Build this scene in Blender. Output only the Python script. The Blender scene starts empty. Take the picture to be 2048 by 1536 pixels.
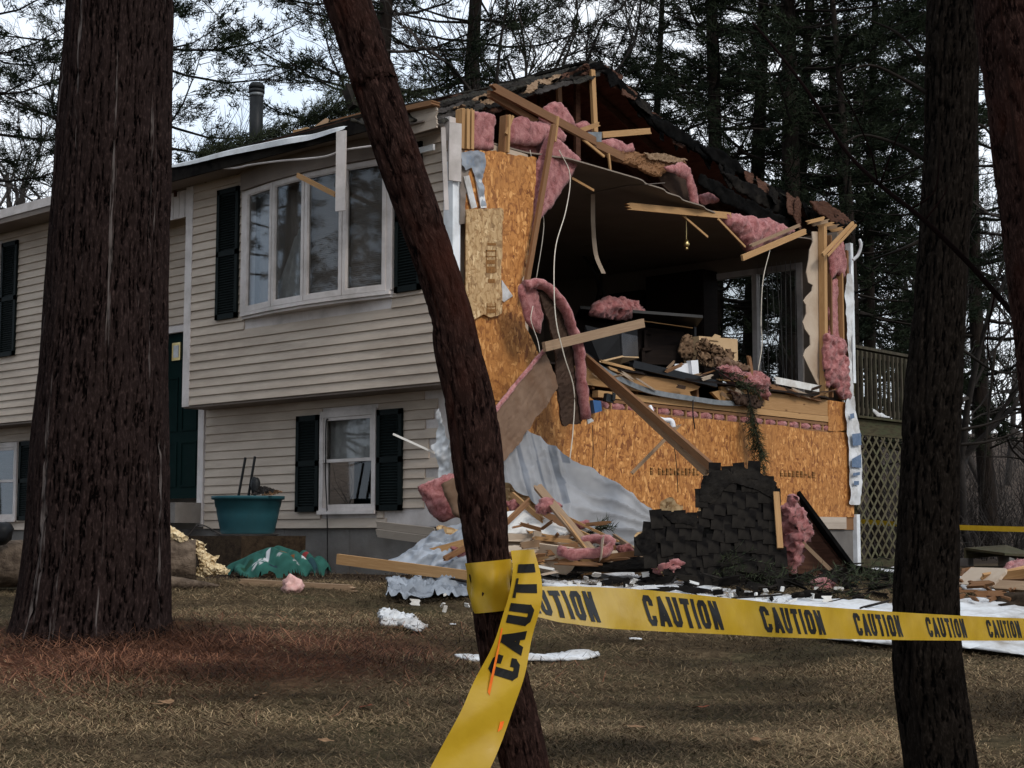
import bpy, bmesh, math, random
import numpy as np
from mathutils import Vector, noise as mnoise
random.seed(7); rng = np.random.default_rng(7)
scn = bpy.context.scene
col = scn.collection

# ------------------------------------------------------------------ camera
FPX = 3050.0                                   # focal length in photo pixels (2048 wide)
PITCH = math.atan(305 / 3050.0); YAW = math.radians(48.1)
FH = np.array([-math.cos(YAW), math.sin(YAW), 0.0])     # level view direction
RT = np.array([math.sin(YAW), math.cos(YAW), 0.0])      # right
FW = FH * math.cos(PITCH) + np.array([0, 0, 1.0]) * math.sin(PITCH)
UP = np.cross(RT, FW)
CAM = np.array([10.4533, -10.7737, 0.40])
cd = bpy.data.cameras.new("camera"); cam = bpy.data.objects.new("camera", cd); col.objects.link(cam)
cd.sensor_width = 36.0; cd.lens = 36.0 * FPX / 2048.0; cd.clip_start = 0.05; cd.clip_end = 600
from mathutils import Matrix
cam.matrix_world = Matrix(((RT[0], UP[0], -FW[0], CAM[0]), (RT[1], UP[1], -FW[1], CAM[1]), (RT[2], UP[2], -FW[2], CAM[2]), (0, 0, 0, 1)))
scn.camera = cam
scn.render.resolution_x = 1024; scn.render.resolution_y = 768

# ------------------------------------------------------------------ sky, sun, exposure
w = bpy.data.worlds.new("World"); scn.world = w; w.use_nodes = True
nt = w.node_tree; nt.nodes.clear()
SUN_AZ = math.atan2(-0.16, 1.0); SUN_EL = math.radians(38)   # direction TO the sun, from +x towards -y
sdir = np.array([math.cos(SUN_EL) * math.cos(SUN_AZ), math.cos(SUN_EL) * math.sin(SUN_AZ), math.sin(SUN_EL)])
sky = nt.nodes.new("ShaderNodeTexSky"); sky.sky_type = 'NISHITA'; sky.sun_disc = False
sky.sun_elevation = SUN_EL; sky.sun_rotation = math.atan2(sdir[0], sdir[1])
sky.air_density = 1.0; sky.dust_density = 3.0
hs = nt.nodes.new("ShaderNodeVectorMath"); hs.operation = 'SCALE'; hs.inputs['Scale'].default_value = 0.09
nt.links.new(sky.outputs[0], hs.inputs[0])
tc = nt.nodes.new("ShaderNodeTexCoord"); nz = nt.nodes.new("ShaderNodeTexNoise"); nz.inputs['Scale'].default_value = 3.2; nz.inputs['Detail'].default_value = 5
nt.links.new(tc.outputs['Generated'], nz.inputs['Vector'])
rp = nt.nodes.new("ShaderNodeValToRGB"); rp.color_ramp.elements[0].position = 0.35; rp.color_ramp.elements[1].position = 0.65
rp.color_ramp.elements[0].color = (0.62, 0.76, 0.94, 1); rp.color_ramp.elements[1].color = (0.92, 0.95, 0.99, 1)
nt.links.new(nz.outputs['Fac'], rp.inputs['Fac'])
mx = nt.nodes.new("ShaderNodeMix"); mx.data_type = 'RGBA'; mx.inputs['Factor'].default_value = 0.88
nt.links.new(hs.outputs[0], mx.inputs['A']); nt.links.new(rp.outputs['Color'], mx.inputs['B'])
bg = nt.nodes.new("ShaderNodeBackground"); bg.inputs['Strength'].default_value = 1.35
nt.links.new(mx.outputs['Result'], bg.inputs['Color'])
wo = nt.nodes.new("ShaderNodeOutputWorld"); nt.links.new(bg.outputs[0], wo.inputs[0])
sl = bpy.data.lights.new("sun", 'SUN'); sl.energy = 1.5; sl.angle = math.radians(14); sl.color = (1.0, 0.95, 0.88)
so = bpy.data.objects.new("sun", sl); col.objects.link(so)
so.rotation_euler = Vector(-sdir).to_track_quat('-Z', 'Y').to_euler(); so.location = (20, -20, 30)
vs = scn.view_settings; vs.view_transform = 'Standard'; vs.look = 'None'; vs.exposure = 0.0; vs.gamma = 1.0; vs.use_curve_mapping = False
scn.cycles.max_bounces = 6; scn.cycles.transparent_max_bounces = 12; scn.cycles.use_denoising = True

# ------------------------------------------------------------------ photo measurement helpers (pixel of the photo -> a point on a real plane)
def ray(px, py): return FW + RT * (px - 1024) / FPX + UP * (768 - py) / FPX
def onplane(px, py, pt, n):
    d = ray(px, py); n = np.asarray(n, float); t = (n @ (np.asarray(pt, float) - CAM)) / (n @ d); return CAM + t * d
def GX(px, py, x=0.0): return onplane(px, py, (x, 0, 0), (1, 0, 0))
def FY(px, py, y=0.0): return onplane(px, py, (0, y, 0), (0, 1, 0))
def HZ(px, py, z): return onplane(px, py, (0, 0, z), (0, 0, 1))
def AT(px, py, d): return onplane(px, py, CAM + FH * d, FH)
def sstep(a, b, x):
    t = np.clip((x - a) / (b - a), 0, 1); return t * t * (3 - 2 * t)
def terr(x, y):
    x = np.asarray(x, float); y = np.asarray(y, float)
    s = (x - CAM[0]) * FH[0] + (y - CAM[1]) * FH[1]; l = (x - CAM[0]) * RT[0] + (y - CAM[1]) * RT[1]
    z = -1.15 + 1.15 * np.clip(s / 13.0, -1.2, 1)
    z = z + 0.025 * np.sin(x * 1.3 + 0.7 * y) * np.cos(y * 1.1 - 0.4 * x) * sstep(15, 11, s) + 0.012 * np.sin(3.1 * x + 1.7) * np.sin(2.7 * y + 0.6 * x)
    z = z + sstep(30, 66, s) * (4.2 + 0.03 * l) + sstep(70, 200, s) * 6
    z = z + 0.10 * np.exp(-(((x - 1.9) ** 2 + (y + 5.2) ** 2) / 1.6))   # mound of the old pine
    return z
def GR(px, py):
    d = ray(px, py); t = np.arange(3, 120, 0.01); p = CAM[None] + d[None] * t[:, None]
    k = np.argmax(p[:, 2] < terr(p[:, 0], p[:, 1])); return p[k]

# ------------------------------------------------------------------ materials
def nodes(name):
    m = bpy.data.materials.new(name); m.use_nodes = True; n = m.node_tree; n.nodes.clear()
    b = n.nodes.new("ShaderNodeBsdfPrincipled"); o = n.nodes.new("ShaderNodeOutputMaterial"); n.links.new(b.outputs[0], o.inputs[0]); return m, n, b
def c4(c): return (c[0], c[1], c[2], 1.0)
def coords(n, src='Object', scale=(1, 1, 1), rot=(0, 0, 0)):
    t = n.nodes.new("ShaderNodeTexCoord"); mp = n.nodes.new("ShaderNodeMapping"); mp.inputs['Scale'].default_value = scale; mp.inputs['Rotation'].default_value = rot
    n.links.new(t.outputs[src], mp.inputs['Vector']); return mp.outputs[0]
def noise_t(n, vec, scale, detail=4, rough=0.6, dist=0.0):
    t = n.nodes.new("ShaderNodeTexNoise"); t.inputs['Scale'].default_value = scale; t.inputs['Detail'].default_value = detail
    t.inputs['Roughness'].default_value = rough; t.inputs['Distortion'].default_value = dist; n.links.new(vec, t.inputs['Vector']); return t.outputs['Fac']
def ramp(n, fac, stops):
    r = n.nodes.new("ShaderNodeValToRGB"); e = r.color_ramp.elements
    while len(e) < len(stops): e.new(0.5)
    for k, (p, c) in enumerate(stops): e[k].position = p; e[k].color = c4(c) if len(c) == 3 else c
    n.links.new(fac, r.inputs['Fac']); return r.outputs['Color']
def mixc(n, fac, a, b, mode='MIX'):
    m = n.nodes.new("ShaderNodeMix"); m.data_type = 'RGBA'; m.blend_type = mode
    for key, v in (('Factor', fac), ('A', a), ('B', b)):
        if isinstance(v, (int, float)): m.inputs[key].default_value = v
        elif isinstance(v, tuple): m.inputs[key].default_value = c4(v)
        else: n.links.new(v, m.inputs[key])
    return m.outputs['Result']
def bump(n, b, h, strength=0.4, dist=0.01):
    k = n.nodes.new("ShaderNodeBump"); k.inputs['Strength'].default_value = strength; k.inputs['Distance'].default_value = dist
    n.links.new(h, k.inputs['Height']); n.links.new(k.outputs[0], b.inputs['Normal'])
MATS = {}
def simple(name, c1, c2=None, scale=6.0, rough=0.8, bmp=0.0, bscale=40.0, stretch=(1, 1, 1), src='Object', lo=0.35, hi=0.65, spec=0.12, dirt=None, dscale=1.5, metal=0.0, bdist=0.01, detail=5):
    m, n, b = nodes(name); v = coords(n, src, stretch)
    c = ramp(n, noise_t(n, v, scale, detail), [(lo, c1), (hi, c2 or c1)])
    if dirt: c = mixc(n, ramp(n, noise_t(n, v, dscale, 6, 0.65), [(0.45, (0, 0, 0)), (0.72, (1, 1, 1))]), c, dirt)
    n.links.new(c, b.inputs['Base Color']); b.inputs['Roughness'].default_value = rough; b.inputs['Specular IOR Level'].default_value = spec; b.inputs['Metallic'].default_value = metal
    if bmp: bump(n, b, noise_t(n, v, bscale, 4), bmp, bdist)
    MATS[name] = m; return m
simple('vinyl', (0.44, 0.362, 0.292), (0.505, 0.42, 0.34), 1.6, 0.55, 0.05, 60, (1, 1, 6), dirt=(0.345, 0.278, 0.22), dscale=0.9)
simple('trim_white', (0.54, 0.485, 0.455), (0.62, 0.565, 0.535), 3, 0.5, dirt=(0.37, 0.33, 0.30), dscale=2.5)
simple('metal_white', (0.72, 0.74, 0.76), (0.80, 0.81, 0.82), 4, 0.35, dirt=(0.5, 0.5, 0.5), dscale=3)
simple('soffit', (0.17, 0.135, 0.112), (0.21, 0.17, 0.14), 3, 0.6, 0.1, 30)
simple('shutter_green', (0.0035, 0.0066, 0.0064), (0.005, 0.0085, 0.008), 5, 0.6, spec=0.1)
simple('door_green', (0.0038, 0.0125, 0.0115), (0.005, 0.016, 0.0145), 5, 0.7, spec=0.04)
simple('concrete', (0.13, 0.118, 0.108), (0.20, 0.185, 0.17), 3, 0.9, 0.25, 60, dirt=(0.12, 0.10, 0.085), dscale=1.1)
simple('brass', (0.55, 0.40, 0.16), (0.62, 0.47, 0.22), 8, 0.3, metal=0.9)
simple('black_metal', (0.012, 0.013, 0.014), (0.022, 0.023, 0.024), 8, 0.45)
simple('galv', (0.15, 0.16, 0.165), (0.24, 0.25, 0.255), 12, 0.5, metal=0.4)
simple('shingle', (0.0045, 0.004, 0.004), (0.013, 0.0115, 0.0105), 9, 1.0, 0.6, 220, dirt=(0.026, 0.022, 0.018), dscale=3.0, bdist=0.004, spec=0.03)
simple('shingle_mossy', (0.010, 0.0095, 0.0085), (0.034, 0.030, 0.025), 9, 0.95, 0.7, 160, (1, 4, 1), dirt=(0.052, 0.046, 0.034), dscale=4.0)
simple('felt', (0.0025, 0.0025, 0.0025), (0.007, 0.0065, 0.006), 6, 1.0, 0.3, 30, spec=0.03)
simple('deck_under', (0.050, 0.022, 0.014), (0.095, 0.045, 0.028), 5, 0.85, 0.2, 60, (1, 1, 8))
simple('kraft', (0.15, 0.092, 0.060), (0.21, 0.135, 0.09), 4, 0.85, 0.3, 12, dirt=(0.13, 0.07, 0.04), dscale=3)
simple('kraft_dark', (0.040, 0.024, 0.017), (0.070, 0.043, 0.030), 4, 0.85, 0.3, 12)
simple('gyp_paper', (0.46, 0.36, 0.27), (0.52, 0.42, 0.32), 3, 0.85, 0.1, 40, dirt=(0.36, 0.26, 0.18), dscale=2)
simple('gyp_white', (0.66, 0.64, 0.60), (0.76, 0.75, 0.72), 3, 0.8, 0.1, 40, dirt=(0.42, 0.37, 0.31), dscale=3.2)
simple('sheet_white', (0.60, 0.605, 0.61), (0.70, 0.70, 0.70), 2, 0.6, 0.25, 5, dirt=(0.30, 0.265, 0.225), dscale=3.0, bdist=0.03)
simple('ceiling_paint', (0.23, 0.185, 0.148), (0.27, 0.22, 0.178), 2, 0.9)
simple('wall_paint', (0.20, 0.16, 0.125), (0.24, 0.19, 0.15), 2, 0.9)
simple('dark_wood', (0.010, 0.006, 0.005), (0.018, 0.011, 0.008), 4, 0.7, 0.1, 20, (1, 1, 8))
simple('black_gloss', (0.006, 0.006, 0.0065), (0.011, 0.011, 0.012), 4, 0.45, spec=0.15)
simple('steel', (0.16, 0.165, 0.175), (0.24, 0.245, 0.26), 4, 0.25, metal=0.8)
simple('card', (0.50, 0.33, 0.18), (0.58, 0.40, 0.23), 3, 0.85)
simple('brown_cloth', (0.14, 0.085, 0.05), (0.24, 0.15, 0.09), 9, 0.95, 0.4, 30)
simple('white_plastic', (0.72, 0.72, 0.74), (0.78, 0.78, 0.80), 3, 0.4)
simple('blue_plastic', (0.03, 0.09, 0.22), (0.05, 0.13, 0.30), 3, 0.35)
simple('wire_white', (0.55, 0.49, 0.40), (0.66, 0.60, 0.50), 10, 0.5)
simple('wire_black', (0.012, 0.011, 0.011), (0.02, 0.018, 0.017), 10, 0.5)
simple('tub_teal', (0.016, 0.062, 0.075), (0.022, 0.078, 0.092), 3, 0.45, dirt=(0.02, 0.06, 0.07), dscale=4)
simple('soil', (0.022, 0.014, 0.009), (0.05, 0.033, 0.02), 20, 1.0, 0.6, 60)
simple('deck_wood', (0.045, 0.037, 0.021), (0.085, 0.070, 0.040), 6, 0.9, 0.2, 40, (1, 1, 6), dirt=(0.05, 0.06, 0.03), dscale=3)
simple('lattice_wood', (0.075, 0.063, 0.036), (0.13, 0.11, 0.068), 6, 0.9, 0.2, 40, dirt=(0.10, 0.10, 0.055), dscale=3)
simple('rail_wood', (0.040, 0.033, 0.024), (0.085, 0.07, 0.05), 6, 0.9, 0.2, 40, (6, 6, 1), dirt=(0.07, 0.065, 0.04), dscale=3)
simple('blind', (0.27, 0.235, 0.215), (0.33, 0.29, 0.265), 3, 0.7)
simple('curtain', (0.42, 0.42, 0.42), (0.60, 0.60, 0.60), 9, 0.9)
simple('vane', (0.17, 0.16, 0.155), (0.24, 0.23, 0.22), 3, 0.7)
simple('needle_green', (0.012, 0.0175, 0.0115), (0.031, 0.039, 0.022), 1.3, 0.9, spec=0.03)
simple('needle_bough', (0.022, 0.030, 0.016), (0.050, 0.058, 0.028), 6, 0.75)
simple('branch_bark', (0.010, 0.008, 0.0065), (0.026, 0.021, 0.017), 9, 0.95, 0.5, 50)
simple('pine_bark_far', (0.012, 0.0085, 0.007), (0.030, 0.0225, 0.018), 5, 0.95, 0.8, 16, (3, 3, 0.7), bdist=0.03)
simple('bare_bark', (0.028, 0.0235, 0.021), (0.058, 0.050, 0.045), 5, 0.95, 0.4, 20)
simple('splinter', (0.62, 0.46, 0.26), (0.80, 0.66, 0.42), 14, 0.8, 0.5, 50, (1, 8, 8))
simple('log_bark', (0.060, 0.042, 0.030), (0.17, 0.125, 0.09), 7, 0.95, 0.9, 22, (0.6, 2, 2), bdist=0.02)
simple('dry_leaf', (0.16, 0.085, 0.045), (0.27, 0.16, 0.085), 30, 0.9)
simple('leaf_red', (0.10, 0.03, 0.015), (0.17, 0.05, 0.025), 30, 0.9)
simple('orange_paint', (0.42, 0.07, 0.015), (0.30, 0.05, 0.015), 20, 0.9)
simple('print_black', (0.010, 0.010, 0.010), (0.014, 0.013, 0.012), 8, 0.5)
simple('vivid_orange', (0.90, 0.13, 0.02), (0.95, 0.25, 0.03), 30, 0.4)
simple('pink_pale', (0.60, 0.33, 0.30), (0.72, 0.46, 0.41), 30, 0.95)

def mk_wood(name, a, bcol, dark):
    m, n, b = nodes(name); v = coords(n, 'UV', (1.0, 22, 1)); v2 = coords(n, 'UV', (3, 8, 1))
    c = ramp(n, noise_t(n, v, 3.0, 5, 0.6, 0.6), [(0.30, a), (0.55, bcol), (0.75, a)])
    knots = n.nodes.new("ShaderNodeTexVoronoi"); knots.inputs['Scale'].default_value = 1.1; n.links.new(v2, knots.inputs['Vector'])
    c = mixc(n, ramp(n, knots.outputs['Distance'], [(0.05, (1, 1, 1)), (0.13, (0, 0, 0))]), c, dark)
    g = n.nodes.new("ShaderNodeNewGeometry"); rv = n.nodes.new("ShaderNodeTexWhiteNoise"); rv.noise_dimensions = '1D'
    oi = n.nodes.new("ShaderNodeObjectInfo"); n.links.new(oi.outputs['Random'], rv.inputs['W'])
    c = mixc(n, ramp(n, oi.outputs['Random'], [(0, (0.72, 0.68, 0.64)), (1, (1.0, 1.0, 1.0))]), (1, 1, 1), c, 'MULTIPLY') if False else mixc(n, 1.0, c, ramp(n, oi.outputs['Random'], [(0, (0.74, 0.70, 0.66)), (1, (1.0, 1.0, 1.0))]), 'MULTIPLY')
    n.links.new(c, b.inputs['Base Color']); b.inputs['Roughness'].default_value = 0.75; b.inputs['Specular IOR Level'].default_value = 0.25
    bump(n, b, noise_t(n, v, 6, 4), 0.25, 0.004); MATS[name] = m
mk_wood('pine', (0.54, 0.325, 0.15), (0.42, 0.235, 0.098), (0.17, 0.075, 0.03))
mk_wood('pine_old', (0.30, 0.155, 0.072), (0.215, 0.105, 0.046), (0.09, 0.038, 0.018))
mk_wood('pine_grey', (0.36, 0.245, 0.15), (0.27, 0.175, 0.105), (0.13, 0.075, 0.04))

def mk_osb(name, pale, mid, dark, sc=1.0):
    m, n, b = nodes(name); prev = None; hts = None
    for k, (s, r) in enumerate((((13, 15, 38), (0.35, 0, 0)), ((13, 38, 15), (-0.4, 0.2, 0)), ((13, 31, 19), (0.9, 0, 0.3)))):
        v = coords(n, 'Object', tuple(q * sc for q in s), r)
        dn = n.nodes.new("ShaderNodeTexNoise"); dn.inputs['Scale'].default_value = 0.55; n.links.new(v, dn.inputs['Vector'])
        ad = n.nodes.new("ShaderNodeVectorMath"); ad.operation = 'MULTIPLY_ADD'; ad.inputs[1].default_value = (2.4, 2.4, 2.4); n.links.new(dn.outputs['Color'], ad.inputs[0]); n.links.new(v, ad.inputs[2])
        vo = n.nodes.new("ShaderNodeTexVoronoi"); vo.inputs['Scale'].default_value = 0.8; n.links.new(ad.outputs[0], vo.inputs['Vector'])
        sp = n.nodes.new("ShaderNodeSeparateColor"); n.links.new(vo.outputs['Color'], sp.inputs[0])
        cc = ramp(n, sp.outputs[0], [(0.05, dark), (0.25, mid), (0.75, mid), (0.97, pale)])
        edge = ramp(n, vo.outputs['Distance'], [(0.45, (1, 1, 1)), (0.75, (0.62, 0.52, 0.42))])
        cc = mixc(n, 1.0, cc, edge, 'MULTIPLY')
        if prev is None: prev = cc; hts = sp.outputs[1]
        else:
            sel = ramp(n, sp.outputs[2], [(0.49, (0, 0, 0)), (0.51, (1, 1, 1))]); prev = mixc(n, sel, prev, cc)
    vb = coords(n, 'Object', (1, 1, 1))
    prev = mixc(n, ramp(n, noise_t(n, vb, 1.4, 5), [(0.40, (0, 0, 0)), (0.75, (0.7, 0.7, 0.7))]), prev, tuple(q * 0.7 for q in mid))
    n.links.new(prev, b.inputs['Base Color']); b.inputs['Roughness'].default_value = 0.7; b.inputs['Specular IOR Level'].default_value = 0.3
    bump(n, b, hts, 0.35, 0.004); MATS[name] = m
mk_osb('osb', (0.76, 0.385, 0.130), (0.50, 0.212, 0.056), (0.25, 0.085, 0.022))
mk_osb('osb_pale', (0.74, 0.54, 0.30), (0.52, 0.34, 0.165), (0.26, 0.15, 0.065), 1.1)

def mk_pink(name, hi, mid, lo):
    m, n, b = nodes(name); v = coords(n, 'Object', (1, 1, 1))
    c = ramp(n, noise_t(n, v, 13, 10, 0.72, 0.5), [(0.34, lo), (0.47, mid), (0.64, hi)])
    n.links.new(c, b.inputs['Base Color']); b.inputs['Roughness'].default_value = 1.0; b.inputs['Specular IOR Level'].default_value = 0.05
    b.inputs['Sheen Weight'].default_value = 0.25
    bump(n, b, noise_t(n, v, 60, 9, 0.85, 0.9), 0.8, 0.016); MATS[name] = m
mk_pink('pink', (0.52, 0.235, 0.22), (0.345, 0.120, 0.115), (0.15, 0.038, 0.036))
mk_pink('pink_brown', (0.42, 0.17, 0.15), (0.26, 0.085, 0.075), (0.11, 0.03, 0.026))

def mk_wrap():
    m, n, b = nodes('wrap'); v = coords(n, 'UV', (1, 1, 1))
    br = n.nodes.new("ShaderNodeTexBrick"); br.inputs['Scale'].default_value = 1.0; br.inputs['Brick Width'].default_value = 0.62; br.inputs['Row Height'].default_value = 0.26
    br.inputs['Mortar Size'].default_value = 0.085; br.offset = 0.4; n.links.new(v, br.inputs['Vector'])
    v2 = coords(n, 'UV', (26, 9, 1)); vo = n.nodes.new("ShaderNodeTexVoronoi"); vo.inputs['Scale'].default_value = 1.0; vo.distance = 'CHEBYCHEV'; n.links.new(v2, vo.inputs['Vector'])
    letters = ramp(n, vo.outputs['Distance'], [(0.34, (1, 1, 1)), (0.40, (0, 0, 0))])
    inv = ramp(n, br.outputs['Fac'], [(0.4, (1, 1, 1)), (0.6, (0, 0, 0))])
    sepn = n.nodes.new("ShaderNodeTexWhiteNoise"); sepn.noise_dimensions = '1D'
    pr = mixc(n, 1.0, letters, inv, 'MULTIPLY')
    c0 = ramp(n, noise_t(n, coords(n), 2.5, 5), [(0.3, (0.25, 0.275, 0.315)), (0.7, (0.40, 0.425, 0.46))])
    c = mixc(n, pr, c0, (0.20, 0.27, 0.37)); c = mixc(n, 0.42, c0, c)
    n.links.new(c, b.inputs['Base Color']); b.inputs['Roughness'].default_value = 0.4
    tr = n.nodes.new("ShaderNodeBsdfTranslucent"); n.links.new(c, tr.inputs[0]); ms = n.nodes.new("ShaderNodeMixShader"); ms.inputs[0].default_value = 0.25
    n.links.new(b.outputs[0], ms.inputs[1]); n.links.new(tr.outputs[0], ms.inputs[2])
    o = [q for q in n.nodes if q.type == 'OUTPUT_MATERIAL'][0]; n.links.new(ms.outputs[0], o.inputs[0])
    bump(n, b, noise_t(n, coords(n), 9, 5), 0.4, 0.02); MATS['wrap'] = m
mk_wrap()
def mk_glass():
    m, n, b = nodes('glass'); o = [q for q in n.nodes if q.type == 'OUTPUT_MATERIAL'][0]
    tr = n.nodes.new("ShaderNodeBsdfTransparent"); tr.inputs[0].default_value = (0.78, 0.78, 0.77, 1)
    gl = n.nodes.new("ShaderNodeBsdfGlossy"); gl.inputs['Roughness'].default_value = 0.02; gl.inputs['Color'].default_value = (0.9, 0.93, 0.96, 1)
    lw = n.nodes.new("ShaderNodeLayerWeight"); fr = n.nodes.new("ShaderNodeMath"); fr.operation = 'POWER'; fr.inputs[1].default_value = 4.0; n.links.new(lw.outputs['Facing'], fr.inputs[0])
    fr2 = n.nodes.new("ShaderNodeMath"); fr2.operation = 'MULTIPLY_ADD'; fr2.inputs[1].default_value = 0.9; fr2.inputs[2].default_value = 0.03; n.links.new(fr.outputs[0], fr2.inputs[0])
    ms = n.nodes.new("ShaderNodeMixShader"); n.links.new(fr2.outputs[0], ms.inputs[0]); n.links.new(tr.outputs[0], ms.inputs[1]); n.links.new(gl.outputs[0], ms.inputs[2]); n.links.new(ms.outputs[0], o.inputs[0]); MATS['glass'] = m
mk_glass()
def mk_tape():
    m, n, b = nodes('tape'); c = ramp(n, noise_t(n, coords(n), 14, 3), [(0.3, (0.56, 0.335, 0.018)), (0.7, (0.66, 0.415, 0.028))])
    n.links.new(c, b.inputs['Base Color']); b.inputs['Roughness'].default_value = 0.32
    tr = n.nodes.new("ShaderNodeBsdfTranslucent"); n.links.new(c, tr.inputs[0]); ms = n.nodes.new("ShaderNodeMixShader"); ms.inputs[0].default_value = 0.3
    n.links.new(b.outputs[0], ms.inputs[1]); n.links.new(tr.outputs[0], ms.inputs[2])
    o = [q for q in n.nodes if q.type == 'OUTPUT_MATERIAL'][0]; n.links.new(ms.outputs[0], o.inputs[0])
    bump(n, b, noise_t(n, coords(n, 'Object', (1, 1, 1)), 22, 4, 0.6, 0.5), 0.25, 0.004); MATS['tape'] = m
mk_tape()
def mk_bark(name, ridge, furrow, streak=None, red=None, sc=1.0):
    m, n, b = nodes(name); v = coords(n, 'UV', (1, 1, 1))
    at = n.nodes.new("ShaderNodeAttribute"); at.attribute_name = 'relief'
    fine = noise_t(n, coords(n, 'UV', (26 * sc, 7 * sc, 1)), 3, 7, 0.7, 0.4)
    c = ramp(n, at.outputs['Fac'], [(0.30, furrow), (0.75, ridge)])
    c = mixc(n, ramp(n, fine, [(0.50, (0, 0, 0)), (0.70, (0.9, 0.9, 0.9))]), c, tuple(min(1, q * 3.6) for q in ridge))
    if red: c = mixc(n, ramp(n, noise_t(n, coords(n, 'UV', (2, 1.2, 1)), 2.2, 5), [(0.52, (0, 0, 0)), (0.70, (0.9, 0.9, 0.9))]), c, red)
    if streak:
        s1 = ramp(n, noise_t(n, coords(n, 'UV', (9, 0.15, 1)), 2.0, 4, 0.6, 0.12), [(0.615, (0, 0, 0)), (0.65, (1, 1, 1))])
        s2 = ramp(n, noise_t(n, coords(n, 'UV', (30, 2.2, 1)), 2.0, 3), [(0.42, (0, 0, 0)), (0.56, (1, 1, 1))])
        c = mixc(n, mixc(n, 1.0, s1, s2, 'MULTIPLY'), c, streak)
    n.links.new(c, b.inputs['Base Color']); b.inputs['Roughness'].default_value = 1.0; b.inputs['Specular IOR Level'].default_value = 0.02
    bump(n, b, fine, 0.9, 0.012); MATS[name] = m
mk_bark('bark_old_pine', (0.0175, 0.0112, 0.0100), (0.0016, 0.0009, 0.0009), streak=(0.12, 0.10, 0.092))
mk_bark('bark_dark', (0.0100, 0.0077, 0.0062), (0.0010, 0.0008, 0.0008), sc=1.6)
mk_bark('bark_sapling', (0.028, 0.0148, 0.0120), (0.006, 0.0030, 0.0027), red=(0.060, 0.0205, 0.0135), sc=3.0)
def mk_attr(name, rough=0.9):
    m, n, b = nodes(name); at = n.nodes.new("ShaderNodeAttribute"); at.attribute_name = 'tint'; n.links.new(at.outputs['Color'], b.inputs['Base Color']); b.inputs['Roughness'].default_value = rough; b.inputs['Specular IOR Level'].default_value = 0.15; MATS[name] = m
mk_attr('blades'); mk_attr('cloth_print'); mk_attr('wrap_print', 0.42)
def mk_ground():
    m, n, b = nodes('lawn'); v = coords(n)
    c = ramp(n, noise_t(n, v, 14, 8, 0.75), [(0.30, (0.023, 0.0152, 0.0088)), (0.50, (0.082, 0.056, 0.031)), (0.72, (0.172, 0.120, 0.068))])
    c = mixc(n, ramp(n, noise_t(n, v, 0.9, 5), [(0.45, (0, 0, 0)), (0.7, (0.55, 0.55, 0.55))]), c, (0.055, 0.060, 0.028))  # olive grass patches that also carry painted shading of the dips
    at = n.nodes.new("ShaderNodeAttribute"); at.attribute_name = 'soil'; s2 = n.nodes.new("ShaderNodeSeparateColor"); n.links.new(at.outputs['Color'], s2.inputs[0])
    c = mixc(n, s2.outputs[0], c, ramp(n, noise_t(n, v, 30, 6), [(0.35, (0.018, 0.012, 0.008)), (0.65, (0.060, 0.040, 0.026))]))
    c = mixc(n, s2.outputs[1], c, ramp(n, noise_t(n, v, 34, 7, 0.7), [(0.3, (0.040, 0.017, 0.010)), (0.7, (0.15, 0.063, 0.035))]))
    c = mixc(n, s2.outputs[2], c, ramp(n, noise_t(n, v, 3, 8, 0.7), [(0.3, (0.040, 0.030, 0.024)), (0.7, (0.105, 0.080, 0.064))]))
    n.links.new(c, b.inputs['Base Color']); b.inputs['Roughness'].default_value = 1.0; b.inputs['Specular IOR Level'].default_value = 0.05
    bump(n, b, noise_t(n, v, 40, 6, 0.7), 0.8, 0.03); MATS['lawn'] = m
mk_ground()

# ------------------------------------------------------------------ building helpers
def newmesh(name, V, Fc, mat, smooth=False, uv=None, attrs=None):
    V = np.asarray(V, np.float64).reshape(-1, 3)
    me = bpy.data.meshes.new(name); me.from_pydata(V.tolist() if len(V) < 3000 else V, [], Fc if isinstance(Fc, list) else Fc.tolist()); me.update()
    if mat is not None: me.materials.append(MATS[mat] if isinstance(mat, str) else mat)
    if uv is not None:
        u = me.uv_layers.new(name='UVMap'); li = np.empty(len(me.loops), np.int32); me.loops.foreach_get('vertex_index', li)
        u.data.foreach_set('uv', np.asarray(uv, np.float32)[li].ravel())
    if attrs:
        for k, (typ, data) in attrs.items():
            a = me.attributes.new(k, typ, 'POINT'); a.data.foreach_set('color' if typ == 'FLOAT_COLOR' else 'value', np.asarray(data, np.float32).ravel())
    if smooth: me.polygons.foreach_set('use_smooth', np.ones(len(me.polygons), bool))
    return me
def tagp(o, label=None, cat=None, group=None, kind=None):
    for k, v in (('label', label), ('category', cat), ('group', group), ('kind', kind)):
        if v: o[k] = v
    return o
def root_of(o):
    while o.parent: o = o.parent
    return o
def thing(name, label, cat, loc, group=None):
    o = bpy.data.objects.new(name, None); o.empty_display_size = 0.1; col.objects.link(o); o.location = [float(q) for q in loc]
    return tagp(o, label, cat, group)
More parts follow.
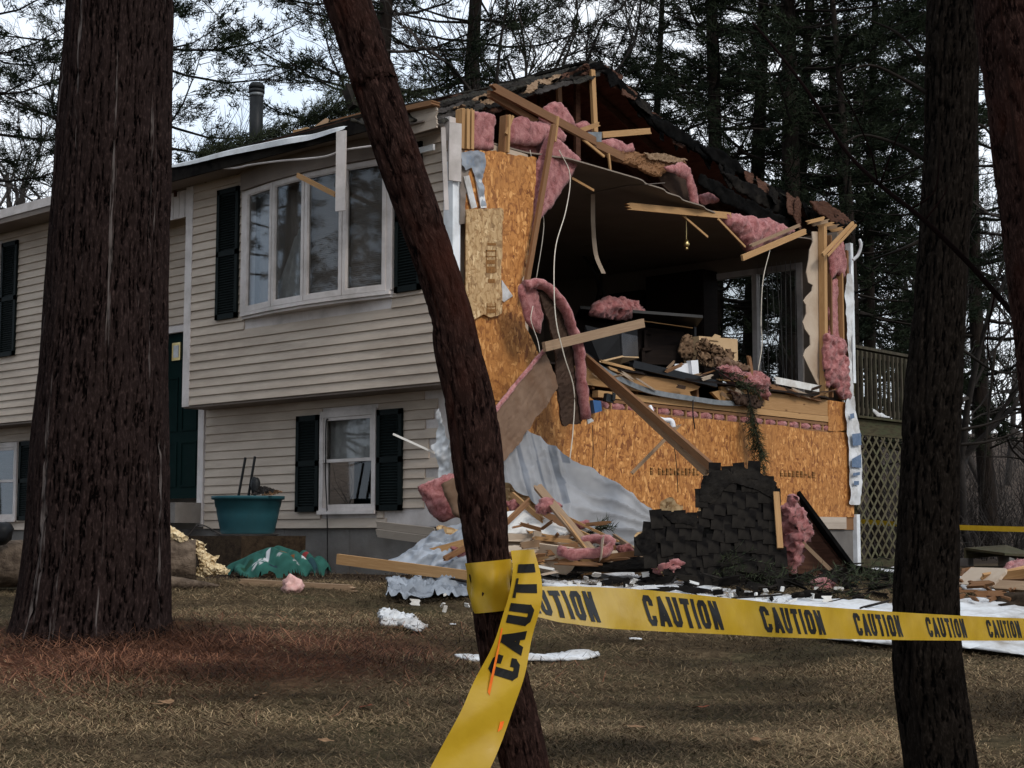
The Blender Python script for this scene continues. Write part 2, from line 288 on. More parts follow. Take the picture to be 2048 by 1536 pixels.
def obj(name, geo, mat, parent=None, smooth=False, label=None, cat=None, group=None, kind=None, attrs=None):
    """geo = (V, F) or (V, F, UV) in world metres; the mesh is set relative to its thing's base"""
    V = np.asarray(geo[0], float).reshape(-1, 3)
    if parent is not None: base = np.array(root_of(parent).location)
    elif kind == 'structure': base = np.zeros(3)
    else: base = np.array([(V[:, 0].min() + V[:, 0].max()) / 2, (V[:, 1].min() + V[:, 1].max()) / 2, V[:, 2].min()])
    o = bpy.data.objects.new(name, newmesh(name, V - base, geo[1], mat, smooth, geo[2] if len(geo) > 2 else None, attrs)); col.objects.link(o)
    if parent is not None: o.parent = parent
    else: o.location = base.tolist()
    return tagp(o, label, cat, group, kind)
def join(*gs):
    V = []; Fc = []; U = []; k = 0; hasuv = all(len(g) > 2 for g in gs)
    for g in gs:
        v = np.asarray(g[0], float).reshape(-1, 3); V.append(v); Fc += [[i + k for i in f] for f in (g[1] if isinstance(g[1], list) else g[1].tolist())]; k += len(v)
        if hasuv: U.append(np.asarray(g[2], float))
    return (np.vstack(V), Fc, np.vstack(U)) if hasuv else (np.vstack(V), Fc)
BF = [[0, 3, 2, 1], [4, 5, 6, 7], [0, 1, 5, 4], [1, 2, 6, 5], [2, 3, 7, 6], [3, 0, 4, 7]]
def box(x0, x1, y0, y1, z0, z1):
    x0, x1 = min(x0, x1), max(x0, x1); y0, y1 = min(y0, y1), max(y0, y1); z0, z1 = min(z0, z1), max(z0, z1)
    return np.array([(x0, y0, z0), (x1, y0, z0), (x1, y1, z0), (x0, y1, z0), (x0, y0, z1), (x1, y0, z1), (x1, y1, z1), (x0, y1, z1)], float), [list(f) for f in BF]
def unit(v): v = np.asarray(v, float); return v / (np.linalg.norm(v) + 1e-12)
def beam(p0, p1, wd, th, up=(0, 0, 1), broken=(0, 0), seg=None, bend=0.0):
    """board from p0 to p1; wd across (along 'up'), th thick; broken = splinter length at either end"""
    p0 = np.asarray(p0, float); p1 = np.asarray(p1, float); L = np.linalg.norm(p1 - p0); d = (p1 - p0) / L
    u = np.asarray(up, float); u = u - d * (u @ d); u = unit(u) if np.linalg.norm(u) > 1e-6 else unit(np.cross(d, (1, 0, 0))); s = np.cross(d, u)
    n = seg or max(1, int(L / 0.5)); V = []; Fc = []; U = []; K = 5                # K strips across so that ends can splinter
    off = random.random() * 7
    je = [[random.random() for _ in range(K + 1)] for _ in range(2)]
    for i in range(n + 1):
        t = i / n
        for k in range(K + 1):
            sh = 0.0
            if i == 0: sh = broken[0] * je[0][k]
            if i == n: sh = -broken[1] * je[1][k]
            c = p0 + d * (L * t + sh) + u * (wd * (k / K - 0.5)) + s * (bend * math.sin(math.pi * t))
            V.append(c + s * th / 2); V.append(c - s * th / 2); U += [(L * t + sh + off, wd * k / K + off), (L * t + sh + off, wd * k / K + off + 0.03)]
    R = 2 * (K + 1)
    for i in range(n):
        a = i * R; b2 = a + R
        for k in range(K):
            Fc.append([a + 2 * k, b2 + 2 * k, b2 + 2 * k + 2, a + 2 * k + 2]); Fc.append([a + 2 * k + 1, a + 2 * k + 3, b2 + 2 * k + 3, b2 + 2 * k + 1])
        Fc.append([a, a + 1, b2 + 1, b2]); e = 2 * K; Fc.append([a + e, b2 + e, b2 + e + 1, a + e + 1])
    for k in range(K):
        Fc.append([2 * k, 2 * k + 2, 2 * k + 3, 2 * k + 1]); a = n * R; Fc.append([a + 2 * k, a + 2 * k + 1, a + 2 * k + 3, a + 2 * k + 2])
    return np.array(V), Fc, np.array(U)
def tube(pts, rad, sides=6, cap=True):
    pts = np.asarray(pts, float); n = len(pts); rad = np.broadcast_to(np.asarray(rad, float), (n,))
    T = np.gradient(pts, axis=0); T /= np.linalg.norm(T, axis=1)[:, None] + 1e-12
    ref = np.array([0, 0, 1.0]) if abs(T[0][2]) < 0.9 else np.array([1.0, 0, 0])
    A = np.cross(T, ref); A /= np.linalg.norm(A, axis=1)[:, None] + 1e-12; B = np.cross(T, A)
    th = np.linspace(0, 2 * np.pi, sides, endpoint=False)
    V = pts[:, None] + rad[:, None, None] * (np.cos(th)[None, :, None] * A[:, None] + np.sin(th)[None, :, None] * B[:, None]); V = V.reshape(-1, 3)
    Fc = [[i * sides + k, i * sides + (k + 1) % sides, (i + 1) * sides + (k + 1) % sides, (i + 1) * sides + k] for i in range(n - 1) for k in range(sides)]
    if cap: Fc.append(list(range(sides))[::-1]); Fc.append([(n - 1) * sides + k for k in range(sides)])
    return V, Fc
def spline(pts, n=8):
    pts = np.asarray(pts, float); P = np.vstack([2 * pts[0] - pts[1], pts, 2 * pts[-1] - pts[-2]]); out = []
    for i in range(1, len(P) - 2):
        for t in np.linspace(0, 1, n, endpoint=False):
            a, b, c, d = P[i - 1], P[i], P[i + 1], P[i + 2]
            out.append(0.5 * (2 * b + (c - a) * t + (2 * a - 5 * b + 4 * c - d) * t * t + (3 * b - a - 3 * c + d) * t ** 3))
    out.append(P[-2]); return np.array(out)
def basis(pts, nrm=None):
    pts = np.asarray(pts, float); c = pts.mean(0)
    if nrm is None: nrm = np.linalg.svd(pts - c)[2][2]
    nrm = unit(nrm)
    if nrm @ (CAM - c) < 0: nrm = -nrm
    a = np.cross((0, 0, 1.0), nrm); a = unit(a) if np.linalg.norm(a) > 1e-3 else np.array([1.0, 0, 0]); return c, a, np.cross(nrm, a), nrm
def slab(pts, th, nrm=None):
    """prism: outline pts (front face) thickened away from the camera side"""
    pts = np.asarray(pts, float); c, a, b, n = basis(pts, nrm); k = len(pts)
    x, y = (pts - c) @ a, (pts - c) @ b
    if np.sum(x * np.roll(y, -1) - y * np.roll(x, -1)) < 0: pts = pts[::-1]
    V = np.vstack([pts, pts - n * th]); uv = np.c_[(V - c) @ a, (V - c) @ b]
    Fc = [list(range(k)), [2 * k - 1 - i for i in range(k)]] + [[i, i + k, (i + 1) % k + k, (i + 1) % k] for i in range(k)]
    return V, Fc, uv
def inpoly(x, y, poly):
    r = np.zeros(x.shape, bool); j = len(poly) - 1
    for i in range(len(poly)):
        xi, yi = poly[i]; xj, yj = poly[j]
        if yi != yj:
            cnd = ((yi > y) != (yj > y)) & (x < (xj - xi) * (y - yi) / (yj - yi) + xi); r ^= cnd
        j = i
    return r
def fbm(P, sc, octv=3, seed=0.0):
    out = np.zeros(len(P)); amp = 1.0; o = Vector((seed * 3.1, seed * 1.7, seed * 0.9))
    for k in range(octv):
        f = sc * 2 ** k; out += amp * np.array([mnoise.noise(Vector((p[0] * f, p[1] * f, p[2] * f)) + o) for p in P]); amp *= 0.5
    return out
def gridsheet(pts, h, thick=0.0, nrm=None, disp=0.0, dsc=4.0, edge=0.0, smooth_it=0, seed=0, residual=True, octv=3):
    """outline filled with a grid of cells of size h (torn, uneven edges); thick>0 closes it to a body whose middle swells"""
    pts = np.asarray(pts, float); c, a, b, n = basis(pts, nrm); q = np.c_[(pts - c) @ a, (pts - c) @ b]
    x0, y0 = q.min(0) - h; nx = int((q[:, 0].max() - x0) / h) + 2; ny = int((q[:, 1].max() - y0) / h) + 2
    cx, cy = np.meshgrid(x0 + (np.arange(nx) + 0.5) * h, y0 + (np.arange(ny) + 0.5) * h, indexing='ij')
    if edge:
        P2 = np.c_[cx.ravel(), cy.ravel(), np.zeros(cx.size)]
        ex = edge * fbm(P2, 0.12 / max(edge, 1e-3) if edge > 0.02 else 8, 2, seed + 5).reshape(cx.shape); ey = edge * fbm(P2, 0.12 / max(edge, 1e-3) if edge > 0.02 else 8, 2, seed + 9).reshape(cx.shape)
    else: ex = ey = 0
    ins = inpoly(cx + ex, cy + ey, q)
    if not ins.any(): raise ValueError('empty sheet')
    used = np.zeros((nx + 1, ny + 1), bool)
    for dx in (0, 1):
        for dy in (0, 1): used[dx:nx + dx, dy:ny + dy] |= ins
    idx = -np.ones((nx + 1, ny + 1), int); idx[used] = np.arange(used.sum()); I, J = np.nonzero(used)
    gx = x0 + I * h; gy = y0 + J * h
    ci, cj = np.nonzero(ins); F0 = np.c_[idx[ci, cj], idx[ci + 1, cj], idx[ci + 1, cj + 1], idx[ci, cj + 1]]
    # snap border vertices by Laplacian smoothing of the outline
    N = len(gx); XY = np.c_[gx, gy].astype(float)
    ed = {}
    for f in F0:
        for k in range(4):
            e = (f[k], f[(k + 1) % 4]); r = (e[1], e[0])
            if r in ed: del ed[r]
            else: ed[e] = 1
    nb = {}
    for e in ed: nb.setdefault(e[0], []).append(e[1]); nb.setdefault(e[1], []).append(e[0])
    bi = np.array(list(nb.keys())); 
    for _ in range(2):
        new = XY.copy()
        for i in bi: new[i] = 0.4 * XY[i] + 0.6 * XY[nb[i]].mean(0)
        XY = new
    P = c + XY[:, :1] * a + XY[:, 1:] * b; uv = XY.copy()
    if residual and len(pts) >= 5:   # follow a warped outline
        A = np.c_[q, np.ones(len(q)), q[:, 0] * q[:, 1]]; co = np.linalg.lstsq(A, (pts - c) @ n, rcond=None)[0]
        P = P + n * (np.c_[XY, np.ones(N), XY[:, 0] * XY[:, 1]] @ co)[:, None]
    border = np.zeros(N, bool); border[bi] = True
    # distance to the border in rings
    ring = np.where(border, 0, 99); nbr = [[] for _ in range(N)]
    for f in F0:
        for k in range(4): nbr[f[k]].append(f[(k + 1) % 4]); nbr[f[(k + 1) % 4]].append(f[k])
    for r in range(1, 6):
        for i in np.nonzero(ring == 99)[0]:
            if any(ring[k] == r - 1 for k in nbr[i]): ring[i] = r
    dn = fbm(P, dsc, octv, seed) if disp else np.zeros(N)
    if thick <= 0:
        return P + n * (disp * dn)[:, None], F0, uv
    sw = np.sqrt(np.clip(np.minimum(ring, 5) * h / max(thick * 0.5, 1e-6), 0, 1)) if smooth_it else np.ones(N)
    sw = np.maximum(sw, 0.25)
    d2 = fbm(P + 7.7, dsc, octv, seed + 3) if disp else dn
    Fr = P + n * ((thick * 0.5) * (sw - 1) * 1.0 + disp * dn * np.minimum(1, 0.4 + ring / 2))[:, None]
    Bk = P - n * (thick * 0.5 * (1 + sw) + disp * d2 * 0.5)[:, None]
    jit = np.array([[random.uniform(-1, 1) for _ in range(3)] for _ in range(N)]) * (disp * 0.35)
    V = np.vstack([Fr + jit, Bk]); Fc = np.vstack([F0, F0[:, ::-1] + N]).tolist() + [[e[0], e[0] + N, e[1] + N, e[1]] for e in ed]
    return V, Fc, np.vstack([uv, uv])
def fluff(name, pts, th, parent=None, label=None, cat=None, mat='pink', h=0.026, disp=0.013, edge=0.02, nrm=None, seed=None, kraft=None, group=None):
    g = gridsheet(pts, h, th, nrm, disp, 8.0, edge, 1, seed if seed is not None else random.randint(0, 99), octv=4)
    return obj(name, g, mat, parent, True, label, cat, group)
def ball(c, r, seed=0, amp=0.25, sc=2.2, sub=4, octv=3):
    bm = bmesh.new(); bmesh.ops.create_icosphere(bm, subdivisions=sub, radius=1.0); V = np.array([v.co[:] for v in bm.verts]); Fc = [[v.index for v in f.verts] for f in bm.faces]; bm.free()
    k = 1 + amp * fbm(V, sc, octv, seed); return np.asarray(c, float) + V * k[:, None] * np.asarray(r, float), Fc
def px_tri(f): return f
# ------------------------------------------------------------------ ground
simple('stamp', (0.17, 0.08, 0.028), (0.30, 0.145, 0.05), 60, 0.9)
def build_ground():
    def axis(lo, hi, f0, f1, fine, coarse):
        a = list(np.arange(f0, f1, fine)); s = fine; v = f1
        while v < hi: a.append(v); s = min(s * 1.25, coarse); v += s
        a.append(hi); s = fine; v = f0 - fine
        while v > lo: a.insert(0, v); s = min(s * 1.25, coarse); v -= s
        a.insert(0, lo); return np.array(a)
    xs = axis(-260, 160, -3.5, 9.5, 0.11, 9); ys = axis(-120, 300, -9.0, 6.5, 0.11, 9)
    X, Y = np.meshgrid(xs, ys, indexing='ij'); x = X.ravel(); y = Y.ravel(); z = terr(x, y)
    s = (x - CAM[0]) * FH[0] + (y - CAM[1]) * FH[1]
    near = (s < 16) & (s > 2) & (x > -4) & (x < 10) & (y > -9.5) & (y < 7)
    P = np.c_[x, y, np.zeros_like(x)]; z[near] += 0.030 * fbm(P[near], 2.3, 4, 2)
    nx, ny = len(xs), len(ys); i, j = np.meshgrid(np.arange(nx - 1), np.arange(ny - 1), indexing='ij'); i = i.ravel(); j = j.ravel()
    Fc = np.c_[i * ny + j, (i + 1) * ny + j, (i + 1) * ny + j + 1, i * ny + j + 1]
    wob = 0.25 * np.sin(2.1 * x) + 0.15 * np.sin(5.3 * x + 1)
    soil = sstep(-2.3, -1.7, y + wob) * sstep(0.9, 0.2, x)                       # bare soil bed along the front wall
    soil = np.maximum(soil, 0.75 * sstep(3.6, 2.4, x + 0.5 * wob) * sstep(-1.0, 0.0, y) * sstep(9, 7.5, y))
    lat = (x - CAM[0]) * RT[0] + (y - CAM[1]) * RT[1]; ndl = np.exp(-(((lat + 2.2) / 1.45) ** 2 + ((s - 9.2) / 0.75) ** 2)) * 2.3
    ndl = np.clip(ndl + 0.35 * np.sin(3 * x + 2 * y) * ndl, 0, 1)
    wood = sstep(17, 30, s)
    colr = np.c_[np.clip(soil, 0, 1), ndl, wood, np.ones_like(x)]
    obj('ground', (np.c_[x, y, z], Fc), 'lawn', None, True, kind='structure', attrs={'soil': ('FLOAT_COLOR', colr)})
build_ground()

# ------------------------------------------------------------------ the house
house = thing('split_level_house', 'beige vinyl split-level house with its gable end torn open', 'house', (-4, 4, 0))
LAP = 0.1016
def siding(parent, x0, x1, z0, z1, y, holes=(), rag_r=None, mat='vinyl'):
    k = 0
    while z0 + k * LAP < z1 - 0.02:
        a = z0 + k * LAP; b = min(a + LAP, z1) + 0.005; mid = (a + b) / 2; iv = [(x0, x1 if rag_r is None else rag_r(k, mid))]
        for (ha, hb, za, zb) in holes:
            if za - 0.02 < mid < zb + 0.02:
                nv = []
                for (p, q) in iv:
                    if ha > p: nv.append((p, min(q, ha)))
                    if hb < q: nv.append((max(p, hb), q))
                iv = nv
        for (p, q) in iv:
            if q - p < 0.03: continue
            j = random.uniform(-0.0012, 0.0012); e = random.uniform(-0.0015, 0.0015)
            prof = [(0.0, a), (-0.010 + e, a - 0.001), (-0.022 + e, a + 0.004), (-0.003, b), (0.0, b)]
            V = [(p, y + yy, zz + j) for yy, zz in prof] + [(q, y + yy, zz + j) for yy, zz in prof]; n = 5
            Fc = [[i, (i + 1) % n, (i + 1) % n + n, i + n] for i in range(n)] + [[4, 3, 2, 1, 0], [5, 6, 7, 8, 9]]
            obj('siding_board', (V, Fc), mat, parent)
        k += 1
def backing(x0, x1, z0, z1, y0, y1, hole=None):
    if not hole: return box(x0, x1, y0, y1, z0, z1)
    a, b, c, d = hole
    return join(box(x0, a, y0, y1, z0, z1), box(b, x1, y0, y1, z0, z1), box(a, b, y0, y1, z0, c), box(a, b, y0, y1, d, z1))
BOW = (-3.27, -0.90, 2.90, 4.30)
w1 = obj('wall', backing(-4.38, -0.06, 1.95, 4.62, 0.002, 0.11, BOW), 'trim_white', house)
siding(w1, -4.30, -0.07, 1.93, 4.56, 0.0, [(BOW[0] - 0.03, BOW[1] + 0.03, 2.80, 4.6)], rag_r=lambda k, z: -0.075 if 2.4 < z < 4.2 else -0.07 - 0.1 * random.random())
w2 = obj('wall', box(-12.5, -6.32, 0.002, 0.11, 1.95, 4.62), 'trim_white', house)
siding(w2, -12.5, -6.36, 1.93, 4.56, 0.0, [(-10.5, -8.66, 2.84, 4.42)])
LW = (-2.34, -1.44, 0.66, 1.77)
LY = 0.35
w3 = obj('wall', backing(-4.46, -0.12, 0.5, 1.925, LY + 0.002, LY + 0.12, LW), 'trim_white', house)
siding(w3, -4.44, -0.2, 0.49, 1.90, LY, [(LW[0], LW[1], LW[2], LW[3])], rag_r=lambda k, z: (-1.28 - 0.06 * random.random()) if k < 2 else (-0.62 + 0.12 * math.sin(k * 2.3)))
LW2 = (-9.6, -8.66, 0.62, 1.70)
w4 = obj('wall', backing(-12.5, -5.56, 0.5, 1.925, LY + 0.002, LY + 0.12, LW2), 'trim_white', house)
siding(w4, -12.5, -5.58, 0.49, 1.90, LY, [LW2])
w5 = obj('wall', box(-6.32, -4.38, LY + 0.002, LY + 0.12, 2.99, 4.62), 'trim_white', house)
siding(w5, -6.32, -4.40, 3.0, 4.56, LY)
w6 = obj('wall', box(-6.32, -5.565, LY + 0.002, LY + 0.12, 1.926, 2.988), 'trim_white', house)
siding(w6, -6.32, -5.57, 1.91, 2.99, LY)
# trim
obj('corner_trim', join(box(-4.41, -4.30, -0.022, 0.0, 1.92, 4.56), box(-4.432, -4.41, -0.022, LY, 1.92, 4.56)), 'trim_white', house)
obj('corner_trim', join(box(-6.36, -6.26, -0.022, 0.0, 1.92, 4.56), box(-6.26, -6.238, -0.022, LY, 1.92, 4.56)), 'trim_white', house)
for k in range(16):
    x = -6.25 + k * 0.116; obj('lintel_board', box(x, x + 0.108, 0.02, 0.04, 4.22, 4.55), 'trim_white', house)
obj('soffit', box(-4.425, -0.02, 0.002, LY, 1.905, 1.925), 'soffit', house); obj('soffit', box(-12.5, -6.32, 0.002, LY, 1.905, 1.925), 'soffit', house)
obj('soffit', box(-13.0, -0.75, -0.40, -0.02, 4.565, 4.58), 'soffit', house); obj('soffit', box(-6.25, -4.43, 0.0, LY, 4.56, 4.575), 'soffit', house)
# foundation
for a, b in ((-12.5, -9.0), (-8.994, -5.6), (-5.594, -3.0), (-2.994, -1.9), (-1.894, -0.9), (-0.894, -0.02)):
    obj('foundation_panel', box(a, b, LY + 0.02, LY + 0.25, -0.4, 0.49), 'concrete', house)
for a, b in ((LY + 0.256, 3.0), (3.006, 5.6), (5.606, 7.9)):
    obj('foundation_panel', box(-0.25, -0.03, a, b, -0.4, 0.49), 'concrete', house)
obj('foundation_panel', box(-12.5, -0.3, 7.6, 7.9, -0.4, 0.49), 'concrete', house)
# shutters with louvres
def shutter(x0, x1, z0, z1, y):
    r = [box(x0, x1, y - 0.012, y - 0.002, z0, z1)]
    for a, b, c, d in ((x0, x0 + 0.05, z0, z1), (x1 - 0.05, x1, z0, z1), (x0, x1, z0, z0 + 0.06), (x0, x1, z1 - 0.06, z1), (x0, x1, (z0 + z1) / 2 - 0.03, (z0 + z1) / 2 + 0.03)):
        r.append(box(a, b, y - 0.034, y - 0.013, c, d))
    s = obj('shutter', join(*r), 'shutter_green', house); lv = []
    z = z0 + 0.075
    while z < z1 - 0.08:
        if abs(z - (z0 + z1) / 2) > 0.045:
            lv.append((np.array([(x0 + .05, y - .013, z), (x1 - .05, y - .013, z), (x1 - .05, y - .03, z + .004), (x0 + .05, y - .03, z + .004), (x0 + .05, y - .013, z + .022), (x1 - .05, y - .013, z + .022)]),
                       [[0, 1, 2, 3], [3, 2, 5, 4], [0, 3, 4], [1, 5, 2]]))
        z += 0.03
    l = obj('louvre_slats', join(*lv), 'shutter_green', s); l['kind'] = 'stuff'
shutter(-3.80, -3.40, 2.89, 4.42, -0.016); shutter(-0.80, -0.42, 2.89, 4.42, -0.016)
shutter(-2.74, -2.36, 0.67, 1.74, LY - 0.016); shutter(-1.42, -1.04, 0.67, 1.74, LY - 0.016)
shutter(-8.62, -8.22, 2.84, 4.42, -0.016); shutter(-8.60, -8.20, 0.62, 1.70, LY - 0.016)
# bow window: four casements on an arc
xa = np.linspace(-3.25, -0.92, 5); ya = [-0.03, -0.115, -0.145, -0.115, -0.03]
out = [(xa[k], ya[k] - 0.06) for k in range(5)]
def arcslab(z0, z1, ex=0.0):
    o = [(-3.33, -0.0)] + [(x + (0 if 0 < i < 4 else (-0.06 if i == 0 else 0.06)), y - ex) for i, (x, y) in enumerate(out)] + [(-0.84, -0.0)]
    n = len(o); V = [(x, y, z0) for x, y in o] + [(x, y, z1) for x, y in o]
    return V, [list(range(n)), list(range(2 * n - 1, n - 1, -1))] + [[i, i + n, (i + 1) % n + n, (i + 1) % n] for i in range(n)]
bw = obj('bow_window', arcslab(2.885, 2.925, -0.025), 'trim_white', house)
for a, b in ((-3.33, -3.25), (-0.92, -0.84)): obj('casing', box(a, b, -0.05, -0.012, 2.93, 4.40), 'trim_white', bw)
for k in range(4):
    p = np.array([xa[k], ya[k], 0]); q = np.array([xa[k + 1], ya[k + 1], 0]); d = unit(q - p); nrm = np.array([d[1], -d[0], 0]); L = np.linalg.norm(q - p); F_ = []
    def bx_(u0, u1, z0, z1, t0, t1):
        b, f = box(u0, u1, t0, t1, z0, z1); return p + b[:, :1] * d + b[:, 1:2] * nrm + b[:, 2:] * np.array([0, 0, 1.0]), f
    fr = [bx_(0.004, 0.05, 2.93, 4.33, -0.03, 0.03), bx_(L - 0.05, L - 0.004, 2.93, 4.33, -0.03, 0.03), bx_(0.05, L - 0.05, 2.93, 2.985, -0.03, 0.03), bx_(0.05, L - 0.05, 4.275, 4.33, -0.03, 0.03)]
    fo = obj('sash', join(*fr), 'trim_white', bw); obj('pane', bx_(0.045, L - 0.045, 2.98, 4.28, -0.006, 0.006), 'glass', bw)
    obj('glazing_bead', join(bx_(0.05, 0.062, 2.985, 4.275, 0.006, 0.02), bx_(L - 0.062, L - 0.05, 2.985, 4.275, 0.006, 0.02), bx_(0.062, L - 0.062, 2.985, 2.997, 0.006, 0.02), bx_(0.062, L - 0.062, 4.263, 4.275, 0.006, 0.02)), 'trim_white', bw)
obj('apron', arcslab(2.855, 2.883, -0.05), 'trim_white', bw); obj('head', arcslab(4.335, 4.56, 0.0), 'soffit', bw)
# what hangs behind the panes: blinds on the two right lights, a pulled curtain on the left ones
for k in (2, 3):
    sl_ = []
    z = 3.0
    while z < 4.28:
        a = np.array([xa[k] + .03, ya[k] + 0.07, z]); b = np.array([xa[k + 1] - .03, ya[k + 1] + 0.07, z]); sl_.append(beam(a, b, 0.028, 0.003, up=(0.0, 0.35, 0.95), seg=1)[:2]); z += 0.022
    o_ = obj('blind_slats', join(*sl_), 'blind', bw); o_['kind'] = 'stuff'
cur = []
for i in range(30):
    t = i / 29; x = -2.70 + 0.52 * t; yy = -0.02 + 0.02 * math.sin(t * 26)
    cur += [(x - 0.10 * (1 - t) , yy, 2.98), (x + 0.25 - 0.25 * t, yy, 3.62 + 0.35 * t)]
shr = []
for i in range(60):
    t = i / 59; x = xa[0] + 0.05 + (xa[2] - xa[0] - 0.08) * t; yy = np.interp(x, xa, ya) + 0.16 + 0.014 * math.sin(t * 70); shr += [(x, yy, 2.96), (x, yy, 4.30)]
obj('sheer_curtain', (shr, [[2 * i, 2 * i + 2, 2 * i + 3, 2 * i + 1] for i in range(59)]), 'blind', bw, True)
obj('curtain', (cur, [[2 * i, 2 * i + 2, 2 * i + 3, 2 * i + 1] for i in range(29)]), 'curtain', bw, True)
# lower windows: double hung
def dhung(x0, x1, z0, z1, y, lace):
    wd = obj('window', join(box(x0, x0 + 0.06, y - 0.04, y + 0.03, z0, z1), box(x1 - 0.06, x1, y - 0.04, y + 0.03, z0, z1), box(x0 + .06, x1 - .06, y - 0.04, y + 0.03, z1 - 0.07, z1), box(x0 + .06, x1 - .06, y - 0.04, y + 0.03, z0, z0 + 0.05)), 'trim_white', house)
    zm = (z0 + z1) / 2 + 0.01; a, b = x0 + 0.062, x1 - 0.062
    for (c, d, yy) in ((zm - 0.02, z1 - 0.072, y - 0.016), (z0 + 0.052, zm + 0.02, y + 0.012)):
        obj('sash', join(box(a, a + 0.035, yy - .012, yy + .012, c, d), box(b - 0.035, b, yy - .012, yy + .012, c, d), box(a + .035, b - .035, yy - .012, yy + .012, c, c + 0.035), box(a + .035, b - .035, yy - .012, yy + .012, d - 0.035, d)), 'trim_white', wd)
        obj('pane', box(a + .03, b - .03, yy - .002, yy + .002, c + .03, d - .03), 'glass', wd)
    obj('sill', box(x0 - 0.01, x1 + 0.01, y - 0.06, y - 0.0405, z0 - 0.02, z0 + 0.02), 'trim_white', wd)
    if lace:
        V = []; 
        for i in range(25):
            t = i / 24; V += [(a + (b - a) * t, y + 0.07 + 0.012 * math.sin(t * 40), zm), (a + (b - a) * t, y + 0.07 + 0.012 * math.sin(t * 40), z1 - 0.08)]
        obj('lace_curtain', (V, [[2 * i, 2 * i + 2, 2 * i + 3, 2 * i + 1] for i in range(24)]), 'curtain', wd, True)
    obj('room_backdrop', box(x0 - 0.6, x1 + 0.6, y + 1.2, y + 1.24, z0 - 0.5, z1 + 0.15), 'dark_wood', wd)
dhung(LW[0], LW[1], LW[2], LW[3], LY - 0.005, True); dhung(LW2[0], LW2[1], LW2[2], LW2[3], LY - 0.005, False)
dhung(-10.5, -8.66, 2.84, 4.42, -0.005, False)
# front door
dr = obj('door', box(-5.46, -4.57, LY + 0.02, LY + 0.065, 0.86, 2.90), 'door_green', house)
obj('door_frame', join(box(-4.57, -4.46, LY - 0.03, LY + 0.10, 0.52, 2.98), box(-5.56, -5.46, LY - 0.03, LY + 0.10, 0.52, 2.98), box(-5.46, -4.57, LY - 0.03, LY + 0.10, 2.90, 2.98)), 'trim_white', house)
for x0, x1, z0, z1 in ((-5.36, -5.05, 1.0, 1.55), (-4.97, -4.66, 1.0, 1.55), (-5.36, -5.05, 1.68, 2.35), (-4.97, -4.66, 1.68, 2.35)):
    obj('door_panel', join(box(x0, x1, LY + 0.008, LY + 0.019, z0, z0 + .02), box(x0, x1, LY + 0.008, LY + 0.019, z1 - .02, z1), box(x0, x0 + .02, LY + 0.008, LY + 0.019, z0 + .02, z1 - .02), box(x1 - .02, x1, LY + 0.008, LY + 0.019, z0 + .02, z1 - .02)), 'door_green', dr)
pw = FY(352, 703, LY)
obj('door_window', box(pw[0] - 0.085, pw[0] + 0.085, LY + 0.0, LY + 0.019, pw[2] - 0.11, pw[2] + 0.11), 'brass', dr)
obj('door_glass', box(pw[0] - 0.05, pw[0] + 0.055, LY - 0.004, LY - 0.001, pw[2] - 0.075, pw[2] + 0.075), 'curtain', dr)
obj('doorstep', join(box(-5.75, -4.48, -0.05, LY + 0.02, 0.56, 0.80), box(-5.9, -4.3, -0.75, -0.052, -0.1, 0.42)), 'concrete', house)
# eaves: gutter board, lifted drip edge, torn strip below it
obj('fascia', box(-13.0, -4.2, -0.425, -0.402, 4.55, 4.70), 'soffit', house)
obj('drip_edge', box(-13.0, -5.0, -0.440, -0.427, 4.62, 4.735), 'trim_white', house)
ed = [FY(335, 333, -.45), FY(380, 322, -.46), FY(450, 303, -.48), FY(520, 288, -.47), FY(575, 277, -.5), FY(620, 270, -.46), FY(665, 258, -.5), FY(690, 254, -.46)]
sp_ = spline(ed, 5); V = []; 
for i, p in enumerate(sp_):
    hgt = 0.012 + 0.048 * math.sin(math.pi * i / (len(sp_) - 1)) ** 0.6; V += [p + (0, 0, 0), p - (0, 0.0, hgt), p + (0, 0.06, 0.03)]
Fc = []
for i in range(len(sp_) - 1): Fc += [[3 * i, 3 * i + 1, 3 * i + 4, 3 * i + 3], [3 * i + 2, 3 * i, 3 * i + 3, 3 * i + 5]]
obj('drip_edge', (V, Fc), 'metal_white', house, label='bright white metal edge lifted off the eave')
st = spline([FY(352, 342, -.38), FY(420, 337, -.40), FY(470, 336, -.40), FY(500, 330, -.42), FY(560, 322, -.41), FY(620, 317, -.43), FY(655, 312, -.43), FY(690, 300, -.42), FY(760, 290, -.4), FY(800, 282, -.4)], 5)
obj('soffit_channel', tube(st, 0.011, 5), 'trim_white', house)
obj('fascia', box(-4.19, -0.55, -0.425, -0.402, 4.52, 4.685), 'shingle', house)  # blackened to stand in for the shadow gap under the lifted edge
obj('soffit', box(-0.74, -0.10, -0.34, -0.02, 4.50, 4.515), 'soffit', house)
# boxed eave end with siding at the corner
for k in range(3):
    a = FY(806, 232 + k * 17, -0.30); b = FY(876, 212 + k * 17, -0.30)
    obj('siding_board', beam(a, b, 0.085, 0.02, up=(0, 0, 1), broken=(0, 0.03))[:2], 'vinyl', house)
obj('fascia', beam(FY(805, 222, -0.33), FY(873, 207, -0.33), 0.05, 0.12, up=(0, 0, 1), broken=(0.04, 0.02)), 'pine_old', house)
obj('j_channel', beam(FY(838, 302, -.05), FY(868, 294, -.05), 0.06, 0.03), 'metal_white', house)

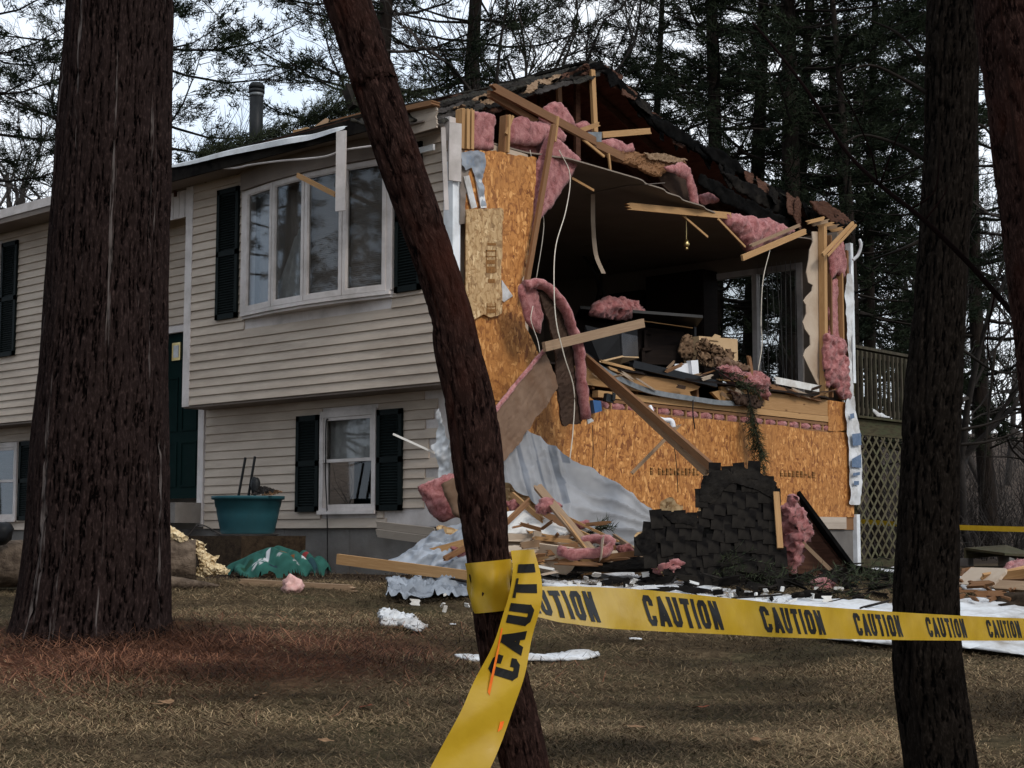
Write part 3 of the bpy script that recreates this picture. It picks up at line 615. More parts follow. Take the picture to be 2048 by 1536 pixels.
# ---- gable end, lower storey
gw = obj('wall', box(-0.13, -0.016, LY + 0.02, 7.88, 0.49, 1.81), 'pine_old', house)
ys_ = [0.36, 2.44, 4.88, 7.86]
for k in range(3):
    top = [(0.0, ys_[k] + 0.003, 0.66), (0.0, ys_[k + 1] - 0.003, 0.66)]
    tp = [(0.0, ys_[k + 1] - 0.003, 1.86 if k == 2 else 1.80)] + [(0.0, ys_[k + 1] - (ys_[k + 1] - ys_[k]) * t, (1.95 if k == 0 else 1.80) + 0.02 * math.sin(t * 9 + k)) for t in (0.2, 0.4, 0.6, 0.8)] + [(0.0, ys_[k] + 0.003, 2.25 if k == 0 else 1.80)]
    obj('sheathing_panel', slab(top + tp, 0.014, (1, 0, 0)), 'osb', house)
# printed stamps on the sheathing
def stamp(p0, p1, hgt, n, x, parent):
    g = []
    for k in range(n):
        if random.random() < 0.12: continue
        a = p0 + (p1 - p0) * (k / n); b = p0 + (p1 - p0) * ((k + 0.72) / n)
        for r in range(3):
            if random.random() < 0.25: continue
            z0 = -hgt / 2 + hgt * r / 3; z1 = z0 + hgt * random.uniform(0.15, 0.33)
            g.append((np.array([(x, a[1], a[2] + z0), (x, b[1], b[2] + z0), (x, b[1], b[2] + z1), (x, a[1], a[2] + z1)]), [[0, 1, 2, 3]]))
        g.append((np.array([(x, a[1], a[2] - hgt / 2), (x, a[1] + (b[1] - a[1]) * .3, a[2] - hgt / 2), (x, a[1] + (b[1] - a[1]) * .3, a[2] + hgt / 2), (x, a[1], a[2] + hgt / 2)]), [[0, 1, 2, 3]]))
    obj('printed_stamp', join(*g), 'stamp', parent)['kind'] = 'stuff'
stamp(GX(1292, 942), GX(1400, 944), 0.085, 14, 0.004, house); stamp(GX(1560, 946), GX(1632, 950), 0.085, 9, 0.004, house); stamp(GX(1420, 944), GX(1440, 944), 0.085, 2, 0.004, house)
# base trim under the sheathing, right end
for k in range(2): obj('siding_board', join(box(-0.012, 0.014, 4.2 + k * 0.4, 7.62, 0.50 + 0.08 * k, 0.578 + 0.08 * k)), 'vinyl', house)
obj('corner_trim', box(-0.06, 0.035, 7.86, 7.95, -0.05, 0.7), 'metal_white', house); obj('corner_trim', box(-0.05, 0.03, 7.865, 7.935, 2.5, 4.45), 'metal_white', house)
# floor band: plate, insulation between blocks, rim joist
obj('plate', beam((-0.045, 2.3, 1.965), (-0.045, 7.32, 1.965), 0.075, 0.085), 'pine', house)
obj('plate', beam((-0.05, 2.6, 1.900), (-0.05, 7.32, 1.900), 0.035, 0.07), 'pine_old', house)
y = 2.0; kk = 0
while y < 7.3:
    obj('insulation_batt', ball((-0.05, y + 0.125, 1.845), (0.045, 0.125, 0.052), kk, 0.25, 2.0, 3), 'pink', house, True); obj('block', beam((-0.04, y + 0.265, 1.80), (-0.04, y + 0.265, 1.885), 0.02, 0.05, up=(0, 1, 0), seg=1), 'pine', house); y += 0.285; kk += 1
obj('rim_joist', beam((-0.03, 4.5, 2.115), (-0.03, 7.33, 2.115), 0.215, 0.04, broken=(0.25, 0)), 'pine', house); obj('rim_joist', beam((-0.035, 1.6, 2.15), (-0.035, 4.3, 2.13), 0.19, 0.04, broken=(0.2, 0.3)), 'pine', house)
for yy in (1.9, 2.3, 2.7, 3.1, 3.5, 3.9, 4.3): obj('floor_joist', box(-3.0, -0.07, yy - 0.02, yy + 0.02, 2.02, 2.2), 'pine_old', house)
obj('floor', gridsheet([(0.02, 0.3, 2.235), (0.0, 2.0, 2.235), (0.05, 4.0, 2.235), (0.02, 7.3, 2.235), (-0.1, 7.8, 2.235), (-12.4, 7.8, 2.235), (-12.4, 0.5, 2.235), (-4.3, 0.5, 2.235), (-4.25, 0.2, 2.235), (-0.1, 0.15, 2.235)], 0.12, 0.02, (0, 0, 1), 0, edge=0.08), 'dark_wood', house)
obj('subfloor', box(-12.4, -0.4, 0.52, 7.78, 1.93, 2.01), 'pine_old', house)
# right corner: post, studs, torn drywall, batts, house wrap
obj('sheathing_panel', slab([GX(1657, 800), GX(1699, 806), GX(1699, 865), GX(1657, 862)], 0.012, (1, 0, 0)), 'osb', house)
def stud(px0, py0, px1, py1, x, wd=0.09, th=0.04, mat='pine', broken=(0, 0.02)):
    return obj('stud', beam(GX(px0, py0, x), GX(px1, py1, x), wd, th, up=(0, 1, 0), broken=broken), mat, house)
stud(1648, 795, 1645, 452, -0.03, 0.075, 0.09); stud(1660, 795, 1657, 470, -0.05, 0.03, 0.09, 'pine_old'); stud(1684, 800, 1679, 520, -0.02, 0.035, 0.09); stud(1694, 800, 1690, 500, -0.03, 0.04, 0.09, 'pine_old')
dw = [(1624, 463), (1640, 463), (1643, 780), (1633, 765), (1618, 735), (1607, 712), (1611, 700), (1621, 690), (1620, 672), (1610, 658), (1606, 645), (1613, 628), (1612, 610), (1607, 602), (1614, 592), (1624, 582), (1626, 570), (1617, 565), (1613, 545), (1618, 520), (1620, 500), (1626, 485)]
obj('torn_drywall', slab([GX(a, b, -0.085) for a, b in dw], 0.014, (1, 0, 0)), 'gyp_paper', house)
fluff('insulation_batt', [GX(a, b, 0.03) for a, b in ((1662, 490), (1690, 478), (1697, 520), (1694, 560), (1680, 545), (1668, 560))], 0.10, house)
fluff('insulation_batt', [GX(a, b, -0.02) for a, b in ((1663, 560), (1678, 556), (1680, 700), (1668, 720), (1660, 690))], 0.06, house)
fluff('insulation_batt', [GX(a, b, 0.08) for a, b in ((1658, 668), (1690, 672), (1702, 720), (1706, 800), (1692, 795), (1672, 770), (1660, 778), (1655, 720))], 0.12, house, disp=0.05, edge=0.05)
g = gridsheet([GX(a, b, 0.05) for a, b in ((1690, 800), (1708, 790), (1716, 840), (1722, 880), (1724, 960), (1720, 1010), (1700, 1008), (1700, 900), (1693, 860))], 0.03, 0.0, None, 0.02, 5, 0.0, seed=4)
hw_ = obj('house_wrap', g, 'sheet_white', house, True)
simple('print_blue', (0.10, 0.15, 0.23), (0.15, 0.20, 0.29), 20, 0.6)
for q in (((1704, 868), (1722, 866), (1723, 890), (1706, 892)), ((1704, 918), (1722, 908), (1723, 936), (1704, 934)), ((1706, 946), (1720, 944), (1720, 950), (1706, 952)), ((1708, 962), (1718, 962), (1718, 970), (1708, 970)), ((1700, 828), (1708, 826), (1709, 836), (1701, 838))): obj('printed_mark', ([GX(a, b, 0.085) for a, b in q], [[0, 1, 2, 3]]), 'print_blue', hw_)
g = gridsheet([GX(a, b, 0.045) for a, b in ((1693, 545), (1706, 552), (1708, 600), (1702, 700), (1708, 790), (1698, 800), (1695, 640), (1690, 600))], 0.025, 0.0, None, 0.015, 7, 0.02, seed=6)
obj('house_wrap', g, 'sheet_white', house, True)
gut = spline([GX(1719, 478, 0.2), GX(1722, 492, 0.2), GX(1716, 510, 0.15), GX(1706, 520, 0.1)], 6); obj('downspout_elbow', tube(gut, [.012] + [0.022] * (len(gut) - 1), 8), 'metal_white', house)

# ---- gable end, upper storey: what is left beside the front corner
P0 = [(929, 300), (1000, 304), (1073, 316), (1070, 380), (1062, 470), (1050, 545), (1044, 562), (1052, 600), (1050, 650), (1075, 700), (1100, 790), (1040, 800), (985, 800), (960, 790), (942, 775), (932, 640)]
obj('sheathing_panel', gridsheet([GX(a, b, 0.016) for a, b in P0], 0.022, 0.013, (1, 0, 0), 0, edge=0.012, seed=1), 'osb', house)
P1 = [(933, 418), (1007, 416), (1005, 480), (1003, 560), (1006, 628), (985, 634), (965, 630), (948, 640), (932, 636)]
op = obj('sheathing_panel', gridsheet([GX(a, b, 0.055) for a, b in P1], 0.018, 0.012, (1, 0, 0.02), 0, edge=0.008, seed=3), 'osb_pale', house, label='pale strip of sheathing nailed over the corner')
g = []
for (a, b, c, d) in ((975, 486, 992, 491), (972, 500, 993, 503), (972, 512, 993, 514), (974, 520, 990, 528), (974, 533, 990, 546), (976, 558, 990, 566), (973, 612, 992, 614), (975, 618, 990, 626), (972, 500, 974, 545), (991, 500, 993, 545), (973, 606, 975, 630), (990, 606, 992, 630)):
    q = [GX(a, d, 0.0585), GX(c, d, 0.0585), GX(c, b, 0.0585), GX(a, b, 0.0585)]; g.append((np.array(q), [[0, 1, 2, 3]]))
obj('printed_stamp', join(*g), 'stamp', op)['kind'] = 'stuff'
obj('corner_trim', join(box(-0.115, -0.012, -0.024, -0.002, 1.95, 4.15), box(-0.010, 0.014, -0.024, 0.085, 1.95, 4.15)), 'metal_white', house)
obj('corner_trim', beam(GX(909, 362, 0.035), GX(910, 246, 0.05), 0.14, 0.025, up=(0.3, 1, 0)), 'trim_white', house)
obj('corner_trim', beam(GX(886, 255, 0.06), GX(893, 420, 0.04), 0.045, 0.02, up=(0.6, 1, 0), bend=0.02), 'trim_white', house)
obj('house_wrap', gridsheet([GX(a, b, 0.05) for a, b in ((922, 305), (955, 300), (970, 306), (972, 330), (966, 360), (968, 400), (974, 412), (962, 412), (955, 370), (945, 335), (930, 340), (922, 330))], 0.014, 0, None, 0.02, 9, 0.01, seed=8), 'wrap', house, True)
obj('underlay_flap', gridsheet([GX(a, b, 0.03) for a, b in ((921, 312), (950, 318), (938, 345), (930, 400), (934, 445), (920, 450))], 0.02, 0, None, 0.02, 7, 0.01, seed=9), 'soffit', house, True)
obj('siding_board', beam(GX(932, 352, 0.03), GX(948, 416, 0.045), 0.085, 0.012, up=(0, 1, 0.2)), 'sheet_white', house); obj('siding_board', beam(GX(955, 350, 0.03), GX(967, 416, 0.045), 0.085, 0.012, up=(0, 1, 0.2)), 'sheet_white', house)
obj('siding_board', slab([GX(1004, 560, 0.03), GX(1026, 592, 0.03), GX(1008, 604, 0.03), GX(1004, 600, 0.03)], 0.01, (1, 0, 0)), 'sheet_white', house)
for (a, b, c, d, x, wd, m) in ((919, 298, 921, 216, -0.02, 0.045, 'pine'), (930, 299, 931, 218, -0.02, 0.04, 'pine'), (939, 300, 940, 219, -0.02, 0.04, 'pine'), (1006, 306, 1010, 231, -0.03, 0.06, 'pine_old'), (1011, 306, 1014, 230, -0.0, 0.03, 'pine')): stud(a, b, c, d, x, wd, 0.09, m)
fluff('insulation_batt', [GX(a, b, -0.03) for a, b in ((946, 218), (995, 228), (993, 300), (945, 298))], 0.09, house, edge=0.01, h=0.02)
fluff('insulation_batt', [GX(a, b, -0.06) for a, b in ((1022, 236), (1055, 232), (1095, 250), (1098, 288), (1060, 290), (1018, 284))], 0.10, house)
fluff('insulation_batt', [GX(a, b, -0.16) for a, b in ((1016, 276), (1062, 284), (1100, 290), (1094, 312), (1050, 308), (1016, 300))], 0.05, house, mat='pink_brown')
obj('interior_wall', box(-0.125, -0.105, 0.13, 1.25, 2.24, 4.47), 'gyp_paper', house)

# ---- interior
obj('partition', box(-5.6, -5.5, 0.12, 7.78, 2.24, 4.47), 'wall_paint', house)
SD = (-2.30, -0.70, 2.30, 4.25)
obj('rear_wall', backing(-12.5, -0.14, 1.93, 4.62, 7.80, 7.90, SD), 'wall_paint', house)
obj('end_wall', box(-12.62, -12.5, 0.0, 7.9, -0.3, 4.7), 'vinyl', house)
sd = obj('sliding_door', join(box(SD[0], SD[0] + .08, 7.76, 7.88, SD[2], SD[3]), box(SD[1] - .08, SD[1], 7.76, 7.88, SD[2], SD[3]), box(SD[0] + .08, SD[1] - .08, 7.76, 7.88, SD[3] - .08, SD[3]), box(-1.53, -1.45, 7.77, 7.87, SD[2], SD[3] - .08), box(SD[0] + .08, SD[1] - .08, 7.76, 7.88, SD[2], SD[2] + .08)), 'trim_white', house)
obj('pane', box(SD[0] + .08, -1.53, 7.815, 7.825, SD[2] + .08, SD[3] - .08), 'glass', sd); obj('pane', box(-1.45, SD[1] - .08, 7.83, 7.84, SD[2] + .08, SD[3] - .08), 'glass', sd)
for k in range(9):
    x = -1.38 + k * 0.078; tl = random.uniform(-0.06, 0.16) if k < 5 else random.uniform(-0.02, 0.02)
    obj('blind_vane', beam((x, 7.70, 4.28), (x + tl, 7.68, 2.35 + 0.15 * random.random()), 0.086, 0.004, up=(math.cos(0.9 + 0.3 * random.random()), -0.8, 0), seg=3), 'vane', sd)
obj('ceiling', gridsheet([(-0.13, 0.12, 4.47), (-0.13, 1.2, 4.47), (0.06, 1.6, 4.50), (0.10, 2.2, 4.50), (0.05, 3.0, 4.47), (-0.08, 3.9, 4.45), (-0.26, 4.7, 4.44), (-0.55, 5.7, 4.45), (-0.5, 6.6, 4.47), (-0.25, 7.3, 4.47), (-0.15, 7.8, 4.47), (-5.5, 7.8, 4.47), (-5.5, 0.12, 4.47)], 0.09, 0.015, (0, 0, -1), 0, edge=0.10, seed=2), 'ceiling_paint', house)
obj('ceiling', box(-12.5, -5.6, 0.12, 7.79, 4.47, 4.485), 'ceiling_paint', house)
obj('ceiling_joint', tube([HZ(1187, 385, 4.462), HZ(1250, 372, 4.462), HZ(1330, 366, 4.462)], 0.006, 4), 'soffit', house)
obj('ceiling_joint', tube([HZ(1187, 385, 4.462), HZ(1190, 440, 4.462), HZ(1192, 520, 4.462)], 0.006, 4), 'soffit', house)

# ---- roof
SL = 0.379; ZE = 4.70
def rz(y): return ZE + (y + 0.42) * SL if y <= 3.96 else ZE + 4.38 * SL - (y - 3.96) * SL
NF = unit((0, -SL, 1)); NR = unit((0, SL, 1))
front_o = [(-13.0, -0.42), (-0.75, -0.42), (-0.8, 0.4), (-1.0, 1.2), (-1.15, 2.2), (-1.3, 3.0), (-1.28, 3.96), (-13.0, 3.96)]
rear_o = [(-13.0, 3.962), (-1.30, 3.962)] + [tuple(onplane(a, b, (0, 3.96, rz(3.96)), NR)[:2]) for a, b in ((1222, 142), (1260, 182), (1300, 238), (1330, 254), (1400, 294), (1450, 330), (1500, 354), (1600, 408), (1680, 440))] + [(-0.1, 8.3), (-13.0, 8.3)]
for nm, o, n in (('roof_slope', front_o, NF), ('roof_slope', rear_o, NR)):
    g = gridsheet([(x, y, rz(y)) for x, y in o], 0.11, 0.014, n, 0.012, 1.5, edge=0.06, seed=2, residual=False)
    r_ = obj(nm, g, 'shingle_mossy', house)
    g = gridsheet([(x - 0.03, y, rz(y) - 0.02) for x, y in o], 0.16, 0.016, n, 0.0, edge=0.05, seed=4, residual=False)
    obj('roof_deck', g, 'deck_under', r_)
for k in range(7):
    x = -1.65 - k * 0.61
    obj('rafter', beam((x, -0.3, rz(-0.3) - 0.11), (x, 3.95, rz(3.95) - 0.11), 0.10, 0.04), 'deck_under', house); obj('rafter', beam((x, 8.2, rz(8.2) - 0.11), (x, 3.97, rz(3.97) - 0.11), 0.10, 0.04), 'deck_under', house)
    obj('ceiling_joist', beam((x, 0.0, 4.54), (x, 7.9, 4.54), 0.09, 0.04), 'deck_under', house)
    if k < 4: obj('truss_web', beam((x, 3.96, 4.6), (x, 3.96, 6.35), 0.09, 0.04, up=(0, 1, 0)), 'deck_under', house)
for k in range(6):
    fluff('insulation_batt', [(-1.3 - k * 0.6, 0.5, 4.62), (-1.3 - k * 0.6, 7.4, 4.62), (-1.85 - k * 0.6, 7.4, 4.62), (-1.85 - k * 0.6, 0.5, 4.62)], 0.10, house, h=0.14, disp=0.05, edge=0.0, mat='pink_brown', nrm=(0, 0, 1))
# ridge cap lip and peeled roofing along the torn edge
A_ = GX(872, 228, -0.30); B_ = GX(1190, 126, -1.31); C_ = GX(985, 210, -0.45); tn = np.cross(B_ - A_, C_ - A_)
T1 = [(700, 240), (760, 229), (860, 206), (960, 180), (1040, 161), (1110, 143), (1186, 123), (1216, 127), (1208, 134), (1150, 146), (1104, 160), (1100, 172), (1060, 176), (1050, 186), (985, 206), (940, 214), (890, 234), (860, 240), (800, 243), (740, 252)]
obj('torn_roofing', gridsheet([onplane(a, b, A_, tn) for a, b in T1], 0.035, 0.02, None, 0.035, 3.5, edge=0.05, seed=11, residual=False, octv=4), 'shingle_mossy', house, True)
obj('torn_roofing', gridsheet([onplane(a, b + 6, A_ - (0.12, 0, 0), tn) for a, b in ((880, 222), (990, 196), (1060, 176), (1080, 166), (1062, 186), (1000, 212), (940, 226), (890, 240))], 0.03, 0.02, None, 0.03, 4, edge=0.05, seed=13, residual=False), 'deck_under', house)
obj('ridge_cap', beam((-13.0, 3.96, rz(3.96) + 0.015), (-1.30, 3.96, rz(3.96) + 0.015), 0.30, 0.03, up=(0, 1, 0), broken=(0, 0.2)), 'shingle', house)
RC = random.Random(5)
for j in range(6):          # shingle courses peeling along the torn front rake
    x0 = 870 + RC.uniform(-10, 10)
    while x0 < 1180:
        x1 = min(x0 + RC.uniform(50, 130), 1205); f0 = np.interp([x0, (x0 + x1) / 2, x1], [860, 960, 1060, 1130, 1205], [207, 182, 160, 143, 127]) + j * 7.5 * np.interp([x0, (x0 + x1) / 2, x1], [860, 1205], [1.0, 0.45]) + RC.uniform(-2, 2)
        q = [(x0, f0[0]), ((x0 + x1) / 2, f0[1] - RC.uniform(0, 3)), (x1, f0[2]), (x1 + RC.uniform(-8, 4), f0[2] + RC.uniform(5, 10)), ((x0 + x1) / 2, f0[1] + RC.uniform(6, 12)), (x0 + RC.uniform(-3, 6), f0[0] + RC.uniform(6, 12))]
        obj('shingle_course', gridsheet([onplane(a, b, A_ + unit(tn) * np.sign(unit(tn) @ (CAM - A_)) * (0.035 + 0.014 * (j % 3)), tn) for a, b in q], 0.02, 0.008, None, 0.018, 5, edge=0.02, seed=200 + j, residual=False), RC.choice(['shingle_mossy', 'shingle_mossy', 'shingle', 'branch_bark', 'bare_bark']), house); x0 = x1 + RC.uniform(-6, 14)
# lifted lips on the rear slope's torn edge
def lip(pts, seed, mat='felt', th=0.02, x=0.0): obj('torn_roofing', gridsheet(pts, 0.03, th, None, 0.03, 4, edge=0.03, seed=seed, residual=False), mat, house, True)
lip([GX(a, b, -1.15) for a, b in ((1205, 130), (1230, 145), (1270, 190), (1305, 232), (1330, 250), (1320, 262), (1296, 245), (1262, 200), (1225, 160), (1200, 140))], 21)
lip([GX(a, b, -1.0) for a, b in ((1300, 235), (1340, 245), (1400, 285), (1440, 318), (1420, 322), (1370, 290), (1320, 262))], 22)
lip([GX(a, b, -0.85) for a, b in ((1398, 288), (1440, 298), (1475, 320), (1497, 352), (1460, 340), (1425, 318))], 23)
lip([GX(a, b, -0.65) for a, b in ((1440, 340), (1500, 365), (1560, 400), (1620, 430), (1660, 445), (1640, 458), (1600, 445), (1540, 420), (1480, 385))], 24, 'shingle')
lip([GX(a, b, -0.45) for a, b in ((1400, 345), (1470, 385), (1560, 430), (1625, 462), (1610, 470), (1540, 445), (1455, 410), (1395, 365))], 25)
lip([GX(a, b, -0.2) for a, b in ((1620, 402), (1648, 402), (1690, 430), (1712, 452), (1690, 452), (1660, 440), (1630, 420))], 26, 'deck_under', 0.02)
lip([GX(a, b, -1.0) for a, b in ((1110, 150), (1150, 132), (1205, 126), (1216, 140), (1180, 146), (1140, 158))], 27)
# shards of felt, sheathing and shingle left along both torn rakes
def along(P_, t):
    P_ = np.array(P_, float); d = np.r_[0, np.cumsum(np.linalg.norm(np.diff(P_, axis=0), axis=1))]; return [np.interp(t * d[-1], d, P_[:, k]) for k in range(P_.shape[1])]
RR = random.Random(17)
rake = [(1196, 128, -1.2), (1262, 184, -1.25), (1302, 238, -1.3), (1400, 292, -1.05), (1500, 352, -0.8), (1600, 408, -0.5), (1690, 442, -0.12)]
for k in range(30):
    a, b, x = along(rake, (k + RR.random()) / 30); l = RR.uniform(16, 60); w_ = RR.uniform(14, 44); dx = RR.uniform(-0.1, 0.25)
    q = [(a, b - RR.uniform(1, 9)), (a + w_, b + w_ * 0.55 - RR.uniform(0, 10)), (a + w_ * RR.uniform(.5, .9), b + w_ * .5 + l * RR.uniform(.4, 1)), (a + w_ * RR.uniform(.1, .4), b + l * RR.uniform(.3, .9))]
    P_ = [GX(c, d, x + dx * i / 3) for i, (c, d) in enumerate(q)]
    obj('torn_roofing', gridsheet(P_, 0.022, 0.012, None, 0.02, 5, edge=0.03, seed=60 + k, residual=False), RR.choice(['felt', 'felt', 'shingle', 'deck_under']), house)
frk = [(880, 226, -0.25), (940, 206, -0.45), (1000, 190, -0.6), (1060, 172, -0.8), (1120, 152, -1.0), (1180, 134, -1.2)]
for k in range(26):
    a, b, x = along(frk, (k + RR.random()) / 26); l = RR.uniform(10, 26); w_ = RR.uniform(20, 60)
    q = [(a, b - RR.uniform(0, 8)), (a + w_, b - w_ * 0.30 - RR.uniform(0, 6)), (a + w_ * 1.05, b - w_ * 0.22 + RR.uniform(0, 6)), (a + w_ * .5, b + l * RR.uniform(.2, .7)), (a + w_ * .1, b + l * RR.uniform(.2, .6))]
    P_ = [GX(c, d, x + RR.uniform(-.05, .2)) for c, d in q]
    obj('torn_roofing', gridsheet(P_, 0.022, 0.012, None, 0.03, 5, edge=0.035, seed=90 + k, residual=False), RR.choice(['shingle_mossy', 'shingle_mossy', 'felt', 'pine_grey', 'deck_under']), house)
for k in range(34):
    a = RR.uniform(1175, 1650); b = 735 + (a - 1175) * 0.125 + RR.uniform(-14, 16); an = RR.uniform(-0.5, 0.6); l = RR.uniform(18, 60)
    obj('splintered_end', beam(GX(a, b, RR.uniform(-.05, .12)), GX(a + l * math.cos(an), b + l * math.sin(an), RR.uniform(-.05, .16)), RR.uniform(.012, .05), RR.uniform(.008, .02), up=(0.3, RR.uniform(-1, 1), 1), broken=(0.06, 0.1)), RR.choice(['pine', 'pine_old', 'pine_grey', 'kraft_dark', 'deck_under', 'gyp_paper']), house)
# vent pipe
vp = FY(512, 260, 3.0); vx, vz = vp[0], rz(3.0)
ch = obj('vent_pipe', tube([(vx, 3.0, vz - 0.3), (vx, 3.0, 6.93)], 0.10, 20), 'black_metal', house, True)
obj('vent_collar', tube([(vx, 3.0, 6.88), (vx, 3.0, 6.93)], 0.118, 20), 'black_metal', ch, True); obj('vent_band', tube([(vx, 3.0, 6.83), (vx, 3.0, 6.88)], 0.107, 20), 'galv', ch, True)
obj('vent_cap', tube([(vx, 3.0, 6.945), (vx, 3.0, 6.99), (vx, 3.0, 7.03)], [0.118, 0.118, 0.09], 20), 'black_metal', ch, True); obj('flashing', tube([(vx, 3.0, vz - 0.05), (vx, 3.0, vz + 0.12)], [0.22, 0.105], 16), 'galv', ch, True)

# ---- broken truss and boards that still hang in the gable
tr_ = obj('truss', beam(GX(980, 172, 0.10), GX(1190, 283, -0.35), 0.095, 0.04, up=(0, 0, 1), broken=(0.10, 0)), 'pine_old', house)
obj('truss_chord', beam(GX(976, 187, 0.0), GX(1075, 246, -0.2), 0.07, 0.04, broken=(0.02, 0.05)), 'pine_old', tr_); obj('truss_post', beam(GX(1184, 140, -0.9), GX(1190, 264, -0.9), 0.075, 0.04, up=(0, 1, 0)), 'pine', tr_)
obj('truss_chord', beam(GX(1203, 270, -0.75), GX(1300, 262, -0.95), 0.075, 0.04, broken=(0, 0.06)), 'pine', tr_); obj('truss_web', beam(GX(1158, 262, -0.7), GX(1198, 248, -0.75), 0.05, 0.04, broken=(0, 0.04)), 'pine', tr_)
obj('gang_plate', slab([GX(1176, 264, -0.33), GX(1204, 264, -0.33), GX(1203, 284, -0.33), GX(1178, 282, -0.33)], 0.004, (1, 0, 0)), 'galv', tr_)
obj('truss_chord', beam(GX(1180, 282, -0.40), GX(1275, 330, -0.75), 0.10, 0.04, broken=(0, 0.2)), 'pine_old', tr_)
obj('truss_web', beam(GX(1117, 168, -1.4), GX(1119, 220, -1.4), 0.07, 0.04, up=(0, 1, 0)), 'pine_old', tr_)
obj('stud', beam(GX(1108, 248, 0.08), GX(1047, 600, 0.10), 0.06, 0.038, up=(0, 1, 0), broken=(0.03, 0.1)), 'pine_old', house)
fluff('insulation_batt', [GX(a, b, 0.0) for a, b in ((1104, 262), (1122, 278), (1136, 290), (1168, 316), (1150, 350), (1110, 410), (1075, 452), (1060, 470), (1066, 400), (1078, 330))], 0.10, house, edge=0.015)
fluff('insulation_batt', [GX(a, b, -0.55) for a, b in ((1090, 222), (1108, 205), (1128, 202), (1150, 232), (1160, 258), (1130, 258), (1100, 250), (1085, 236))], 0.12, house)
fluff('insulation_batt', [GX(a, b, -0.12) for a, b in ((1080, 240), (1118, 248), (1140, 270), (1136, 286), (1105, 280), (1080, 270))], 0.10, house)
fluff('insulation_batt', [GX(a, b, -0.8) for a, b in ((1155, 250), (1175, 240), (1190, 250), (1185, 262), (1160, 262))], 0.08, house)
fluff('insulation_batt', [GX(a, b, -0.6) for a, b in ((1205, 280), (1225, 276), (1250, 282), (1262, 292), (1272, 284), (1275, 304), (1240, 306), (1215, 300))], 0.10, house)
obj('torn_drywall', gridsheet([GX(a, b, -0.62) for a, b in ((1190, 285), (1230, 300), (1270, 308), (1330, 315), (1372, 322), (1374, 332), (1340, 340), (1320, 350), (1280, 338), (1240, 320), (1200, 300))], 0.02, 0.05, None, 0.03, 6, 0.05, seed=31), 'pine_old', house)
obj('torn_drywall', gridsheet([GX(a, b, -0.57) for a, b in ((1290, 308), (1335, 308), (1374, 320), (1365, 326), (1330, 322), (1300, 320))], 0.02, 0.02, None, 0.02, 8, 0.03, seed=33), 'pine_grey', house)
fluff('insulation_batt', [GX(a, b, -0.5) for a, b in ((1330, 335), (1368, 322), (1384, 335), (1398, 380), (1402, 412), (1388, 408), (1378, 360), (1350, 345))], 0.08, house)
fluff('insulation_batt', [GX(a, b, -0.6) for a, b in ((1400, 388), (1425, 382), (1445, 392), (1440, 405), (1410, 408))], 0.08, house)
fluff('insulation_batt', [GX(a, b, -0.25) for a, b in ((1462, 425), (1500, 428), (1560, 438), (1605, 460), (1570, 480), (1530, 498), (1515, 502), (1490, 470), (1465, 448))], 0.26, house, disp=0.045, h=0.035)
obj('torn_drywall', slab([GX(a, b, -0.72) for a, b in ((1315, 345), (1370, 340), (1386, 380), (1396, 405), (1350, 392), (1325, 370))], 0.015, (1, 0, 0)), 'kraft_dark', house)
obj('broken_joist', beam(GX(1250, 412, -0.25), GX(1460, 432, -0.35), 0.085, 0.04, broken=(0.12, 0)), 'pine', house)
obj('plank', beam(GX(1484, 516, 0.08), GX(1612, 462, 0.0), 0.075, 0.03, broken=(0.0, 0.05)), 'pine', house); obj('plank', beam(GX(1500, 492, 0.06), GX(1600, 450, -0.1), 0.04, 0.03, broken=(0.05, 0.05)), 'pine_grey', house)
obj('plank', beam(GX(1645, 510, 0.12), GX(1706, 446, 0.05), 0.05, 0.03), 'pine', house); obj('plank', beam(GX(1655, 512, 0.14), GX(1712, 450, 0.1), 0.03, 0.02), 'pine', house)
for a, b, c, d, x in ((1165, 278, 1208, 313, -0.3), (1217, 307, 1223, 362, -0.35), (1143, 356, 1187, 381, -0.1), (1364, 430, 1415, 474, -0.35), (1436, 438, 1490, 494, -0.3), (1116, 233, 1110, 283, 0.05), (1026, 232, 1012, 268, 0.03)):
    obj('furring_strip', beam(GX(a, b, x), GX(c, d, x), 0.028, 0.02, up=(0, 1, 0.3)), 'pine', house)
for k in range(6):
    a = GX(1610 + 12 * k, 446 + 4 * k, -0.1); b = GX(1650 + 10 * k, 436 + 5 * k, 0.05); obj('splintered_end', beam(a, b, 0.05, 0.02, broken=(0.06, 0.06)), 'pine_grey' if k % 2 else 'pine', house)
# ------------------------------------------------------------------ things inside the opened room
def board(label, p0, p1, wd=0.09, th=0.04, mat='pine', broken=(0.0, 0.03), up=(0, 0, 1), name='loose_board', cat='board', group='broken boards in the wreckage', bend=0.0):
    return obj(name, beam(p0, p1, wd, th, up, broken, bend=bend), mat, None, label=label, cat=cat, group=group)
def wad(label, pts, th, mat='pink', name='insulation_piece', group='torn pieces of pink insulation', **k):
    return fluff(name, pts, th, None, label, 'insulation', mat, group=group, **k)
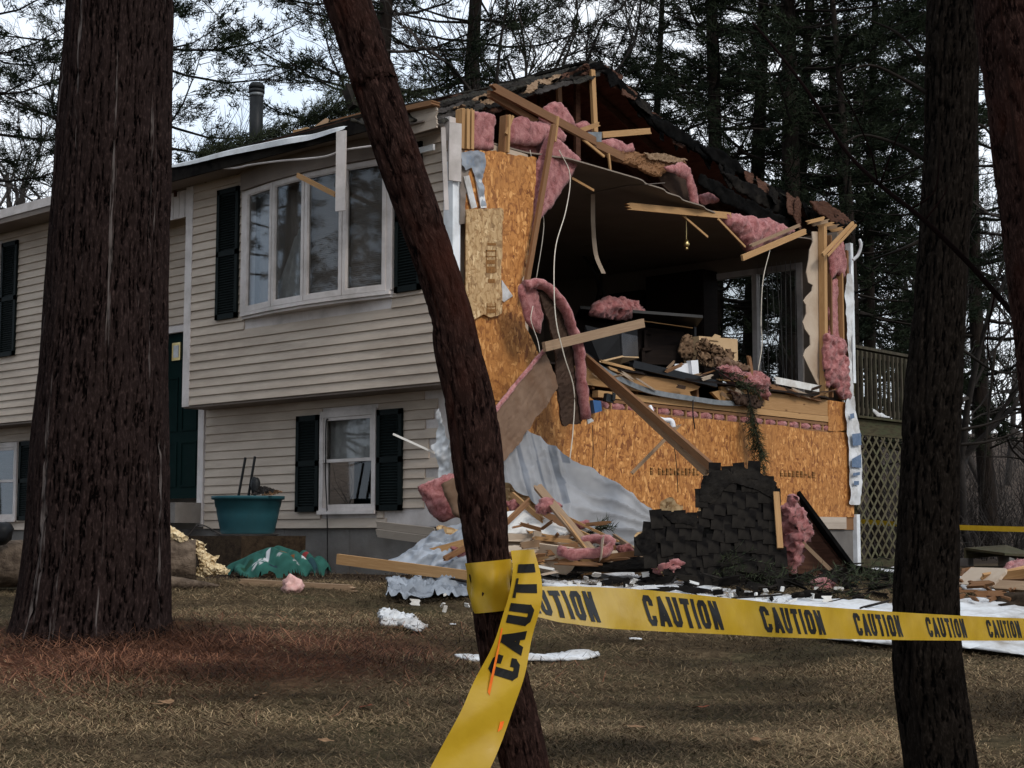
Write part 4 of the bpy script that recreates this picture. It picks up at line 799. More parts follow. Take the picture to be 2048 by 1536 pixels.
# wall cabinets and hood line on the rear wall
def span(px0, px1, py, y): return FY(px0, py, y)[0], FY(px1, py, y)[0]
a, b = span(1290, 1405, 560, 7.4); wc = thing('kitchen_cabinet', 'tall dark wood cabinet on the far wall beside the sliding door', 'cabinet', ((a + b) / 2, 7.5, 2.25))
obj('carcass', box(a, b, 7.42, 7.78, 2.26, 4.28), 'dark_wood', wc); obj('cabinet_door', box(a + .02, (a + b) / 2 - .004, 7.40, 7.418, 2.9, 4.24), 'dark_wood', wc); obj('cabinet_door', box((a + b) / 2 + .004, b - .02, 7.40, 7.418, 2.9, 4.24), 'dark_wood', wc)
a, b = span(1195, 1282, 590, 7.4); wc = thing('wall_cabinet', 'low row of dark wall cabinets left of the tall cabinet', 'cabinet', ((a + b) / 2, 7.5, 3.3))
obj('carcass', box(a, b, 7.45, 7.79, 3.3, 4.10), 'dark_wood', wc); obj('cabinet_door', box(a + .02, (a + b) / 2 - .004, 7.43, 7.448, 3.32, 4.08), 'dark_wood', wc); obj('cabinet_door', box((a + b) / 2 + .004, b - .02, 7.43, 7.448, 3.32, 4.08), 'dark_wood', wc)
# long dark counter the wad of insulation lies on
ct = thing('kitchen_counter', 'long black counter inside the room under a pink wad', 'counter', (-2.0, 4.2, 2.25))
a = GX(1150, 632, -1.9); b = GX(1392, 650, -0.9)
obj('counter_top', beam(a - (0, 0, .02), b - (0, 0, .02), 0.62, 0.04, up=(-0.74, -0.67, 0)), 'black_gloss', ct); obj('counter_front', beam(a - (0.15, -.1, .32), b + (-.35, .1, -.24), 0.55, 0.40, up=(0, 0, 1)), 'dark_wood', ct)
obj('leg', beam(GX(1388, 652, -0.9), GX(1388, 722, -0.9), 0.045, 0.045, up=(0, 1, 0)), 'black_gloss', ct); obj('edge_strip', beam(GX(1285, 642, -1.25), GX(1385, 656, -0.88), 0.012, 0.02), 'pine', ct)
wad('fluffy pink insulation wad heaped on the dark counter inside', [GX(x_, y_, -1.2) for x_, y_ in ((1202, 630), (1204, 606), (1225, 598), (1232, 591), (1258, 594), (1290, 604), (1304, 622), (1303, 640), (1285, 634), (1255, 637), (1225, 634))], 0.30, disp=0.06, h=0.028)
# tipped black cabinet with a shiny side and pale underside
cb = thing('tipped_cabinet', 'tipped black metal box with shiny side on the torn floor edge', 'cabinet', GX(1225, 722, -0.6)); 
q = [GX(1170, 650, -0.9), GX(1244, 668, -0.55), GX(1246, 712, -0.55), GX(1200, 722, -0.7), GX(1168, 700, -0.9)]
obj('front', slab(q, 0.02, None), 'black_gloss', cb)
obj('side', slab([GX(1243, 666, -0.54), GX(1275, 672, -0.75), GX(1277, 712, -0.75), GX(1246, 713, -0.54)], 0.015), 'steel', cb)
obj('underside', slab([GX(1200, 725, -0.65), GX(1246, 714, -0.53), GX(1278, 716, -0.76), GX(1240, 728, -0.72)], 0.02), 'card', cb)
obj('back', slab([GX(1172, 655, -1.25), GX(1275, 660, -1.25), GX(1275, 715, -1.25), GX(1172, 715, -1.25)], 0.02, (1, 0, 0)), 'black_gloss', cb)
stool = thing('dark_chair', 'dim wooden chair under the counter inside the room', 'chair', GX(1300, 735, -1.4))
for (x0, y0, x1, y1) in ((1285, 700, 1285, 740), (1318, 698, 1318, 738), (1283, 700, 1320, 698), (1290, 660, 1290, 700), (1314, 660, 1314, 700), (1290, 668, 1314, 668)): obj('leg' if y1 > 730 else ('seat' if y1 == 698 else 'back_rail'), beam(GX(x0, y0, -1.35), GX(x1, y1, -1.35), 0.05, 0.04, up=(0.3, 1, 0.2)), 'dark_wood', stool)
obj('cardboard_box', join(slab([GX(1398, 672, -0.75), GX(1475, 678, -0.75), GX(1476, 728, -0.75), GX(1400, 728, -0.75)], 0.25, (1, 0, 0))[:2], slab([GX(1430, 668, -0.73), GX(1442, 672, -0.73), GX(1438, 682, -0.73), GX(1420, 680, -0.73)], 0.006)[:2]), 'card', None, label='tan cardboard box standing before the sliding door', cat='box')
def cloth(name, pts, label, cat, mat, h=0.025, disp=0.07, dsc=6, seed=0, th=0.0, group=None, edge=0.03):
    return obj(name, gridsheet(pts, h, th, None, disp, dsc, edge, seed=seed), mat, None, True, label, cat, group)
cloth('crumpled_bag', [GX(a, b, -0.45) for a, b in ((1395, 690), (1405, 680), (1430, 690), (1468, 708), (1460, 720), (1470, 735), (1430, 735), (1400, 728))], 'crumpled brown paper bag lying before the cardboard box', 'bag', 'brown_cloth', 0.02, 0.10, 7, 3, 0.06)
cloth('dangling_rag', [GX(a, b, -0.7) for a, b in ((1366, 672), (1378, 666), (1388, 690), (1385, 715), (1372, 722), (1360, 705))], 'brown fibrous rag hanging beside the counter leg', 'rag', 'brown_cloth', 0.02, 0.06, 8, 4, 0.04)
wb = thing('white_box', 'small white open box perched on the torn floor edge', 'box', GX(1372, 752, -0.1))
obj('tray', join(slab([GX(1350, 728, -0.05), GX(1384, 726, -0.05), GX(1386, 748, -0.05), GX(1350, 746, -0.05)], 0.012)[:2], slab([GX(1350, 746, -0.05), GX(1386, 749, -0.05), GX(1390, 742, -0.2), GX(1356, 738, -0.2)], 0.012)[:2]), 'white_plastic', wb); obj('lid', slab([GX(1382, 721, -0.0), GX(1396, 720, -0.0), GX(1398, 748, -0.0), GX(1385, 750, -0.0)], 0.07, (1, 0, 0)), 'white_plastic', wb)
# pendant lamp and hanging strip
pl = thing('pendant_lamp', 'small brass pendant lamp hanging from the ceiling inside', 'lamp', HZ(1372, 425, 4.46))
pp = np.array(pl.location); dz = 0.36
obj('canopy', tube([pp - (0, 0, .0), pp - (0, 0, .03)], [0.05, 0.035], 12), 'brass', pl, True); obj('rod', tube([pp - (0, 0, .02), pp - (0, 0, dz)], 0.006, 6), 'brass', pl); obj('lamp_body', tube([pp - (0, 0, dz - .02), pp - (0, 0, dz + .05), pp - (0, 0, dz + .08)], [0.015, 0.045, 0.03], 12), 'brass', pl, True)
obj('finial', ball(pp - (0, 0, dz + .10), 0.024, 1, 0.0, 1, 2), 'brass', pl, True)
sp_ = spline([HZ(1186, 388, 4.46), HZ(1186, 388, 4.46) + (0, 0, -0.35), HZ(1186, 388, 4.46) + (0, 0.05, -0.72), HZ(1186, 388, 4.46) + (0.06, 0.12, -0.95)], 5)
V = []; 
for p in sp_: V += [p - RT * .025, p + RT * .025]
obj('hanging_tape', (V, [[2 * i, 2 * i + 1, 2 * i + 3, 2 * i + 2] for i in range(len(sp_) - 1)]), 'gyp_paper', None, label='torn tan paper strip hanging from the ceiling inside', cat='paper strip')

# ------------------------------------------------------------------ wreckage along the torn floor edge
board('flat dark beam lying along the torn floor edge below the white box', GX(1262, 728, 0.02), GX(1432, 768, 0.05), 0.085, 0.06, 'black_gloss', (0.02, 0.05), name='dark_beam', group=None)
cond = spline([GX(1172, 715, 0.05), GX(1230, 752, 0.06), GX(1300, 782, 0.07), GX(1390, 798, 0.07), GX(1450, 806, 0.07), GX(1510, 806, 0.06)], 6)
V = []
for p in cond: V += [p + (0, 0, .03), p - (0, 0, .03), p - (0.03, 0, .03), p + (-.03, 0, .03)]
Fc = [[4 * i + k, 4 * i + (k + 1) % 4, 4 * i + 4 + (k + 1) % 4, 4 * i + 4 + k] for i in range(len(cond) - 1) for k in range(4)]
obj('metal_channel', (V, Fc), 'galv', None, label='long bent grey metal channel sagging across the floor joists', cat='metal strip')
for k, (x0, y0, x1, y1, lb) in enumerate(((1200, 722, 1270, 740, 'short pale splintered plank left of the dark floor beam'), (1215, 735, 1262, 752, 'pale split lath under the tipped black box'), (1330, 742, 1350, 722, 'thin stick leaning beside the white box'), (1548, 760, 1640, 778, 'cream broken panel strip on the right floor edge'))):
    board(lb, GX(x0, y0, 0.05), GX(x1, y1, 0.02), 0.03 if k < 3 else 0.09, 0.02, ('pine', 'pine', 'pine_grey', 'gyp_white')[k], (0.04, 0.06))
board('brown splintered plank under the cream strip on the right floor edge', GX(1535, 772, 0.06), GX(1645, 800, 0.02), 0.06, 0.03, 'pine_old', (0.1, 0.15))
wad('salmon pink insulation heap at the middle of the torn floor edge', [GX(a, b, 0.12) for a, b in ((1445, 732), (1470, 728), (1500, 742), (1525, 738), (1542, 752), (1540, 775), (1546, 800), (1534, 792), (1520, 776), (1490, 770), (1462, 758))], 0.18, disp=0.07, h=0.026, edge=0.04, mat='pink')
board('dark split stake standing in the pink heap on the floor edge', GX(1505, 760, 0.05), GX(1497, 710, 0.05), 0.06, 0.03, 'pine_old', (0.02, 0.08), up=(0, 1, 0))
cloth('crumpled_sheathing', [GX(a, b, 0.03) for a, b in ((1430, 712), (1470, 722), (1500, 735), (1495, 742), (1455, 735), (1432, 728))], 'curled brown carpet scrap above the pink floor-edge heap', 'carpet scrap', 'kraft', 0.02, 0.06, 6, 7, 0.02)
cloth('floor_covering_scrap', [GX(a, b, 0.09) for a, b in ((1460, 785), (1500, 790), (1530, 800), (1520, 820), (1500, 812), (1470, 806))], 'curled dark flooring scrap hanging over the joists', 'flooring scrap', 'kraft_dark', 0.02, 0.06, 6, 17, 0.02)
def bough(name, root, tip, n, label, droop=0.2, L=0.22, seed=1, spread=0.35, dens=10, nl=0.09, mat='needle_bough', group='fallen pine boughs', sides=3):
    """a conifer twig: a stem, side shoots, needles in flat sprays"""
    r = np.random.default_rng(seed); root = np.asarray(root, float); tip = np.asarray(tip, float); d = tip - root; Ln = np.linalg.norm(d)
    t = np.linspace(0, 1, 8); stem = root + d * t[:, None] + np.array([0, 0, -1]) * (droop * Ln * (t ** 2 - t))[:, None] * -1
    th = thing(name, label, 'branch', stem[0] if stem[0][2] < stem[-1][2] else stem[-1], group)
    parts = [tube(stem, np.linspace(0.012, 0.003, 8), 5)]; ax = unit(d); side = unit(np.cross(ax, (0.2, 0.1, 1.0))); upv = np.cross(side, ax); segs = []
    for k in range(n):
        s = r.uniform(0.12, 1.0); p = root + d * s; p = p + np.array([0, 0, 1.0]) * (droop * Ln * (s - s * s)); a = r.uniform(0, 2 * math.pi)
        v = unit(ax * r.uniform(0.5, 1.0) + (side * math.cos(a) + upv * math.sin(a) * 0.6) * r.uniform(0.4, 1.0) + np.array([0, 0, -1]) * spread); l = L * r.uniform(0.5, 1.2) * (1.15 - 0.5 * s)
        parts.append(tube([p, p + v * l], [0.004, 0.002], 3)); segs.append((p, p + v * l))
    obj('stem', join(*parts), 'branch_bark', th)
    V = []; Fc = []
    for p, q in segs:
        v = unit(q - p); s1 = unit(np.cross(v, (0.3, 0.2, 1))); s2 = np.cross(v, s1); l = np.linalg.norm(q - p)
        for k in range(int(dens * l / 0.1)):
            c = p + (q - p) * r.uniform(0.05, 1.05); a = r.uniform(0, 2 * math.pi); w_ = unit(v * r.uniform(0.4, 1.2) + s1 * math.cos(a) + s2 * math.sin(a)); e = np.cross(w_, unit(r.normal(size=3))) * 0.0045; ll = nl * r.uniform(0.6, 1.2)
            i = len(V); V += [c - e, c + e, c + w_ * ll]; Fc.append([i, i + 1, i + 2])
    nd = obj('needles', (V, Fc), mat, th); nd['kind'] = 'stuff'; return th
bough('pine_bough', GX(1495, 780, 0.15), GX(1528, 940, 0.22), 46, 'green pine bough hanging over the orange sheathing', 0.02, 0.36, 3, 0.9, 12, 0.10)
bough('pine_bough', GX(1425, 735, 0.1), GX(1520, 790, 0.15), 26, 'pine bough tangled in the debris on the floor edge', 0.1, 0.25, 4, 0.1, 12)
obj('blue_outlet_box', join(slab([GX(1186, 800, 0.12), GX(1202, 802, 0.12), GX(1204, 822, 0.12), GX(1190, 826, 0.12)], 0.07, (1, -.3, 0))[:2]), 'blue_plastic', None, label='blue electrical box dangling below the floor edge', cat='electrical box')
obj('black_outlet_box', join(slab([GX(1214, 786, 0.12), GX(1228, 790, 0.12), GX(1226, 806, 0.12), GX(1212, 802, 0.12)], 0.06, (1, -.3, 0))[:2], slab([GX(1226, 784, 0.14), GX(1232, 788, 0.14), GX(1230, 802, 0.14), GX(1225, 800, 0.14)], 0.01)[:2]), 'black_metal', None, label='small black electrical box right of the blue one', cat='electrical box')
# draped batt, dark panel, leaning drywall
dp = thing('draped_panel', 'dark panel with pink insulation edge folded over the torn wall', 'panel', GX(1140, 850, 0.45))
obj('paper_face', gridsheet([GX(a, b, 0.42) for a, b in ((1078, 580), (1105, 596), (1130, 632), (1146, 690), (1152, 750), (1166, 846), (1124, 852), (1114, 760), (1110, 690), (1098, 640), (1086, 610))], 0.03, 0.02, None, 0.02, 3, 0.0, seed=3), 'kraft_dark', dp)
pk = spline([GX(1050, 572, 0.40), GX(1072, 566, 0.44), GX(1100, 578, 0.46), GX(1125, 610, 0.48), GX(1144, 655, 0.48), GX(1158, 710, 0.48), GX(1163, 770, 0.48), GX(1172, 838, 0.48)], 6)
V, Fc = tube(pk, 0.05, 12); V = V + np.array([[0, 0, 0]]) ; nn = fbm(V, 14, 3, 4); ctr = np.repeat(pk, 12, axis=0); V = ctr + (V - ctr) * (1 + 0.35 * nn)[:, None] * np.array([1.3, 0.85, 1.0])
obj('insulation_edge', (V, Fc), 'pink', dp, True)
fluff('insulation_flap', [GX(a, b, 0.40) for a, b in ((1044, 568), (1066, 562), (1082, 582), (1092, 630), (1086, 668), (1070, 655), (1058, 640), (1048, 605))], 0.09, dp, edge=0.02)
obj('torn_edge', slab([GX(1170, 812, .46), GX(1182, 835, .46), GX(1188, 842, .46), GX(1176, 848, .46)], .01), 'gyp_white', dp)
ld = thing('leaning_drywall', 'big tan drywall panel with pink edge leaning against the torn corner', 'drywall panel', AT(990, 945, 14.6))
q = [GX(1094, 698, 0.45), GX(1116, 776, 0.50), AT(996, 944, 14.4), AT(974, 846, 14.4)]
obj('panel_face', gridsheet([q[0], q[1], q[2] * .5 + q[1] * .5, q[2], q[2] * .5 + q[3] * .5, q[3], q[0] * .5 + q[3] * .5], 0.04, 0.018, None, 0.012, 3, 0.02, seed=2), 'kraft', ld)
obj('insulation_edge', (lambda g: (g[0] + 0.02 * fbm(g[0], 18, 2, 3)[:, None], g[1]))(tube(spline([q[0] + (0, 0, .02), q[0] * .5 + q[3] * .5 + (0, -.01, .02), q[3] + (0, 0, .02)], 10), 0.022, 8)), 'pink', ld, True)
board('pale stud jutting out over the draped dark panel', GX(1088, 694, 0.62), GX(1286, 646, 0.55), 0.095, 0.04, 'pine_grey', (0, 0.0))
rf = thing('fallen_rafter', 'long double rafter slanting from the floor edge to the shingles', 'board', AT(1425, 945, 13.3))
obj('plank', beam(GX(1168, 712, 0.25), AT(1432, 942, 13.6), 0.075, 0.04, up=(0, 0, 1), broken=(0.05, 0.05)), 'pine_old', rf); obj('plank', beam(GX(1172, 722, 0.20), AT(1422, 952, 13.75), 0.085, 0.03, up=(0, 0, 1), broken=(0.05, 0.1)), 'pine_grey', rf)
board('thin bare stick crossing the long slanting rafter', AT(1262, 948, 14.6), AT(1362, 846, 14.9), 0.028, 0.022, 'pine_grey', (0.02, 0.08))
wgt = spline([AT(1300, 812, 14.9), AT(1308, 830, 14.85), AT(1325, 840, 14.8), AT(1342, 842, 14.8), AT(1346, 855, 14.8)], 6); obj('white_trim_scrap', tube(wgt, np.linspace(0.018, 0.03, len(wgt)), 8), 'white_plastic', None, True, 'bent white trim scrap caught on the slanting rafter', 'trim scrap')
for pts, r, m, lb in (([GX(1118, 300, 0.05), GX(1140, 350, 0.1), GX(1132, 420, 0.2), GX(1112, 490, 0.35), GX(1108, 560, 0.6), GX(1112, 640, 0.7), GX(1128, 710, 0.75), GX(1148, 780, 0.75), GX(1146, 860, 0.75), GX(1138, 930, 0.75), GX(1130, 995, 0.72)], 0.006, 'wire_white', 'white cable hanging down across the draped dark panel'),
                      ([GX(1060, 300, 0.0), GX(1085, 420, -0.1), GX(1086, 470, -0.1), GX(1072, 560, -0.05)], 0.004, 'wire_white', 'thin white wire beside the leaning stud'),
                      ([GX(1540, 500, 0.0), GX(1526, 560, 0.02), GX(1522, 640, 0.04), GX(1524, 690, 0.05), GX(1516, 742, 0.08)], 0.006, 'wire_white', 'pale wire hanging in front of the sliding door'),
                      ([GX(1066, 612, 0.5), GX(1062, 640, 0.52), GX(1075, 680, 0.55), GX(1080, 705, 0.6)], 0.004, 'wire_white', 'short pale wire on the pink flap'),
                      ([GX(1185, 850, 0.5), GX(1186, 900, 0.5), GX(1184, 965, 0.5)], 0.004, 'wire_black', 'dark wire below the draped panel'),
                      ([GX(1348, 890, 0.3), GX(1353, 930, 0.3), GX(1356, 985, 0.3)], 0.005, 'wire_black', 'dark wire hanging beside the slanting rafter'),
                      ([GX(1386, 800, 0.1), GX(1386, 830, 0.12), GX(1390, 858, 0.12)], 0.008, 'wire_black', 'short black strap hanging under the metal channel')):
    obj('cable', tube(spline(pts, 6), r, 5), m, None, True, lb, 'cable', 'cables hanging out of the wall')
wad('tiny pink tuft on the translucent house wrap', [GX(a, b, 0.62) for a, b in ((1178, 966), (1196, 962), (1200, 975), (1190, 990), (1180, 982))], 0.05, h=0.015, disp=0.02)

# ------------------------------------------------------------------ house wrap sheets
W1 = [(1052, 858), (1085, 880), (1150, 920), (1200, 950), (1240, 976), (1290, 1010), (1322, 1034), (1312, 1085), (1270, 1092), (1225, 1085), (1180, 1060), (1120, 1040), (1060, 1000), (1000, 958), (1002, 930), (1020, 905)]
wn = unit(np.array([0.80, -0.30, 0.45])); wp = GX(1100, 960, 0.8)
g = gridsheet([onplane(a, b, wp, wn) for a, b in W1], 0.017, 0.0, wn, 0.0, 3, 0.01, seed=5, residual=False)
vc = g[0] - CAM; qx = 1024 + FPX * (vc @ RT) / (vc @ FW); qy = 768 - FPX * (vc @ UP) / (vc @ FW)
tt1 = qx - (qy - 860) * 0.24; fan = np.arctan2(qy - 1062, 1345 - qx); fd = np.hypot(qy - 1062, 1345 - qx); n3 = fbm(g[0], 2.6, 4, 3)
ridge1 = 1 - np.abs(np.sin(tt1 / 9.0 + 1.6 * n3)) ** 0.6; ridge2 = 1 - np.abs(np.sin(fan * 15 + 1.2 * n3)) ** 0.6
fold = 0.045 * ridge1 * sstep(1135, 1085, tt1) + 0.05 * ridge2 * sstep(270, 140, fd) * sstep(20, 60, fd) + 0.035 * n3
wt = np.tile(np.array([0.245, 0.245, 0.252, 1.0]), (len(qx), 1)); wt[:, :3] *= (1 + 0.35 * n3)[:, None]; wt[:, :3] += (sstep(330, 120, fd) * 0.02)[:, None]  # tint lifted towards the fan corner as a painted highlight
band = ((np.abs(tt1 - 1096) < 7) | (np.abs(tt1 - 1028) < 6) | (np.abs(tt1 - 1062) < 2.5) | ((np.abs(tt1 - 1118) < 10) & (qy < 925))) & (qy < 1010)
glyph = (np.sin(qy / 2.6) * np.sin(qy / 7.0 + 1) > -0.35); wt[band, :3] *= np.array([0.58, 0.62, 0.68]) * (1 + 0.5 * n3[band])[:, None]
obj('house_wrap_sheet', (g[0] + wn * fold[:, None], g[1]), 'wrap_print', None, True, 'large translucent house wrap sheet draped down the orange sheathing', 'plastic sheet', 'loose house wrap', attrs={'tint': ('FLOAT_COLOR', wt)})
def crumple(pts, nrm, label, seed, h=0.016, amp=0.055, base=(0.30, 0.325, 0.365)):
    g = gridsheet(pts, h, 0.0, nrm, 0.0, 3, 0.03, seed=seed, residual=False); q3 = np.c_[g[2][:, 0] * 0.9 + g[2][:, 1] * 1.6, g[2][:, 1] * 2.2 - g[2][:, 0] * 2.0, np.zeros(len(g[0]))]; n_1 = fbm(q3, 1.0, 3, seed); n_2 = fbm(q3 + 9, 2.4, 3, seed + 2); c, a, b, nn = basis(np.asarray(pts), nrm)
    f = amp * (1 - np.abs(np.sin(5 * n_1 + 3 * n_2)) ** 0.7) + amp * 0.9 * n_1; wt = np.tile(np.r_[np.array(base), 1.0], (len(n_1), 1)); wt[:, :3] *= (1 + 0.45 * n_2 + 0.25 * n_1)[:, None]
    lt = (np.sin(g[2][:, 1] * 30) > 0.55) & (np.sin(g[2][:, 0] * 55) > -0.4); wt[lt, :3] *= 0.62
    return obj('house_wrap_sheet', (g[0] + nn * f[:, None], g[1]), 'wrap_print', None, True, label, 'plastic sheet', 'loose house wrap', attrs={'tint': ('FLOAT_COLOR', np.clip(wt, 0.02, 0.8))})
p2 = AT(860, 1140, 13.35); n2 = unit(np.array([0.55, -0.62, 0.6]))
crumple([onplane(a, b, p2, n2) for a, b in ((925, 1040), (880, 1060), (840, 1085), (800, 1108), (770, 1122), (800, 1130), (840, 1150), (900, 1160), (1000, 1160), (980, 1060))], n2, 'crumpled blue-white house wrap bunched behind the long board', 8)
crumple([GR(a, b) + (0, 0, .05) for a, b in ((778, 1176), (850, 1170), (930, 1170), (990, 1174), (990, 1196), (930, 1202), (880, 1205), (820, 1207), (776, 1205))], (0.06, -0.07, 1.0), 'crumpled grey house wrap lying on the grass in front of the long board', 12, 0.018, 0.07, (0.24, 0.26, 0.29))
W3 = [(876, 815), (884, 830), (890, 862), (898, 880), (903, 905), (900, 960), (884, 985), (876, 950), (872, 905), (862, 895), (870, 880), (868, 862), (876, 850)]
g = gridsheet([FY(a, b, 0.1) for a, b in W3], 0.014, 0, None, 0.04, 8, 0.02, seed=12); obj('house_wrap_sheet', g, 'sheet_white', None, True, 'torn white wrap strip on the lower front corner', 'plastic sheet', 'loose house wrap')
cs = [obj('vinyl_scrap', beam(FY(753, 1050 + 16 * k, 0.28), AT(872, 1064 + 18 * k, 15.2), 0.085, 0.012, broken=(0.02, 0.05), up=(0, -0.3, 1)), 'vinyl', None, label=lb, cat='siding', group='torn siding') for k, lb in enumerate(('upper torn siding board sagging beside the lower window', 'lower torn siding board sagging onto the foundation'))]
board('thin pale plastic strip sticking out of the front corner', FY(786, 868, -0.25), FY(874, 908, 0.2), 0.022, 0.008, 'gyp_white', name='plastic_strip', cat='strip', group=None)
# ------------------------------------------------------------------ rubble pile at the front corner
board('long two by four thrust out of the pile over the front grass', AT(676, 1118, 13.5), AT(950, 1154, 12.6), 0.09, 0.04, 'pine', (0.0, 0.0))
obj('plywood_scrap', gridsheet([AT(a, b, 13.6) for a, b in ((872, 1044), (925, 1062), (935, 1085), (905, 1095), (878, 1100))], 0.02, 0.02, None, 0, edge=0.02, seed=4), 'osb_pale', None, label='small pale plywood scrap left of the leaning tree', cat='plywood')
board('short pale board end below the plywood scrap', AT(862, 1105, 13.5), AT(945, 1082, 13.4), 0.07, 0.05, 'pine', (0, 0.05))
wad('thick pink insulation slab behind the leaning tree by the lower siding', [AT(a, b, 14.2) for a, b in ((832, 975), (870, 955), (905, 945), (925, 975), (920, 1030), (880, 1045), (862, 1030), (845, 1000))], 0.16, disp=0.03)
wad('brown backed insulation slab right of the thick pink slab', [AT(a, b, 14.0) for a, b in ((880, 968), (912, 950), (930, 985), (930, 1040), (905, 1030))], 0.05, mat='kraft', disp=0.012)
obj('sheathing_scrap', gridsheet([AT(a, b, 14.8) for a, b in ((1000, 945), (1040, 965), (1075, 990), (1105, 1020), (1080, 1032), (1040, 1015), (1000, 1010))], 0.025, 0.015, None, 0.01, 3, 0.04, seed=9), 'osb_pale', None, label='splintered pale sheathing scrap behind the white panel', cat='sheathing')
def tilted(px, d, n, pts): p = AT(px[0], px[1], d); return [onplane(a, b, p, unit(n)) for a, b in pts]
n_ = (0.30, -0.42, 0.85)
obj('drywall_panel', gridsheet(tilted((1060, 1050), 14.0, n_, ((1000, 1025), (1045, 1016), (1090, 1035), (1140, 1062), (1125, 1070), (1060, 1068), (1000, 1066))), 0.03, 0.02, None, 0.008, 3, 0.03, seed=2), 'gyp_white', None, label='white speckled panel on top of the rubble pile', cat='panel', group='drywall sheets in the rubble')
obj('drywall_panel', slab([AT(998, 1066, 13.7), AT(1126, 1070, 13.8), AT(1122, 1085, 13.75), AT(1000, 1082, 13.7)], 0.4, unit(np.array([0.4, -0.6, 0.3]))), 'gyp_paper', None, label='thick tan broken slab edge under the white speckled panel', cat='panel', group='drywall sheets in the rubble')
obj('drywall_panel', gridsheet(tilted((1060, 1100), 13.4, n_, ((996, 1088), (1060, 1092), (1120, 1108), (1112, 1114), (1050, 1116), (1000, 1112))), 0.03, 0.02, None, 0.008, 3, 0.03, seed=5), 'gyp_paper', None, label='tan drywall sheet with torn edge lower in the pile', cat='panel', group='drywall sheets in the rubble')
obj('roofing_sheet', gridsheet(tilted((1120, 1115), 13.6, (0.25, -0.35, 0.9), ((1010, 1116), (1100, 1108), (1230, 1090), (1318, 1092), (1335, 1130), (1280, 1140), (1150, 1138), (1030, 1126))), 0.04, 0.02, None, 0.03, 2, 0.05, seed=6), 'shingle', None, label='flat black roofing sheet lying between the pile and the shingles', cat='roofing')
obj('drywall_panel', gridsheet([GR(a, b) + (0, 0, .10) for a, b in ((1018, 1132), (1060, 1128), (1110, 1136), (1125, 1150), (1230, 1160), (1100, 1166), (1030, 1160))], 0.04, 0.02, None, 0.02, 2, 0.05, seed=7), 'gyp_paper', None, label='tan torn sheet lying flat in front of the black roofing', cat='panel', group='drywall sheets in the rubble')
wad('crumpled pink wad on the slanted board in the pile', [AT(a, b, 13.9) for a, b in ((1066, 1012), (1082, 998), (1110, 1000), (1128, 1012), (1118, 1022), (1100, 1020), (1092, 1032), (1074, 1026))], 0.10, disp=0.04, h=0.02)
board('grey slanted board with a pink wad in the rubble pile', AT(1074, 972, 14.2), AT(1184, 1104, 13.3), 0.075, 0.045, 'pine_grey', (0.04, 0.02), up=(0.7, 0.64, 0.2))
board('thin batten lying from the pile to the wrap', AT(1108, 1022, 13.9), AT(1238, 1084, 13.6), 0.022, 0.02, 'pine', (0.0, 0.02))
board('thin broken lath beside the grey slanted board', AT(1118, 1026, 13.8), AT(1178, 1106, 13.25), 0.022, 0.02, 'pine', (0.0, 0.04))
cur_ = spline([AT(1118, 1100, 13.2), AT(1140, 1108, 13.15), AT(1180, 1106, 13.15), AT(1215, 1102, 13.2), AT(1222, 1085, 13.3), AT(1195, 1078, 13.4), AT(1165, 1082, 13.45)], 6)
V, Fc = tube(cur_, 0.045, 10); ctr = np.repeat(cur_, 10, axis=0); V = ctr + (V - ctr) * (1 + 0.5 * fbm(V, 13, 3, 8))[:, None]
obj('insulation_piece', (V, Fc), 'pink', None, True, 'curled pink insulation strip at the foot of the slanted board', 'insulation', 'torn pieces of pink insulation')
obj('insulation_piece', ball(AT(1340, 1134, 12.9), (0.15, 0.15, 0.075), 3, 0.35, 2.4, 4), 'pink', None, True, 'rounded pink insulation lump at the foot of the shingles', 'insulation', 'torn pieces of pink insulation')
bough('pine_bough', AT(1150, 1070, 13.7), AT(1215, 1055, 13.8), 18, 'small pine sprig in the rubble before the wrap', 0.1, 0.16, 6, 0.0, 10)
for k, (a, b, c, d, lb) in enumerate(((1020, 1122, 1115, 1140, 'white torn edge strip in front of the pile'), (1080, 1150, 1120, 1142, 'narrow tan sliver by the white strip'))): board(lb, AT(a, b, 12.9), AT(c, d, 12.9), 0.02, 0.06, 'gyp_white' if k == 0 else 'gyp_paper', (0.03, 0.05))

# ------------------------------------------------------------------ the standing piece of roof
sp0 = AT(1420, 1170, 12.75); sn = unit(-FH * 0.88 + np.array([0, 0, 1.0]) * 0.42 + RT * 0.05)
def S_(a, b, lift=0.0): return onplane(a, b, sp0, sn) + sn * lift
rs = thing('fallen_roof_section', 'black shingled roof section standing on edge in the debris', 'roof section', S_(1420, 1175))
SO = [(1268, 1075), (1292, 1052), (1318, 1030), (1345, 1035), (1372, 1031), (1400, 1033), (1396, 1000), (1406, 974), (1426, 946), (1455, 938), (1515, 950), (1550, 966), (1557, 985), (1552, 1010), (1560, 1110), (1576, 1176), (1500, 1182), (1400, 1168), (1330, 1152), (1290, 1112)]
obj('roof_deck', gridsheet([S_(a, b, -0.012) for a, b in SO], 0.025, 0.016, sn, 0, edge=0.025, seed=3, residual=False), 'osb_pale', rs); obj('roofing_felt', gridsheet([S_(a + (1420 - a) * .015 + 3, b + (1080 - b) * .02 + 2, -0.006) for a, b in SO], 0.03, 0.006, sn, 0.004, 3, edge=0.02, seed=4, residual=False), 'felt', rs)
cw = 24.0; rh = 30.0
ex = S_(1424, 1080) - S_(1400, 1080); ey = S_(1400, 1050) - S_(1400, 1080); ux, uy = unit(ex), unit(ey); tabm = []
